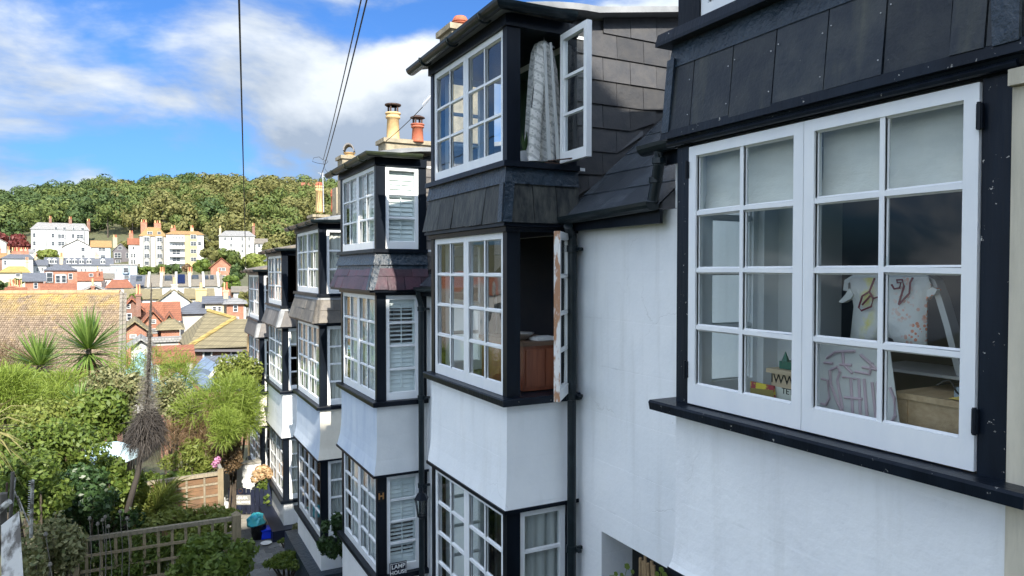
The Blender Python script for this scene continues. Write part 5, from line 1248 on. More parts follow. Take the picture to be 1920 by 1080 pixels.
# dry seed-head stalks along the trellis
SEEDL = ['tallest left dry seed-head stalk beside the left trellis post', 'short dry seed head second from the left trellis post', 'dry seed head third from the left trellis post', 'dry seed head fourth from the left trellis post, rising highest', 'dry seed head in front of the leaning dead stem', 'dry seed head left of the left trellis post, low down', 'lowest dry seed head at the bottom edge left of the trellis', 'dry seed head just right of the leaning dead stem', 'dry bent seed head between trellis post and leaning stem']
for k, (u, v0, v1, d) in enumerate(((168, 975, 1075, 8.6), (183, 985, 1080, 8.8), (192, 978, 1080, 8.9), (197, 972, 1060, 9.0), (225, 962, 1075, 9.2), (86, 1005, 1080, 7.4), (94, 1062, 1090, 7.2), (238, 975, 1080, 9.0), (203, 990, 1075, 8.7))):
    t = thing('seed_head', pc_(u, v1, d), SEEDL[k], 'dry stalk', 'dry seed heads along the trellis')
    p0, p1 = Vector(pc_(u + (k % 3) * 3, v1 + 20, d)), Vector(pc_(u, v0, d)); MB().tube([p0, (p0 + p1) / 2 + Vector((0.02, 0, 0)), p1], [0.006, 0.005, 0.004], 5).build('stalk', LM['deadlight'], t)
    MB().lathe(tuple(p1), [(0.004, -0.01), (0.02, 0.005), (0.022, 0.02), (0.012, 0.035), (0.016, 0.04), (0.002, 0.044)], 8).build('seed_pod', LM['deadlight'], t)

# trellis fence across the garden
def post(parent, x, y, z0, z1, s, m, name='post'):
    b = MB().box(x - s, x + s, y - s, y + s, z0, z1 - 0.06)
    b.add([(x - s*1.12, y - s*1.12, z1 - 0.06), (x + s*1.12, y - s*1.12, z1 - 0.06), (x + s*1.12, y + s*1.12, z1 - 0.06), (x - s*1.12, y + s*1.12, z1 - 0.06), (x, y, z1)], [(0, 1, 4), (1, 2, 4), (2, 3, 4), (3, 0, 4), (3, 2, 1, 0)])
    return b.build(name, m, parent)
pR, pL = at(443, 957, 9.85), at(138, 1000, 9.1)
tr = thing('trellis_fence', ((pR.x + pL.x) / 2, (pR.y + pL.y) / 2, -5.3), 'low weathered timber trellis fence across the garden foreground', 'fence')
post(tr, pR.x, pR.y, -5.4, pR.z, 0.055, M['timber_green']); post(tr, pL.x, pL.y, -5.2, pL.z, 0.06, M['timber_green'])
ex = (pL - pR); ex.z = 0; wid = ex.length; ex.normalize(); nn = Vector((-ex.y, ex.x, 0)); sg_ = -1 if nn.y > 0 else 1
slope = (pL.z - 0.09 - (pR.z - 0.10)) / wid
fT = Fr((pR.x, pR.y, pR.z - 0.10), (ex.x, ex.y, slope), (nn.x * sg_, nn.y * sg_, 0), (0, 0, 1))
MB(fT).box(0.06, wid - 0.07, -0.03, 0.03, -0.03, 0.02).build('top_rail', M['timber'], tr)
for k in range(11):
    x = 0.14 + (wid - 0.28) * k / 10; MB(fT).box(x - 0.018, x + 0.018, -0.012, 0.012, -1.2, -0.032).build('upright', M['timber_green'], tr)
for z in (-0.22, -0.42, -0.62, -0.82, -1.02): MB(fT).box(0.06, wid - 0.07, 0.0125, 0.03, z - 0.018, z + 0.018).build('cross_rail', M['timber_green'], tr)
# lattice fence panel further back
qR, qL = at(414, 884, 13.5), at(262, 905, 13.1)
lf = thing('lattice_fence', ((qR.x + qL.x) / 2, qR.y, -5.4), 'brown boarded fence panel faced with square timber lattice', 'fence')
ex = (qL - qR); ex.z = 0; wid = ex.length; ex.normalize(); nn = Vector((ex.y, -ex.x, 0)); nn = nn if nn.y < 0 else -nn
fL = Fr((qR.x, qR.y, qR.z), (ex.x, ex.y, (qL.z - qR.z) / wid), nn, (0, 0, 1))
MB(fL).box(-0.05, 0.05, -0.05, 0.05, -1.5, 0.05).build('post', M['timber_green'], lf)
MB(fL).box(0.052, wid + 0.3, -0.05, 0.04, -0.06, 0.0).build('top_rail', M['timber'], lf)
for k in range(9): MB(fL).box(0.055, wid + 0.3, -0.035 + 0.004 * (k % 2), -0.02, -0.065 - (k + 1) * 0.125, -0.07 - k * 0.125).build('board', M['panel_brown'], lf)
for k in range(5): MB(fL).box(0.27 + k * 0.31, 0.305 + k * 0.31, 0.0, 0.018, -1.2, -0.062).build('upright', M['timber'], lf)
for z in (-0.22, -0.44, -0.66, -0.90): MB(fL).box(0.052, wid + 0.3, -0.018, -0.001, z - 0.018, z + 0.018).build('cross_rail', M['timber'], lf)
q2 = at(402, 853, 17.0)
rl = thing('side_fence', (qR.x, qR.y + 1.5, -5.4), 'pale-topped fence running away behind the lattice panel', 'fence')
b = MB(); b.hexa([(qR.x - 0.03, qR.y + 0.06, qR.z), (qR.x + 0.03, qR.y + 0.06, qR.z), (q2.x + 0.03, q2.y, q2.z), (q2.x - 0.03, q2.y, q2.z)], (0, 0, 0.05)); b.build('top_rail', M['concrete'], rl)
for k in range(18):
    a = (k + 0.5) / 18; x = qR.x + (q2.x - qR.x) * a; y = qR.y + 0.08 + (q2.y - qR.y - 0.1) * a; z = qR.z + (q2.z - qR.z) * a
    MB().box(x - 0.012, x + 0.012, y - 0.07, y + 0.07, -5.5, z - 0.005).build('board', M['panel_brown'], rl)
# white garden wall by the farthest house
gw = thing('garden_wall', (1.6, 18.0, -5.5), 'low white garden wall beside the farthest bay house', 'wall')
MB().hexa([(1.05, 17.6, -5.6), (2.5, 17.6, -5.6), (2.5, 17.6, -4.55), (1.05, 17.6, -4.55)], (0, 0.15, 0)).build('wall_face', M['render_grey'], gw)
MB().box(1.0, 2.5, 17.57, 17.78, -4.55, -4.50).build('coping', M['concrete'], gw)
for k, (u0, v0, u1, v1) in enumerate(((462, 858, 452, 900), (468, 862, 461, 905))):
    tag(MB().tube([at(u1, v1 + 30, 16.8), at(u0, v0, 17.3)], 0.014, 6).build('garden_pole', M['black']), ('left' if k == 0 else 'right') + '-hand black pole leaning on the low white garden wall', 'pole')
# navy gate with name plate
ga = at(428, 915, 15.8); gb_ = at(503, 912, 15.8)
gz0, gz1 = -5.45, ga.z
gt_ = thing('garden_gate', ((ga.x + gb_.x) / 2, ga.y, gz0), 'navy boarded garden gate with a grey name plate', 'gate')
ex = (gb_ - ga); ex.z = 0; wid = ex.length; ex.normalize(); nn = Vector((ex.y, -ex.x, 0)); nn = nn if nn.y < 0 else -nn
fG = Fr((ga.x, ga.y, gz0), ex, nn, (0, 0, 1)); hh = gz1 - gz0
nb = 9
for k in range(nb): MB(fG).box(wid * k / nb + 0.006, wid * (k + 1) / nb - 0.006, -0.012, 0.01, 0.05, hh - 0.02 * ((k * 7) % 3)).build('board', M['navy'], gt_)
for z in (0.15, hh - 0.2): MB(fG).box(0.02, wid - 0.02, -0.04, -0.0125, z, z + 0.08).build('rail', M['navy'], gt_)
b = MB(fG); b.box(wid, wid + 0.09, -0.05, 0.05, -0.1, hh + 0.12); b.build('gate_post', M['navy'], gt_)
b = MB(fG); b.tube([(0.28 + 0.05 * math.cos(k * 0.6), 0.02, hh - 0.06 + 0.05 * math.sin(k * 0.6)) for k in range(12)], 0.008, 5); b.build('ring_latch', M['iron'], gt_)
sgn = thing('name_plate', fG((0.3, 0.02, hh - 0.35)), 'grey name plate with two lines of white lettering on the navy gate', 'sign')
MB(fG).box(0.10, 0.50, 0.012, 0.028, hh - 0.37, hh - 0.15).build('plate', M['plaque'], sgn)
text_mesh('lettering', 'LOUER', fG((0.31, 0.03, hh - 0.215)), ex, (0, 0, 1), 0.085, M['letter'], sgn, 0.001, bold=0.0015)
text_mesh('lettering', 'DOLLARIDE', fG((0.30, 0.03, hh - 0.31)), ex, (0, 0, 1), 0.074, M['letter'], sgn, 0.001, bold=0.0015)
# bin with bag, blue tub, white dish
bp = onz(487, 1012, -5.40)
bn = thing('black_bin', bp, 'black bucket bin stuffed with a turquoise bag by the navy gate', 'bin')
MB().lathe((bp.x, bp.y + 0.14, -5.405), [(0.13, 0), (0.155, 0.28), (0.165, 0.30), (0.14, 0.30)], 18).build('bucket', M['black_plastic'], bn, True)
b = MB(); rg2 = random.Random(5); vs = []; n1 = 12
prof = [(0.15, 0.26), (0.17, 0.31), (0.15, 0.40), (0.11, 0.46), (0.05, 0.50), (0.005, 0.51)]
for (r_, z_) in prof:
    for k in range(n1):
        t = 2 * math.pi * k / n1; q = r_ * (1 + rg2.uniform(-0.22, 0.22)); vs.append((bp.x - 0.05 + q * math.cos(t) * 1.1, bp.y + 0.14 + q * math.sin(t), -5.405 + z_ + rg2.uniform(-0.02, 0.02)))
fs = [(i*n1 + k, i*n1 + (k+1) % n1, (i+1)*n1 + (k+1) % n1, (i+1)*n1 + k) for i in range(len(prof) - 1) for k in range(n1)]
b.add(vs, fs).build('bag', M['turq'], bn)
bq = onz(502, 1010, -5.40)
tb = thing('blue_tub', bq, 'bright blue plastic tub lying beside the bin', 'tub')
b = MB(); b.hexa([(bq.x - 0.12, bq.y, -5.40), (bq.x + 0.14, bq.y, -5.40), (bq.x + 0.16, bq.y + 0.02, -5.24), (bq.x - 0.10, bq.y + 0.02, -5.24)], (0, 0.25, 0.0)); b.build('tub_body', M['blue_plastic'], tb)
b = MB(); b.box(bq.x - 0.125, bq.x + 0.175, bq.y - 0.012, bq.y + 0.285, -5.24, -5.22); b.build('rim', M['blue_plastic'], tb)
wq = onz(499, 1019, -5.39); tag(MB().lathe((wq.x, wq.y, -5.39), [(0.08, 0), (0.11, 0.018), (0.105, 0.02), (0.07, 0.006)], 18).build('white_dish', M['letter'], None, True), 'white dish on the pavers before the blue tub', 'dish')
# pale blue cover among shrubs
cc = at(205, 842, 11.9); cv = MB(); vs = []; fs = []; nr = 6; ns = 18
for i in range(nr + 1):
    a = i / nr * math.pi / 2
    for k in range(ns):
        t = 2 * math.pi * k / ns; rr = 0.46 * math.cos(a) * (1 + 0.05 * math.sin(5 * t + i)); vs.append((cc.x + rr * math.cos(t), cc.y + rr * math.sin(t), cc.z - 0.15 + 0.25 * math.sin(a) + 0.01 * math.sin(7 * t)))
for i in range(nr):
    for k in range(ns): fs.append((i*ns + k, i*ns + (k+1) % ns, (i+1)*ns + (k+1) % ns, (i+1)*ns + k))
cv.add(vs, fs); tag(cv.build('garden_cover', M['tarp'], None, True), 'pale blue sheeted cover half hidden among green shrubs', 'cover')
# blue sheeting behind the spike
for k, (u, v, w_, h_, d, lb) in enumerate(((262, 690, 0.55, 0.7, 18.5, 'tall blue sheet propped left behind the dead spike'), (330, 718, 0.55, 0.40, 18.0, 'crumpled blue sheet right behind the dead spike'), (255, 725, 0.4, 0.35, 17.6, 'pale blue sheet low behind the dead spike'))):
    p = at(u, v, d); b = MB(); b.prism([(p.x - w_, p.y, p.z - h_), (p.x + w_, p.y + 0.1, p.z - h_), (p.x + w_ * 0.5, p.y, p.z + h_ * 0.2), (p.x + 0.02, p.y, p.z + h_ * 0.6), (p.x - w_ * 0.6, p.y, p.z - h_ * 0.1)], (0, 0.25, 0))
    tag(b.build('blue_sheet', mat('blue_sheeting_%d' % k, (0.22, 0.42, 0.62), (0.36, 0.58, 0.70), 5, 0.5)), lb, 'sheet')
# rotting white boards and spiked strip at the lower left
M['peeldark'] = mat('dark_rotten_timber', (0.10, 0.09, 0.075), (0.28, 0.27, 0.24), 10, 0.9, 1.0, 40, (1, 1, 0.2), lo=0.5, hi=0.75)
rgt_ = Vector((rt.x, rt.y, 0)).normalized()
lw = thing('boundary_fence', (-0.6, 5.2, gh(-0.6, 5.2)), 'weathered grey boundary fence at the lower left edge', 'fence')
M['peel'] = mat('peeling_white_timber', (0.44, 0.43, 0.39), (0.10, 0.09, 0.075), 11, 0.9, 1.5, 40, (1, 0.3, 1), lo=0.45, hi=0.60)
for k, (q, th) in enumerate((([(2, 985, 5.7), (2, 1085, 5.0), (44, 1085, 5.0), (36, 958, 5.7)], 0.09),)):
    P = [at(u, v, d) for u, v, d in q]; b = MB(); b.hexa(P, (0, 0, -th)); b.build('capping_board', M['peel'], lw)
    for j in range(3):
        a0, a1 = P[3].lerp(P[2], j / 3), P[3].lerp(P[2], (j + 0.96) / 3); b = MB(); b.hexa([a0 + Vector((0, 0, -th)), a1 + Vector((0, 0, -th)), a1 + Vector((0, 0, -th - 0.6)), a0 + Vector((0, 0, -th - 0.6))], rgt_ * -0.03); b.build('side_board', M['peeldark'], lw)
for k, (u0, v0, u1, v1, d, s, mm) in enumerate(((4, 925, 2, 1000, 6.4, 0.045, 'peeldark'), (24, 885, 19, 985, 6.6, 0.018, 'peeldark'), (13, 905, 9, 1030, 6.5, 0.010, 'iron'), (27, 896, 22, 950, 6.7, 0.014, 'peel'), (33, 930, 55, 985, 6.6, 0.006, 'peel'), (26, 915, 40, 960, 6.6, 0.005, 'peel'))):
    MB().tube([at(u1, v1, d), at(u0, v0, d)], s, 6).build('rough_post', M[mm], lw)
MB().tube([at(-10, 965, 6.3), at(18, 940, 6.3)], 0.03, 6).build('broken_rail', M['peel'], lw)
ss = thing('spike_strip', at(61, 1005, 6.9), 'white strip with rows of bird spikes standing on end', 'spike strip')
b = MB(); b.tube([at(58, 1008, 6.9), at(61, 900, 6.9)], 0.017, 6); b.build('strip', M['peel'], ss)
for k in range(16):
    p = at(60.5 - 0.15 * k, 903 + 4.2 * k, 6.9); MB().tube([p, p - rt * 0.035 + upv * 0.004], 0.0025, 4).build('spike', M['alu'], ss)
# canes and pot plants in the recess of the tall house
pb = onx(1205, 1075, 3.15)
cn = thing('cane_bundle', (3.22, pb.y, -2.6), 'bundle of cut bamboo canes standing in the dark recess', 'canes')
for k, (u, v) in enumerate(((1201, 1046), (1206, 1052), (1210, 1040), (1215, 1056), (1222, 1052), (1226, 1060))):
    p = onx(u, v, 3.22); MB().tube([(p.x + 0.01 * k, p.y + 0.01, -2.6), tuple(p)], 0.012, 7).build('cane', mat('bamboo_%d' % k, (0.36, 0.25, 0.13), (0.26, 0.17, 0.09), 20, 0.7), cn)
np_leaf = thing('nasturtium', (3.12, onx(1190, 1075, 3.12).y, -2.5), 'round-leaved nasturtium trailing in front of the dark recess', 'plant')
for k, (u, v, r_) in enumerate(((1176, 1062, 0.026), (1186, 1072, 0.018), (1155, 1076, 0.02), (1240, 1068, 0.022), (1232, 1076, 0.02), (1246, 1078, 0.024), (1166, 1078, 0.018))):
    p = onx(u, v, 3.12); b = MB(); b.prism([p + (X_ * math.cos(t) * 0.4 - Y_ * math.cos(t) * 0.9 + Z_ * math.sin(t)) * r_ * (0.9 + 0.1 * math.cos(5 * t)) for t in [2 * math.pi * j / 12 for j in range(12)]], (-0.002, -0.002, 0.001)); b.build('leaf', LM['green'], np_leaf)
    MB().tube([p, (p + Vector((3.12, p.y + 0.05, -2.3))) / 2, Vector((3.12, p.y + 0.08, -2.3))], 0.003, 4).build('stem', LM['yellowgreen'], np_leaf)

# ------------------------------------------------------------------ town
WMt = {}
def wallm(key, c1, c2=None, **k): WMt[key] = mat('town_' + key, c1, c2 or tuple(x * 0.88 for x in c1), 0.6, 0.85, **k)
wallm('white', (0.52, 0.52, 0.51)); wallm('cream', (0.52, 0.47, 0.33)); wallm('yellow', (0.52, 0.41, 0.20)); wallm('pale', (0.46, 0.45, 0.41)); wallm('bluewhite', (0.38, 0.46, 0.55)); wallm('pinkwhite', (0.72, 0.58, 0.50))
wallm('greyshingle', (0.14, 0.13, 0.14)); wallm('stone', (0.42, 0.35, 0.24))
WMt['brick'] = mat('town_brick', (0.40, 0.155, 0.085), (0.30, 0.115, 0.07), 1.2, 0.9, brick=((0.42, 0.34, 0.27), 0.225, 0.075))
WMt['brickdark'] = mat('town_dark_brick', (0.24, 0.11, 0.075), (0.17, 0.08, 0.06), 1.2, 0.9, brick=((0.30, 0.25, 0.2), 0.225, 0.075))
def roofm(key, c1, c2, row=0.16, w=0.2, scale=1.4): WMt[key] = mat('roof_' + key, c1, c2, scale, 0.85, brick=(tuple(x * 0.45 for x in c1), w, row), bdist=0.02)
roofm('slate', (0.165, 0.175, 0.20), (0.13, 0.14, 0.16)); roofm('terracotta', (0.36, 0.14, 0.075), (0.28, 0.105, 0.06)); roofm('orange', (0.44, 0.27, 0.11), (0.35, 0.20, 0.085))
roofm('mossy', (0.30, 0.25, 0.14), (0.22, 0.185, 0.105)); roofm('greybrown', (0.27, 0.235, 0.185), (0.2, 0.18, 0.15)); roofm('lightgrey', (0.36, 0.35, 0.33), (0.28, 0.275, 0.27))
roofm('bluegrey', (0.20, 0.27, 0.36), (0.16, 0.21, 0.29), 0.3, 0.5); roofm('yellowmoss', (0.52, 0.38, 0.12), (0.40, 0.29, 0.10))
M['farglass'] = mat('far_window_glass', (0.025, 0.033, 0.042), (0.06, 0.07, 0.08), 0.8, 0.2, spec=0.4)
M['solar'] = mat('solar_panel_glass', (0.01, 0.016, 0.05), None, 1, 0.15)
rgt = Vector((rt.x, rt.y, 0)).normalized(); fwd = Vector((fw.x, fw.y, 0)).normalized()
def far(label, u0, u1, vE, vB, D, depth, roof, vT, wm, rm, wins=(), chims=(), name='house', yaw=0.0, group='houses of the town below', pots='potyellow', frame='white', cat='house', over=0.35, ridge=None, bays=()):
    """house seen from the front: eave line vE, lowest visible wall vB, ridge vT (photograph pixels) at depth D metres"""
    uc = (u0 + u1) / 2; tcn = (uc - 960) / FPX; dist = D * math.sqrt(1 + tcn * tcn)
    c = at(uc, vE, D); zE = c.z; dk = lambda dy: D * (dist + dy) / dist
    zT = at(uc, vT, dk(depth / 2 if roof in ('side', 'hip') else 0)).z; zB = min(at(uc, vB, D).z, gh(c.x, c.y)) - 1.5
    ey0 = Vector((c.x, c.y, 0)).normalized(); ex0 = Vector((ey0.y, -ey0.x, 0))        # faces the viewer's hill
    ex = ex0 * math.cos(yaw) + ey0 * math.sin(yaw); ey = ey0 * math.cos(yaw) - ex0 * math.sin(yaw)
    f = Fr((c.x, c.y, 0), ex, ey, (0, 0, 1)); t = thing(name, (c.x, c.y, zB), label, cat, group)
    px = lambda u: math.tan(math.atan((u - 960) / FPX) - math.atan(tcn)) * dist
    pz = lambda v: at(uc, v, D).z
    w = px(u1) - px(u0)
    h = w / 2; o = over
    if roof == 'gable':              # gable end towards us
        MB(f).prism([(-h, 0, zB), (h, 0, zB), (h, 0, zE), (0, 0, zT), (-h, 0, zE)], (0, depth, 0)).build('wall', WMt[wm], t)
        sl = (zT - zE) / h
        for s in (-1, 1):
            b = MB(f); b.hexa([(0, -o, zT + 0.1), (s * (h + o), -o, zE - o * sl + 0.1), (s * (h + o), depth + o, zE - o * sl + 0.1), (0, depth + o, zT + 0.1)], (0, 0, 0.12)); b.build('roof_slope', WMt[rm], t)
    else:
        MB(f).box(-h, h, 0, depth, zB, zE).build('wall', WMt[wm], t)
        if roof == 'side':           # ridge parallel to us
            dm = depth / 2; b = MB(f); b.hexa([(-h - o, -o, zE), (h + o, -o, zE), (h + o, dm, zT), (-h - o, dm, zT)], (0, 0, 0.12)); b.build('roof_slope', WMt[rm], t)
            b = MB(f); b.hexa([(-h - o, dm, zT), (h + o, dm, zT), (h + o, depth + o, zE), (-h - o, depth + o, zE)], (0, 0, 0.11)); b.build('roof_slope', WMt[rm], t)
            for s in (-1, 1): MB(f).prism([(s * h, 0, zE), (s * h, depth, zE), (s * h, dm, zT)], (-s * 0.3, 0, 0)).build('gable_wall', WMt[wm], t)
        elif roof == 'hip':
            r0, r1 = (px(ridge[0]), px(ridge[1])) if ridge else (-h * 0.6, h * 0.6); dm = depth / 2
            b = MB(f); b.add([(-h - o, -o, zE), (h + o, -o, zE), (h + o, depth + o, zE), (-h - o, depth + o, zE), (r0, dm, zT), (r1, dm, zT)], [(0, 1, 5, 4), (1, 2, 5), (2, 3, 4, 5), (3, 0, 4), (3, 2, 1, 0)]); b.build('roof', WMt[rm], t)
        elif roof == 'flat': MB(f).box(-h - 0.2, h + 0.2, -0.2, depth + 0.2, zE, zE + max(0.3, zT - zE)).build('roof', WMt[rm], t)
    for bw in bays:                  # projecting bays (u0,u1,v0,v1,depth)
        a, b2 = px(bw[0]), px(bw[1]); d_ = bw[4]; za, zb = pz(bw[3]), pz(bw[2]); n = 7
        pts = [(a + (b2 - a) * i / n, -d_ * math.sin(math.pi * i / n) ** 0.6) for i in range(n + 1)]
        b = MB(f); b.prism([(x, y, za) for x, y in pts], (0, 0, zb - za)); b.build('bow_bay', WMt[wm if len(bw) < 6 else bw[5]], t)
    for wn in wins:                  # (u0,v0,u1,v1[,proud])
        a, b2 = px(wn[0]), px(wn[2]); za, zb = pz(wn[3]), pz(wn[1]); pr = -(wn[4] if len(wn) > 4 else 0.0); fr_ = max(0.06, 0.06 * (b2 - a))
        b = MB(f); y0_, y1_ = pr - 0.07, pr - 0.005
        b.box(a, a + fr_, y0_, y1_, za, zb); b.box(b2 - fr_, b2, y0_, y1_, za, zb); b.box(a + fr_, b2 - fr_, y0_, y1_, za, za + fr_); b.box(a + fr_, b2 - fr_, y0_, y1_, zb - fr_, zb)
        nm = max(1, round((b2 - a) / 0.9))
        for i in range(1, nm): x = a + (b2 - a) * i / nm; b.box(x - fr_ * 0.35, x + fr_ * 0.35, y0_ + 0.01, y1_, za + fr_, zb - fr_)
        zm = (za + zb) / 2
        for i in range(nm):
            xa, xb = a + (b2 - a) * i / nm + fr_ * (1 if i == 0 else 0.35), a + (b2 - a) * (i + 1) / nm - fr_ * (1 if i == nm - 1 else 0.35); b.box(xa, xb, y0_ + 0.01, y1_, zm - fr_ * 0.3, zm + fr_ * 0.3)
        wo_ = b.build('window', WMt['white'], t)
        MB(f).poly([(a + fr_ * 0.5, pr - 0.03, za + fr_ * 0.5), (b2 - fr_ * 0.5, pr - 0.03, za + fr_ * 0.5), (b2 - fr_ * 0.5, pr - 0.03, zb - fr_ * 0.5), (a + fr_ * 0.5, pr - 0.03, zb - fr_ * 0.5)]).build('pane', M['farglass'], wo_)
    for cm in chims:                 # (u0,u1,vtop,vbase,npots,material,depthfrac)
        dy = depth * (cm[6] if len(cm) > 6 else 0.5); kd = (dist + dy) / dist
        a, b2 = px(cm[0]) * kd, px(cm[1]) * kd; za, zb = at(uc, cm[3], dk(dy)).z - 0.8, at(uc, cm[2], dk(dy)).z
        b = MB(f).box(a, b2, dy - 0.45, dy + 0.45, za, zb); b.box(a - 0.08, b2 + 0.08, dy - 0.53, dy + 0.53, zb, zb + 0.14)
        co = b.build('chimney', WMt[cm[5]], t)
        for i in range(cm[4]):
            x = a + (b2 - a) * (i + 0.5) / cm[4]; p = f((x, dy, zb + 0.14)); rr = min(0.18, (b2 - a) / cm[4] * 0.36)
            MB().lathe(tuple(p), [(rr, 0), (rr * 0.75, 0.7), (rr * 0.95, 0.72), (rr * 0.9, 0.8)], 8).build('chimney_pot', M[pots if i % 2 == 0 else 'potred'], co)
    t['_f'] = 0; del t['_f']
    return t, f, px, pz
def grid(us, vs, w, h): return [(u - w / 2, v - h / 2, u + w / 2, v + h / 2) for v in vs for u in us]

# hillside villas
far('long white bow-windowed mansion under the wood, grey roof and brown chimneys', 59, 167, 431, 480, 225, 12, 'hip', 418, 'white', 'lightgrey',
    grid((64, 99, 137), (442, 457), 5.5, 8) + grid((76, 80, 84), (442, 457), 3, 7) + [(u, v - 4, u + 13, v + 4, 1.3) for u in (108, 143) for v in (443, 457)] + grid((63, 80), (470,), 5, 7) + [(113, 466, 119, 476)] + [(102 + 0, 426, 108, 431, .3), (118, 426, 124, 431, .3), (136, 426, 140, 431, .3), (152, 426, 158, 431, .3)],
    [(92, 97, 411, 424, 2, 'brickdark'), (129, 135, 411, 424, 2, 'brickdark'), (163, 169, 414, 428, 2, 'brickdark')], bays=((106, 125, 433, 480, 1.3), (141, 160, 433, 480, 1.3), (73, 88, 433, 480, 0.9)), ridge=(70, 160))
far('dark shingled villa with white bay and steep gable', 212, 240, 470, 497, 215, 9, 'gable', 457, 'greyshingle', 'lightgrey', [(221, 462, 229, 468), (214, 474, 227, 484, .6), (236, 474, 241, 484), (216, 487, 226, 493, .6)], [(212, 220, 446, 460, 2, 'stone')])
far('narrow white house tucked beside the silver bow-fronted block', 241, 262, 459, 498, 212, 9, 'side', 447, 'white', 'terracotta', grid((250,), (465,), 4, 6) + grid((247, 252), (479, 491), 3.5, 8), [(242, 250, 438, 456, 2, 'brick')])
far('tall silver-grey block with two rounded bays and orange roof', 262, 311, 443, 503, 208, 12, 'hip', 426, 'pale', 'orange',
    [(u, v - 4, u + 10, v + 4, 1.5) for u in (270, 294) for v in (449, 464, 480)] + [(270, 490, 279, 497, 1.5), (296, 490, 304, 497, 1.5)] + [(276, 434, 286, 441, -.8), (295, 434, 302, 439, -.8)],
    [(264, 276, 418, 432, 3, 'brick'), (289, 302, 419, 432, 3, 'brick')], bays=((267, 283, 443, 503, 1.5), (290, 307, 443, 503, 1.5)), ridge=(277, 298))
_t, _f, _px, _pz = far('cream and yellow flats with stacked white balconies', 312, 382, 440, 502, 204, 12, 'hip', 433, 'white', 'orange',
    [(322, 443, 345, 449), (322, 456, 345, 462), (322, 468, 338, 478), (322, 482, 338, 491)] + [(357, v - 4, 368, v + 4, 0.6) for v in (444, 457, 471, 486)] + [(371, 453, 377, 460)], [(320, 330, 429, 438, 2, 'brick'), (357, 363, 428, 436, 2, 'stone')], ridge=(324, 372))
MB(_f).box(_px(346), _px(357), -0.08, -0.01, _pz(502), _pz(441)).build('yellow_panel', WMt['yellow'], _t); MB(_f).box(_px(357), _px(369), -0.55, -0.01, _pz(502), _pz(441)).build('yellow_bay', WMt['yellow'], _t)
for v in (451, 464, 479, 492): MB(_f).box(_px(317), _px(346), -1.3, -0.01, _pz(v + 3), _pz(v)).build('balcony', WMt['white'], _t)
far('pale four-storey hotel-like villa before the wood with tall brown chimney', 411, 478, 443, 500, 200, 12, 'hip', 433, 'pale', 'lightgrey', grid((422, 434), (448,), 4, 6) + grid((454, 467), (448, 461), 3.5, 7) + grid((433,), (460,), 4, 6) + grid((454,), (471,), 4, 5), [(411, 415, 430, 442, 1, 'stone'), (473, 478, 424, 443, 2, 'brickdark')], ridge=(422, 468))
far('low white annexe right of the pale villa', 479, 500, 457, 480, 198, 9, 'side', 448, 'white', 'greybrown', grid((486,), (461,), 5, 6))
far('broad white gabled house with one small window below the mansion', 119, 172, 463, 486, 190, 16, 'gable', 450, 'white', 'greybrown', [(152, 464, 159, 471), (153, 478, 159, 483)])
far('blue-shaded wing with orange tiled roof joined to the broad gable', 172, 207, 464, 486, 191, 9, 'side', 452, 'bluewhite', 'orange', [(184, 464, 198, 471), (188, 478, 198, 484)])
far('white house with hipped slate roof and long row of chimney pots at left', 4, 62, 485, 507, 150, 12, 'hip', 476, 'white', 'slate', [(7, 488, 12, 497)], [(22, 54, 472, 480, 8, 'brick'), (14, 19, 470, 482, 2, 'stone')], ridge=(18, 56))
far('orange-roofed house at the far left edge of the town', -30, 20, 485, 510, 160, 10, 'side', 475, 'brickdark', 'orange', (), [(-6, 2, 468, 482, 2, 'brick')])
far('grey gabled house half cut by the left edge below the copper tree', -25, 12, 455, 480, 205, 9, 'gable', 446, 'pale', 'lightgrey')
# terrace with dormers
_t, _f, _px, _pz = far('long white terrace with a row of white dormers and slate roof', 86, 212, 498, 516, 165, 10, 'side', 484, 'white', 'slate', grid((153, 160, 184, 191), (506,), 3.5, 6), [(113, 119, 482, 496, 3, 'stone', 0.3), (178, 186, 479, 490, 3, 'stone')])
for u in (92, 102, 129, 140, 153, 167, 193):
    d_ = thing  # dormers are parts of the terrace
    b = MB(_f); a, c2 = _px(u - 4.5), _px(u + 4.5); z0, z1, z2 = _pz(495), _pz(487.5), _pz(484)
    b.prism([(a, 0.5, z0), (c2, 0.5, z0), (c2, 0.5, z1), ((a + c2) / 2, 0.5, z2), (a, 0.5, z1)], (0, 4, 0)); do = b.build('dormer', WMt['white'], _t)
    for s in (-1, 1):
        x = (a + c2) / 2; b = MB(_f); b.box(x + (0.08 if s > 0 else -0.42), x + (0.42 if s > 0 else -0.08), 0.44, 0.49, _pz(493), _pz(488)); b.build('dormer_pane', M['farglass'], do)
far('white flat-topped house with angular bay next to the long terrace', 208, 257, 498, 524, 150, 10, 'flat', 496, 'bluewhite', 'lightgrey', [(203 + 0, 503, 206, 510), (216, 503, 219, 510), (231, 502, 241, 511, .8), (232, 517, 242, 522, .4)], bays=((229, 243, 500, 513, 0.8),))
far('cream house with patchy orange and grey hip roof at left', 0, 55, 511, 536, 120, 10, 'hip', 499, 'cream', 'yellowmoss', [(29, 513, 38, 519)], [(48, 54, 492, 508, 3, 'stone')], ridge=(16, 46))
far('grey hip-roofed brick house with tall white corner windows', 83, 145, 507, 552, 105, 10, 'hip', 495, 'brick', 'slate', [(87, 511, 99, 529, .5), (104, 516, 113, 530, .8), (115, 516, 124, 530, .8), (128, 513, 136, 524)], [(112, 118, 484, 497, 3, 'stone')], bays=((85, 100, 510, 530, 0.5, 'white'), (103, 126, 514, 532, 0.8, 'white')), ridge=(108, 122))
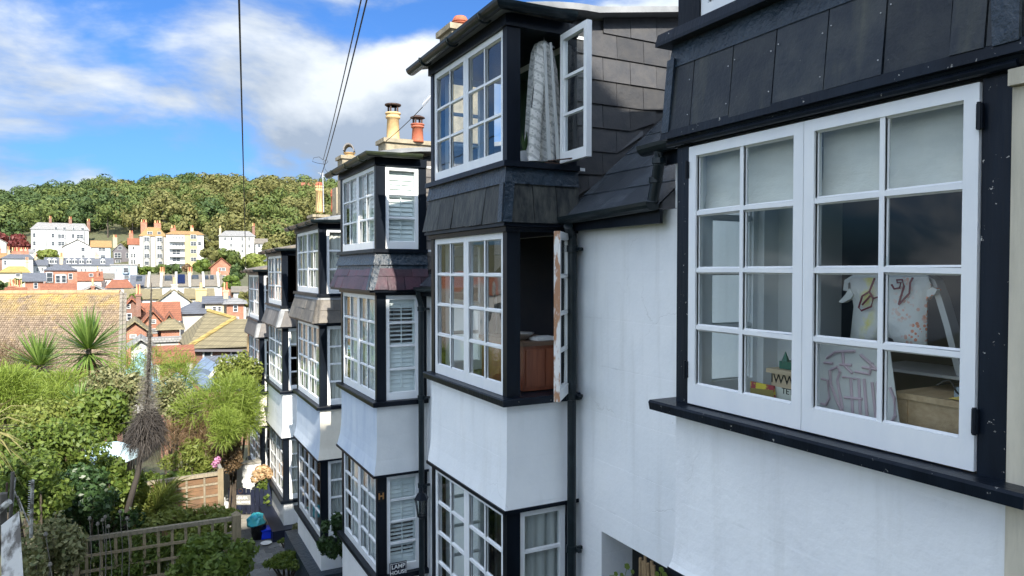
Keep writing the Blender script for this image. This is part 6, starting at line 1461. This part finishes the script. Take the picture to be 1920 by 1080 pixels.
far('small brick house with dark slate roof at left', 47, 82, 528, 560, 95, 9, 'side', 513, 'brick', 'slate', [(63, 530, 71, 541), (57, 549, 62, 553), (66, 549, 71, 553)])
far('low terracotta roofed building in front of the brick house', 82, 138, 552, 570, 80, 7, 'side', 533, 'brickdark', 'terracotta')
far('brick outhouse crowned by a crowd of chimney pots at left', 12, 48, 545, 565, 85, 6, 'flat', 544, 'brick', 'terracotta', (), [(16, 30, 538, 548, 5, 'brick', 0.2), (31, 42, 540, 548, 3, 'brick', 0.2)])
far('red tiled house with one dormer and pinkish wall', 145, 190, 527, 546, 130, 9, 'side', 510, 'pinkwhite', 'terracotta', [(167, 513, 175, 519, -1.5)], [(181, 185, 509, 518, 1, 'brick', 0.2)])
far('white cottage with low red hipped roof', 201, 247, 540, 562, 110, 8, 'hip', 524, 'white', 'terracotta', [(233, 542, 243, 548)], ridge=(210, 240))
far('white low gable with grey roof behind the big tiled roof', 148, 205, 551, 565, 75, 9, 'gable', 538, 'white', 'lightgrey', (), [(171, 177, 539, 549, 1, 'brick', 0.0)])
far('white-walled slate cottage left of the stone-roofed row', 248, 278, 538, 552, 118, 9, 'side', 517, 'white', 'slate')
_t, _f, _px, _pz = far('row of white cottages with grey-brown roofs, parapets and rooflights', 277, 417, 537, 556, 116, 9, 'side', 516, 'white', 'greybrown', grid((386, 398), (545,), 5, 8) + [(u, 539, u + 5, 541.5) for u in (279, 293, 318, 333, 345, 360, 371)], [(300, 309, 511, 519, 4, 'stone', .5), (352, 361, 511, 519, 4, 'stone', .5), (408, 413, 513, 524, 2, 'stone', .5)])
for u in (278, 302, 330, 356, 382, 410):
    b = MB(_f); a = _px(u); b.hexa([(a - 0.18, -0.5, _pz(538)), (a + 0.18, -0.5, _pz(538)), (a + 0.18, 4.5, _pz(514.5)), (a - 0.18, 4.5, _pz(514.5))], (0, 0, 0.45)); b.build('parapet', WMt['pale'], _t)
for k, (u0, u1, va, vb, m_) in enumerate(((308, 322, 521, 528, 'farglass'), (333, 347, 519, 534, 'solar'), (360, 373, 520, 525, 'farglass'), (385, 392, 521, 526, 'farglass'), (395, 402, 521, 526, 'farglass'), (254, 265, 522, 528, 'farglass'))):
    sl_ = lambda v: (538 - v) / (538 - 515) * 4.9 - 0.35
    b = MB(_f); b.hexa([(_px(u0), sl_(vb), _pz(vb) + 0.05), (_px(u1), sl_(vb), _pz(vb) + 0.05), (_px(u1), sl_(va), _pz(va) + 0.05), (_px(u0), sl_(va), _pz(va) + 0.05)], (0, 0, 0.35)); b.build('solar_panel' if m_ == 'solar' else 'rooflight', M[m_], _t)
far('tall red brick gabled house beside the green trees', 395, 436, 502, 536, 135, 10, 'gable', 485, 'brick', 'terracotta', [(408, 502, 423, 508), (413, 516, 423, 523)])
far('mossy-roofed row with brick chimney and pots behind the gables', 238, 300, 561, 575, 88, 8, 'side', 543, 'white', 'mossy', (), [(256, 264, 552, 575, 3, 'brick', -0.1)])
far('white gable with central pale chimney and mossy roofs', 297, 356, 566, 578, 86, 12, 'gable', 545, 'white', 'mossy', (), [(322, 333, 535, 556, 1, 'pale', 0.02)])
far('mossy-roofed range behind the broad yellow chimney', 350, 398, 560, 580, 90, 8, 'side', 542, 'white', 'mossy', (), [(367, 387, 544, 570, 1, 'yellow', -0.15)])
far('slate-roofed house with hipped gable and white wall in the valley', 338, 400, 588, 640, 66, 9, 'hip', 565, 'pale', 'slate', (), ridge=(364, 374))
far('cream wall house with two dark windows under a flat grey roof', 385, 426, 569, 603, 68, 8, 'side', 557, 'cream', 'slate', [(398, 574, 406, 584), (408, 574, 415, 584)], [(419, 428, 547, 562, 2, 'stone', .3)])
far('small red brick house with pyramid slate roof', 425, 457, 570, 602, 62, 7, 'hip', 557, 'brick', 'lightgrey', [(437, 572, 446, 585), (440, 594, 448, 600)], ridge=(439, 442))
far('small white house with slate roof between the light green tree and the long terrace', 62, 87, 498, 520, 156, 9, 'side', 488, 'white', 'slate', grid((70, 79), (505,), 4, 6), [(64, 69, 482, 492, 2, 'stone')])
far('pinkish cottage with brown roof behind the red hipped roof', 189, 212, 523, 540, 138, 8, 'side', 513, 'pinkwhite', 'greybrown', grid((200,), (529,), 4, 5))
far('tiny white cottage with grey roof right of the brick gabled house', 438, 466, 548, 562, 96, 7, 'side', 538, 'white', 'greybrown', grid((448,), (552,), 5, 5))
far('cream cottage with brown tiles behind the mossy-roofed row', 236, 262, 552, 566, 100, 7, 'gable', 544, 'cream', 'greybrown', grid((249,), (556,), 4, 5))
far('low grey-roofed white house under the copper tree', 40, 62, 474, 486, 190, 8, 'side', 468, 'white', 'lightgrey', grid((48, 55), (479,), 3, 5))
# brick gabled cluster
far('dark brick gable with two white sash windows left in the cluster', 233, 262, 578, 625, 58, 7, 'gable', 563, 'brickdark', 'terracotta', [(237, 570, 245, 579), (237, 587, 247, 601)], [(255, 264, 555, 575, 3, 'brickdark', -0.02)])
far('large plain red tiled roof at the back of the brick cluster', 290, 332, 602, 635, 60, 8, 'side', 568, 'brick', 'terracotta')
far('shadowed red tiled slope between the brick gables', 262, 300, 612, 635, 59, 7, 'side', 570, 'brickdark', 'terracotta')
far('brick gable with attic window and white casements in the cluster', 266, 308, 610, 640, 53, 6, 'gable', 586, 'brick', 'terracotta', [(283, 599, 293, 607), (279, 616, 297, 625)])
far('low red brick gable with dark doorway left in the cluster', 231, 275, 622, 645, 49, 5, 'gable', 606, 'brick', 'mossy', [(243, 627, 256, 634)])
far('brick pavilion with pyramid tiled roof right in the cluster', 302, 337, 618, 640, 50, 5, 'hip', 594, 'brick', 'mossy', (), ridge=(318, 321))
far('tiny dormered red roof with white gable window', 311, 324, 602, 612, 52, 3, 'gable', 592, 'white', 'terracotta', [(314, 597, 319, 602)])
far('white lean-to shed below the brick cluster', 246, 283, 652, 668, 44, 3, 'gable', 640, 'white', 'lightgrey', [(262, 645, 267, 652)])
far('low pale garden wall below the brick cluster', 280, 335, 641, 655, 46, 0.4, 'flat', 639, 'pale', 'lightgrey', name='garden_wall', cat='wall')
far('brown tiled lean-to left of the mossy hipped roof', 300, 350, 680, 700, 30, 5, 'side', 652, 'brickdark', 'terracotta')
# mossy hip roof with brick wall and windows
mh = thing('house', at(400, 690, 39), 'brick house with large mossy hipped roof and white windows', 'house', 'houses of the town below')
Dm = 39.0; kx = Dm / FPX
e0, e1 = at(350, 654, Dm), at(478, 650, Dm); r0, r1 = at(440, 598, Dm + 7), at(500, 598, Dm + 7); rr0 = at(390, 584, Dm + 9); bk = at(332, 635, Dm + 10)
MB().add([e0, e1, r1, r0], [(0, 1, 2, 3)]).add([p - Vector((0, 0, 0.15)) for p in (e0, e1, r1, r0)], [(3, 2, 1, 0)]).build('roof_slope', WMt['mossy'], mh)
MB().add([e0, r0, rr0, bk], [(0, 1, 2, 3)]).add([p - Vector((0, 0, 0.15)) for p in (e0, r0, rr0, bk)], [(3, 2, 1, 0)]).build('roof_slope', WMt['mossy'], mh)
b = MB(); b.tube([e0 + Vector((0, 0, 0.05)), r0 + Vector((0, 0, 0.06)), rr0 + Vector((0, 0, 0.06))], 0.13, 6); b.build('hip_tiles', WMt['yellowmoss'], mh)
ex = (e1 - e0); ex.z = 0; wl = ex.length; ex.normalize(); ey = Vector((-ex.y, ex.x, 0)); fM = Fr((e0.x, e0.y, e0.z), ex, ey, (0, 0, 1))
MB(fM).box(0.15, wl, 0.35, 6, -9, -0.15).build('wall', WMt['brickdark'], mh); MB(fM).box(-0.1, wl, -0.02, 0.06, -0.16, -0.04).build('gutter', WMt['greyshingle'], mh)
for (u0, u1, va, vb) in ((376, 394, 657, 682), (428, 446, 655, 668)):
    x0, x1 = (u0 - 350) * kx, (u1 - 350) * kx; z0, z1 = -(vb - 653) * kx, -(va - 653) * kx
    b = MB(fM); b.box(x0, x0 + 0.08, 0.26, 0.345, z0, z1); b.box(x1 - 0.08, x1, 0.26, 0.345, z0, z1); b.box(x0 + 0.08, x1 - 0.08, 0.26, 0.345, z0, z0 + 0.08); b.box(x0 + 0.08, x1 - 0.08, 0.26, 0.345, z1 - 0.08, z1)
    w_ = b.build('window', WMt['white'], mh); MB(fM).poly([(x0 + .05, .3, z0 + .05), (x1 - .05, .3, z0 + .05), (x1 - .05, .3, z1 - .05), (x0 + .05, .3, z1 - .05)]).build('pane', M['farglass'], w_)
# blue-grey roof in the shade near the tamarisk
bgx = thing('outbuilding', at(400, 725, 27), 'outbuilding with blue-grey felt roofs and a pale barge board', 'outbuilding')
a0, a1, a2, a3 = at(352, 702, 25), at(388, 732, 23), at(420, 690, 25), at(383, 668, 28)
MB().hexa([a0, a1, a2, a3], (0, 0, -0.1)).build('roof_slope', WMt['bluegrey'], bgx)
c0_, c1_, c2_ = at(383, 668, 28), at(470, 662, 29), at(470, 705, 26); MB().hexa([at(420, 690, 25), c2_, c1_, c0_], (0, 0, -0.1)).build('roof_slope', WMt['slate'], bgx)
MB().prism([at(390, 735, 24.5), at(392, 705, 24.5), at(415, 676, 24.5), at(445, 705, 24.5), at(445, 735, 24.5)], fwd * 1.5).build('gable_wall', WMt['lightgrey'], bgx)
MB().hexa([at(390, 706, 24.3), at(393, 712, 24.3), at(416, 683, 24.3), at(414, 675, 24.3)], fwd * 0.1).build('barge_board', WMt['pale'], bgx)
MB().hexa([at(414, 675, 24.3), at(416, 683, 24.3), at(444, 708, 24.3), at(446, 702, 24.3)], fwd * 0.1).build('barge_board', WMt['pale'], bgx)

# big tiled roof left
br = thing('tiled_barn', at(100, 690, 28), 'large plain-tiled roof golden with lichen at the left', 'building')
Dr = 29.0; tl, tr_ = at(-420, 553, Dr), at(226, 549, Dr); bl_, brr = at(-420, 735, Dr - 4.2), at(221, 735, Dr - 4.2)
M['tile_gold'] = mat('lichened_clay_tile', (0.46, 0.30, 0.15), (0.30, 0.19, 0.115), 3.2, 0.85, 0.8, 20)
def tile_mat():
    m, t, out = new_mat('plain_roof_tile')
    geo = t.nodes.new('ShaderNodeNewGeometry'); pos = geo.outputs['Position']; b = t.nodes.new('ShaderNodeBsdfPrincipled'); b.inputs['Roughness'].default_value = 0.9
    sp_ = t.nodes.new('ShaderNodeSeparateXYZ'); t.links.new(pos, sp_.inputs[0])
    base = mixc(t, geo.outputs['Random Per Island'], (0.15, 0.108, 0.074), (0.255, 0.19, 0.132))
    lich = mathn(t, 'MULTIPLY', mrange(t, sp_.outputs[2], -2.0, -0.95), mrange(t, noise(t, pos, 1.6, 5), 0.36, 0.62))
    col = mixc(t, mathn(t, 'ADD', lich, mrange(t, noise(t, pos, 4.0, 4), 0.60, 0.70, 0, 0.35), clamp=True), base, (0.40, 0.28, 0.085))
    t.links.new(col, b.inputs['Base Color']); t.links.new(b.outputs[0], out.inputs[0]); return m
M['tile'] = tile_mat()
MB().hexa([bl_, brr, tr_, tl], fwd * 0.1 - Vector((0, 0, 0.1))).build('roof_boards', WMt['greybrown'], br)
rows, cols = 46, 96
ridge_l, ridge_r = at(-200, 551.5, Dr), tr_; base_l, base_r = at(-200, 735, Dr - 4.2), brr
nrm = ((base_r - base_l).cross(ridge_l - base_l)).normalized(); nrm = nrm if nrm.z > 0 else -nrm
TV = []; TQ = []; rng = random.Random(3)
for j in range(rows):
    fa, fb = j / rows, (j + 1.25) / rows
    A0, A1 = base_l.lerp(ridge_l, fa), base_r.lerp(ridge_r, fa); B0, B1 = base_l.lerp(ridge_l, fb), base_r.lerp(ridge_r, fb)
    for i in range(cols):
        s0, s1 = (i + 0.5 * (j % 2)) / cols + 0.0006, (i + 1 + 0.5 * (j % 2)) / cols - 0.0006
        if s1 > 1: s1 = 1.0
        if s1 - s0 < 0.002: continue
        l = 0.045 + rng.uniform(-0.006, 0.012); q = [A0.lerp(A1, s0) + nrm * l, A0.lerp(A1, s1) + nrm * (l + rng.uniform(-0.006, 0.006)), B0.lerp(B1, s1) + nrm * 0.012, B0.lerp(B1, s0) + nrm * 0.012]
        k = len(TV); TV += q + [p - nrm * 0.022 for p in q[:2]]; TQ += [(k, k+1, k+2, k+3), (k+4, k+5, k+1, k)]
o = np_mesh('roof_tiles', np.array([tuple(p) for p in TV]), M['tile'], br, quads=np.array(TQ)); o['kind'] = 'stuff'
for k in range(32):
    a, c2 = ridge_l.lerp(ridge_r, k / 32), ridge_l.lerp(ridge_r, (k + 0.97) / 32); b = MB(); b.tube([a + Vector((0, 0, 0.02)), c2 + Vector((0, 0, 0.02))], 0.11, 8); b.build('ridge_tile', M['tile_gold'], br)
MB().prism([tr_, brr, at(221, 800, Dr - 4.0), at(226, 800, Dr + 4), at(227, 700, Dr + 5)], rgt * 0.25).build('gable_wall', WMt['greybrown'], br)
MB().hexa([tr_ + nrm * 0.08, brr + nrm * 0.08, brr + rgt * 0.12 + nrm * 0.08, tr_ + rgt * 0.12 + nrm * 0.08], -nrm * 0.25).build('verge', WMt['greybrown'], br)
MB().hexa([at(-420, 735, Dr - 4.0), at(221, 735, Dr - 4.0), at(221, 900, Dr - 4.0), at(-420, 900, Dr - 4.0)], fwd * 0.3).build('wall', WMt['brickdark'], br)
tw = bush('bare_shrub', 'bare twiggy brown shrub in front of the big tiled roof at left', pc_(18, 690, 20.0), (0.9, 0.7, 0.8), 2600, 0.30, 0.006, 'brown', 9, 0.5, style='f', seed=40)

# houses beyond the left edge of the frame (seen only mirrored in the window panes)
for k, (u, D, wm, rm) in enumerate(((-200, 70, 'white', 'lightgrey'), (-480, 48, 'white', 'terracotta'), (-760, 46, 'white', 'lightgrey'), (-1100, 54, 'pale', 'slate'), (-330, 95, 'cream', 'lightgrey'), (-640, 90, 'white', 'slate'))):
    kk = FPX / D
    far('%s house with %s roof beyond the left edge of the view' % (('white', 'white', 'whitewashed', 'pale', 'cream', 'tall white')[k], ('pale grey', 'red tiled', 'grey', 'dark slate', 'light grey', 'slate')[k]), u - 5 * kk, u + 5 * kk, 508 + 2.5 * kk, 508 + 8 * kk, D, 8, 'side', 508 + 0.2 * kk, wm, rm, [(u + x * kk - 0.5 * kk, 508 + 3.4 * kk, u + x * kk + 0.5 * kk, 508 + 5.0 * kk) for x in (-3, 0, 3)])

# ------------------------------------------------------------------ trees of the town
def ftree(label, u, v, D, ru, rv, m, n=1500, leaf=0.7, seed=0, name='tree'):
    k = D / FPX; bush(name, label, pc_(u, v, D), (ru * k, ru * k * 0.9, rv * k), n, leaf, leaf * 0.6, m, 12, 0.42, cat='tree', group='trees among the houses', seed=seed, out=0.6)
ftree('copper-leaved tree at the far left below the wood', 18, 452, 226, 26, 18, 'purple', 1900, 1.1, 1)
ftree('second copper tree beside the scaffolded end of the mansion', 44, 460, 224, 13, 14, 'purple', 900, 1.0, 2)
ftree('light green round tree in front of the white mansion', 90, 477, 176, 17, 11, 'yellowgreen', 1300, 0.8, 3)
ftree('green hedge tree under the silver block at left', 272, 508, 155, 15, 9, 'green', 1000, 0.7, 4)
ftree('green hedge tree under the silver block at right', 297, 505, 156, 16, 11, 'wood', 1100, 0.7, 5)
ftree('dark green tree under the cream flats', 326, 504, 154, 13, 11, 'wood3', 1000, 0.7, 6)
ftree('small russet tree between green hedge trees', 350, 502, 150, 8, 8, 'brown', 600, 0.6, 7)
ftree('large bright green tree right of the russet tree', 378, 498, 146, 18, 14, 'green', 1600, 0.75, 8)
ftree('autumn brown tree below the yellow bay of the flats', 390, 478, 160, 16, 15, 'wood2', 1500, 0.8, 9)
ftree('tall green tree behind the brick gabled house', 424, 482, 165, 22, 18, 'wood', 1900, 0.85, 10)
ftree('dark bushy tree right of the brick gabled house', 446, 510, 120, 13, 20, 'wood3', 1500, 0.65, 11)
ftree('yellow autumn tree just left of the farthest bay house roof', 480, 492, 120, 26, 18, 'yellowgreen', 2200, 0.6, 12)
ftree('olive green bush low beside the brick house', 434, 530, 100, 18, 14, 'green', 1400, 0.5, 13)
ftree('green bush against the cream house at left', 36, 527, 110, 9, 7, 'wood', 700, 0.45, 14)
ftree('dark purple bush at the left edge below the cream house', 4, 536, 100, 12, 10, 'wood3', 800, 0.45, 15)
ftree('pale green tree between the gabled villa and the hill', 234, 459, 225, 12, 9, 'wood2', 700, 0.9, 16)
ftree('small tree left of the flats on the slope', 312, 428, 222, 14, 11, 'wood2', 900, 0.9, 17)
ftree('green shrubbery right of the white cottage', 252, 558, 80, 12, 8, 'green', 700, 0.35, 18)
ftree('green tree among roofs right of the small brick house', 462, 560, 75, 14, 16, 'wood2', 1100, 0.4, 19)

ftree('bushy green tree between the flats and the pale villa', 396, 455, 212, 17, 15, 'wood2', 1500, 0.9, 20)
ftree('round green tree right of the low white annexe', 512, 466, 195, 20, 14, 'wood2', 1500, 0.85, 21)
ftree('dark green tree below the pale villa', 436, 492, 178, 16, 9, 'wood', 1100, 0.8, 22)

# ------------------------------------------------------------------ the wood on the hill: one mass
rg = np.random.default_rng(5); parts = {'wood': [], 'wood2': [], 'wood3': []}; trunks = MB()
for D in np.arange(216.2, 402, 9.6):
    for tt in np.arange(-1.0, 0.35, 10.6 / D):
        dd = D + rg.uniform(-3, 3); t_ = tt + rg.uniform(-0.4, 0.4) * 10.6 / D
        x, y = dd * s_ + t_ * dd * c_, dd * c_ - t_ * dd * s_
        z = gh(x, y); R0 = rg.uniform(4.6, 8.6); Hh = rg.uniform(6.5, 12.0)
        if D < 244 and t_ < -0.365: continue
        key = ('wood3' if rg.random() < 0.6 else 'wood') if t_ < -0.56 else (('wood2' if rg.random() < 0.62 else 'wood') if t_ > -0.40 else rg.choice(['wood', 'wood2', 'wood3'], p=[0.5, 0.25, 0.25]))
        c = np.array([x, y, z + Hh - R0 * 0.6]); bl = crown_blobs(rg, c, (R0, R0, R0 * 0.85), 11, 0.40)
        parts[key].append(leaf_cloud(rg, bl, int(22 * R0 ** 2), 1.0, 0.78, 0.82, (0.84, 1.04)))
        trunks.tube([(x, y, z - 1), (x, y, z + Hh * 0.6)], [0.3, 0.15], 5)
wd_ = thing('wood', (*at(300, 470, 300)[:2], gh(*at(300, 470, 300)[:2])), 'dense mixed green wood covering the hill behind the town', 'wood'); wd_['kind'] = 'stuff'
for key in parts: o = np_mesh('crowns', np.concatenate(parts[key]), LM[key], wd_); o['kind'] = 'stuff'
o = trunks.build('trunks', M['bark'], wd_); o['kind'] = 'stuff'
far('reddish flat-roofed house half hidden by trees on the hill top', 566, 600, 350, 372, 330, 10, 'side', 343, 'brick', 'terracotta')
# unseen house added behind the viewpoint, hipped roof shaped to shade the upper lane
up = thing('house', (-4, -7, -1), 'unseen white house added behind the viewpoint to shade the upper lane', 'house')
MB().box(-3.6, 5.2, -11.5, -5.6, -3, 5.7).build('wall', WMt['white'], up)
MB().add([(-3.8, -11.9, 5.7), (5.5, -11.9, 5.7), (5.5, -5.2, 5.7), (-3.8, -5.2, 5.7), (-2.2, -8.6, 11.2), (1.4, -8.6, 11.2)], [(0, 1, 5, 4), (1, 2, 5), (2, 3, 4, 5), (3, 0, 4), (3, 2, 1, 0)]).build('roof', WMt['slate'], up)
for x in (-2.4, 0.2, 2.8):
    for z in (0.5, 3.2): w_ = MB().box(x - 0.5, x + 0.5, -5.6, -5.53, z, z + 1.5).build('window', WMt['white'], up); MB().box(x - 0.42, x + 0.42, -5.53, -5.52, z + 0.08, z + 1.42).build('pane', M['farglass'], w_)
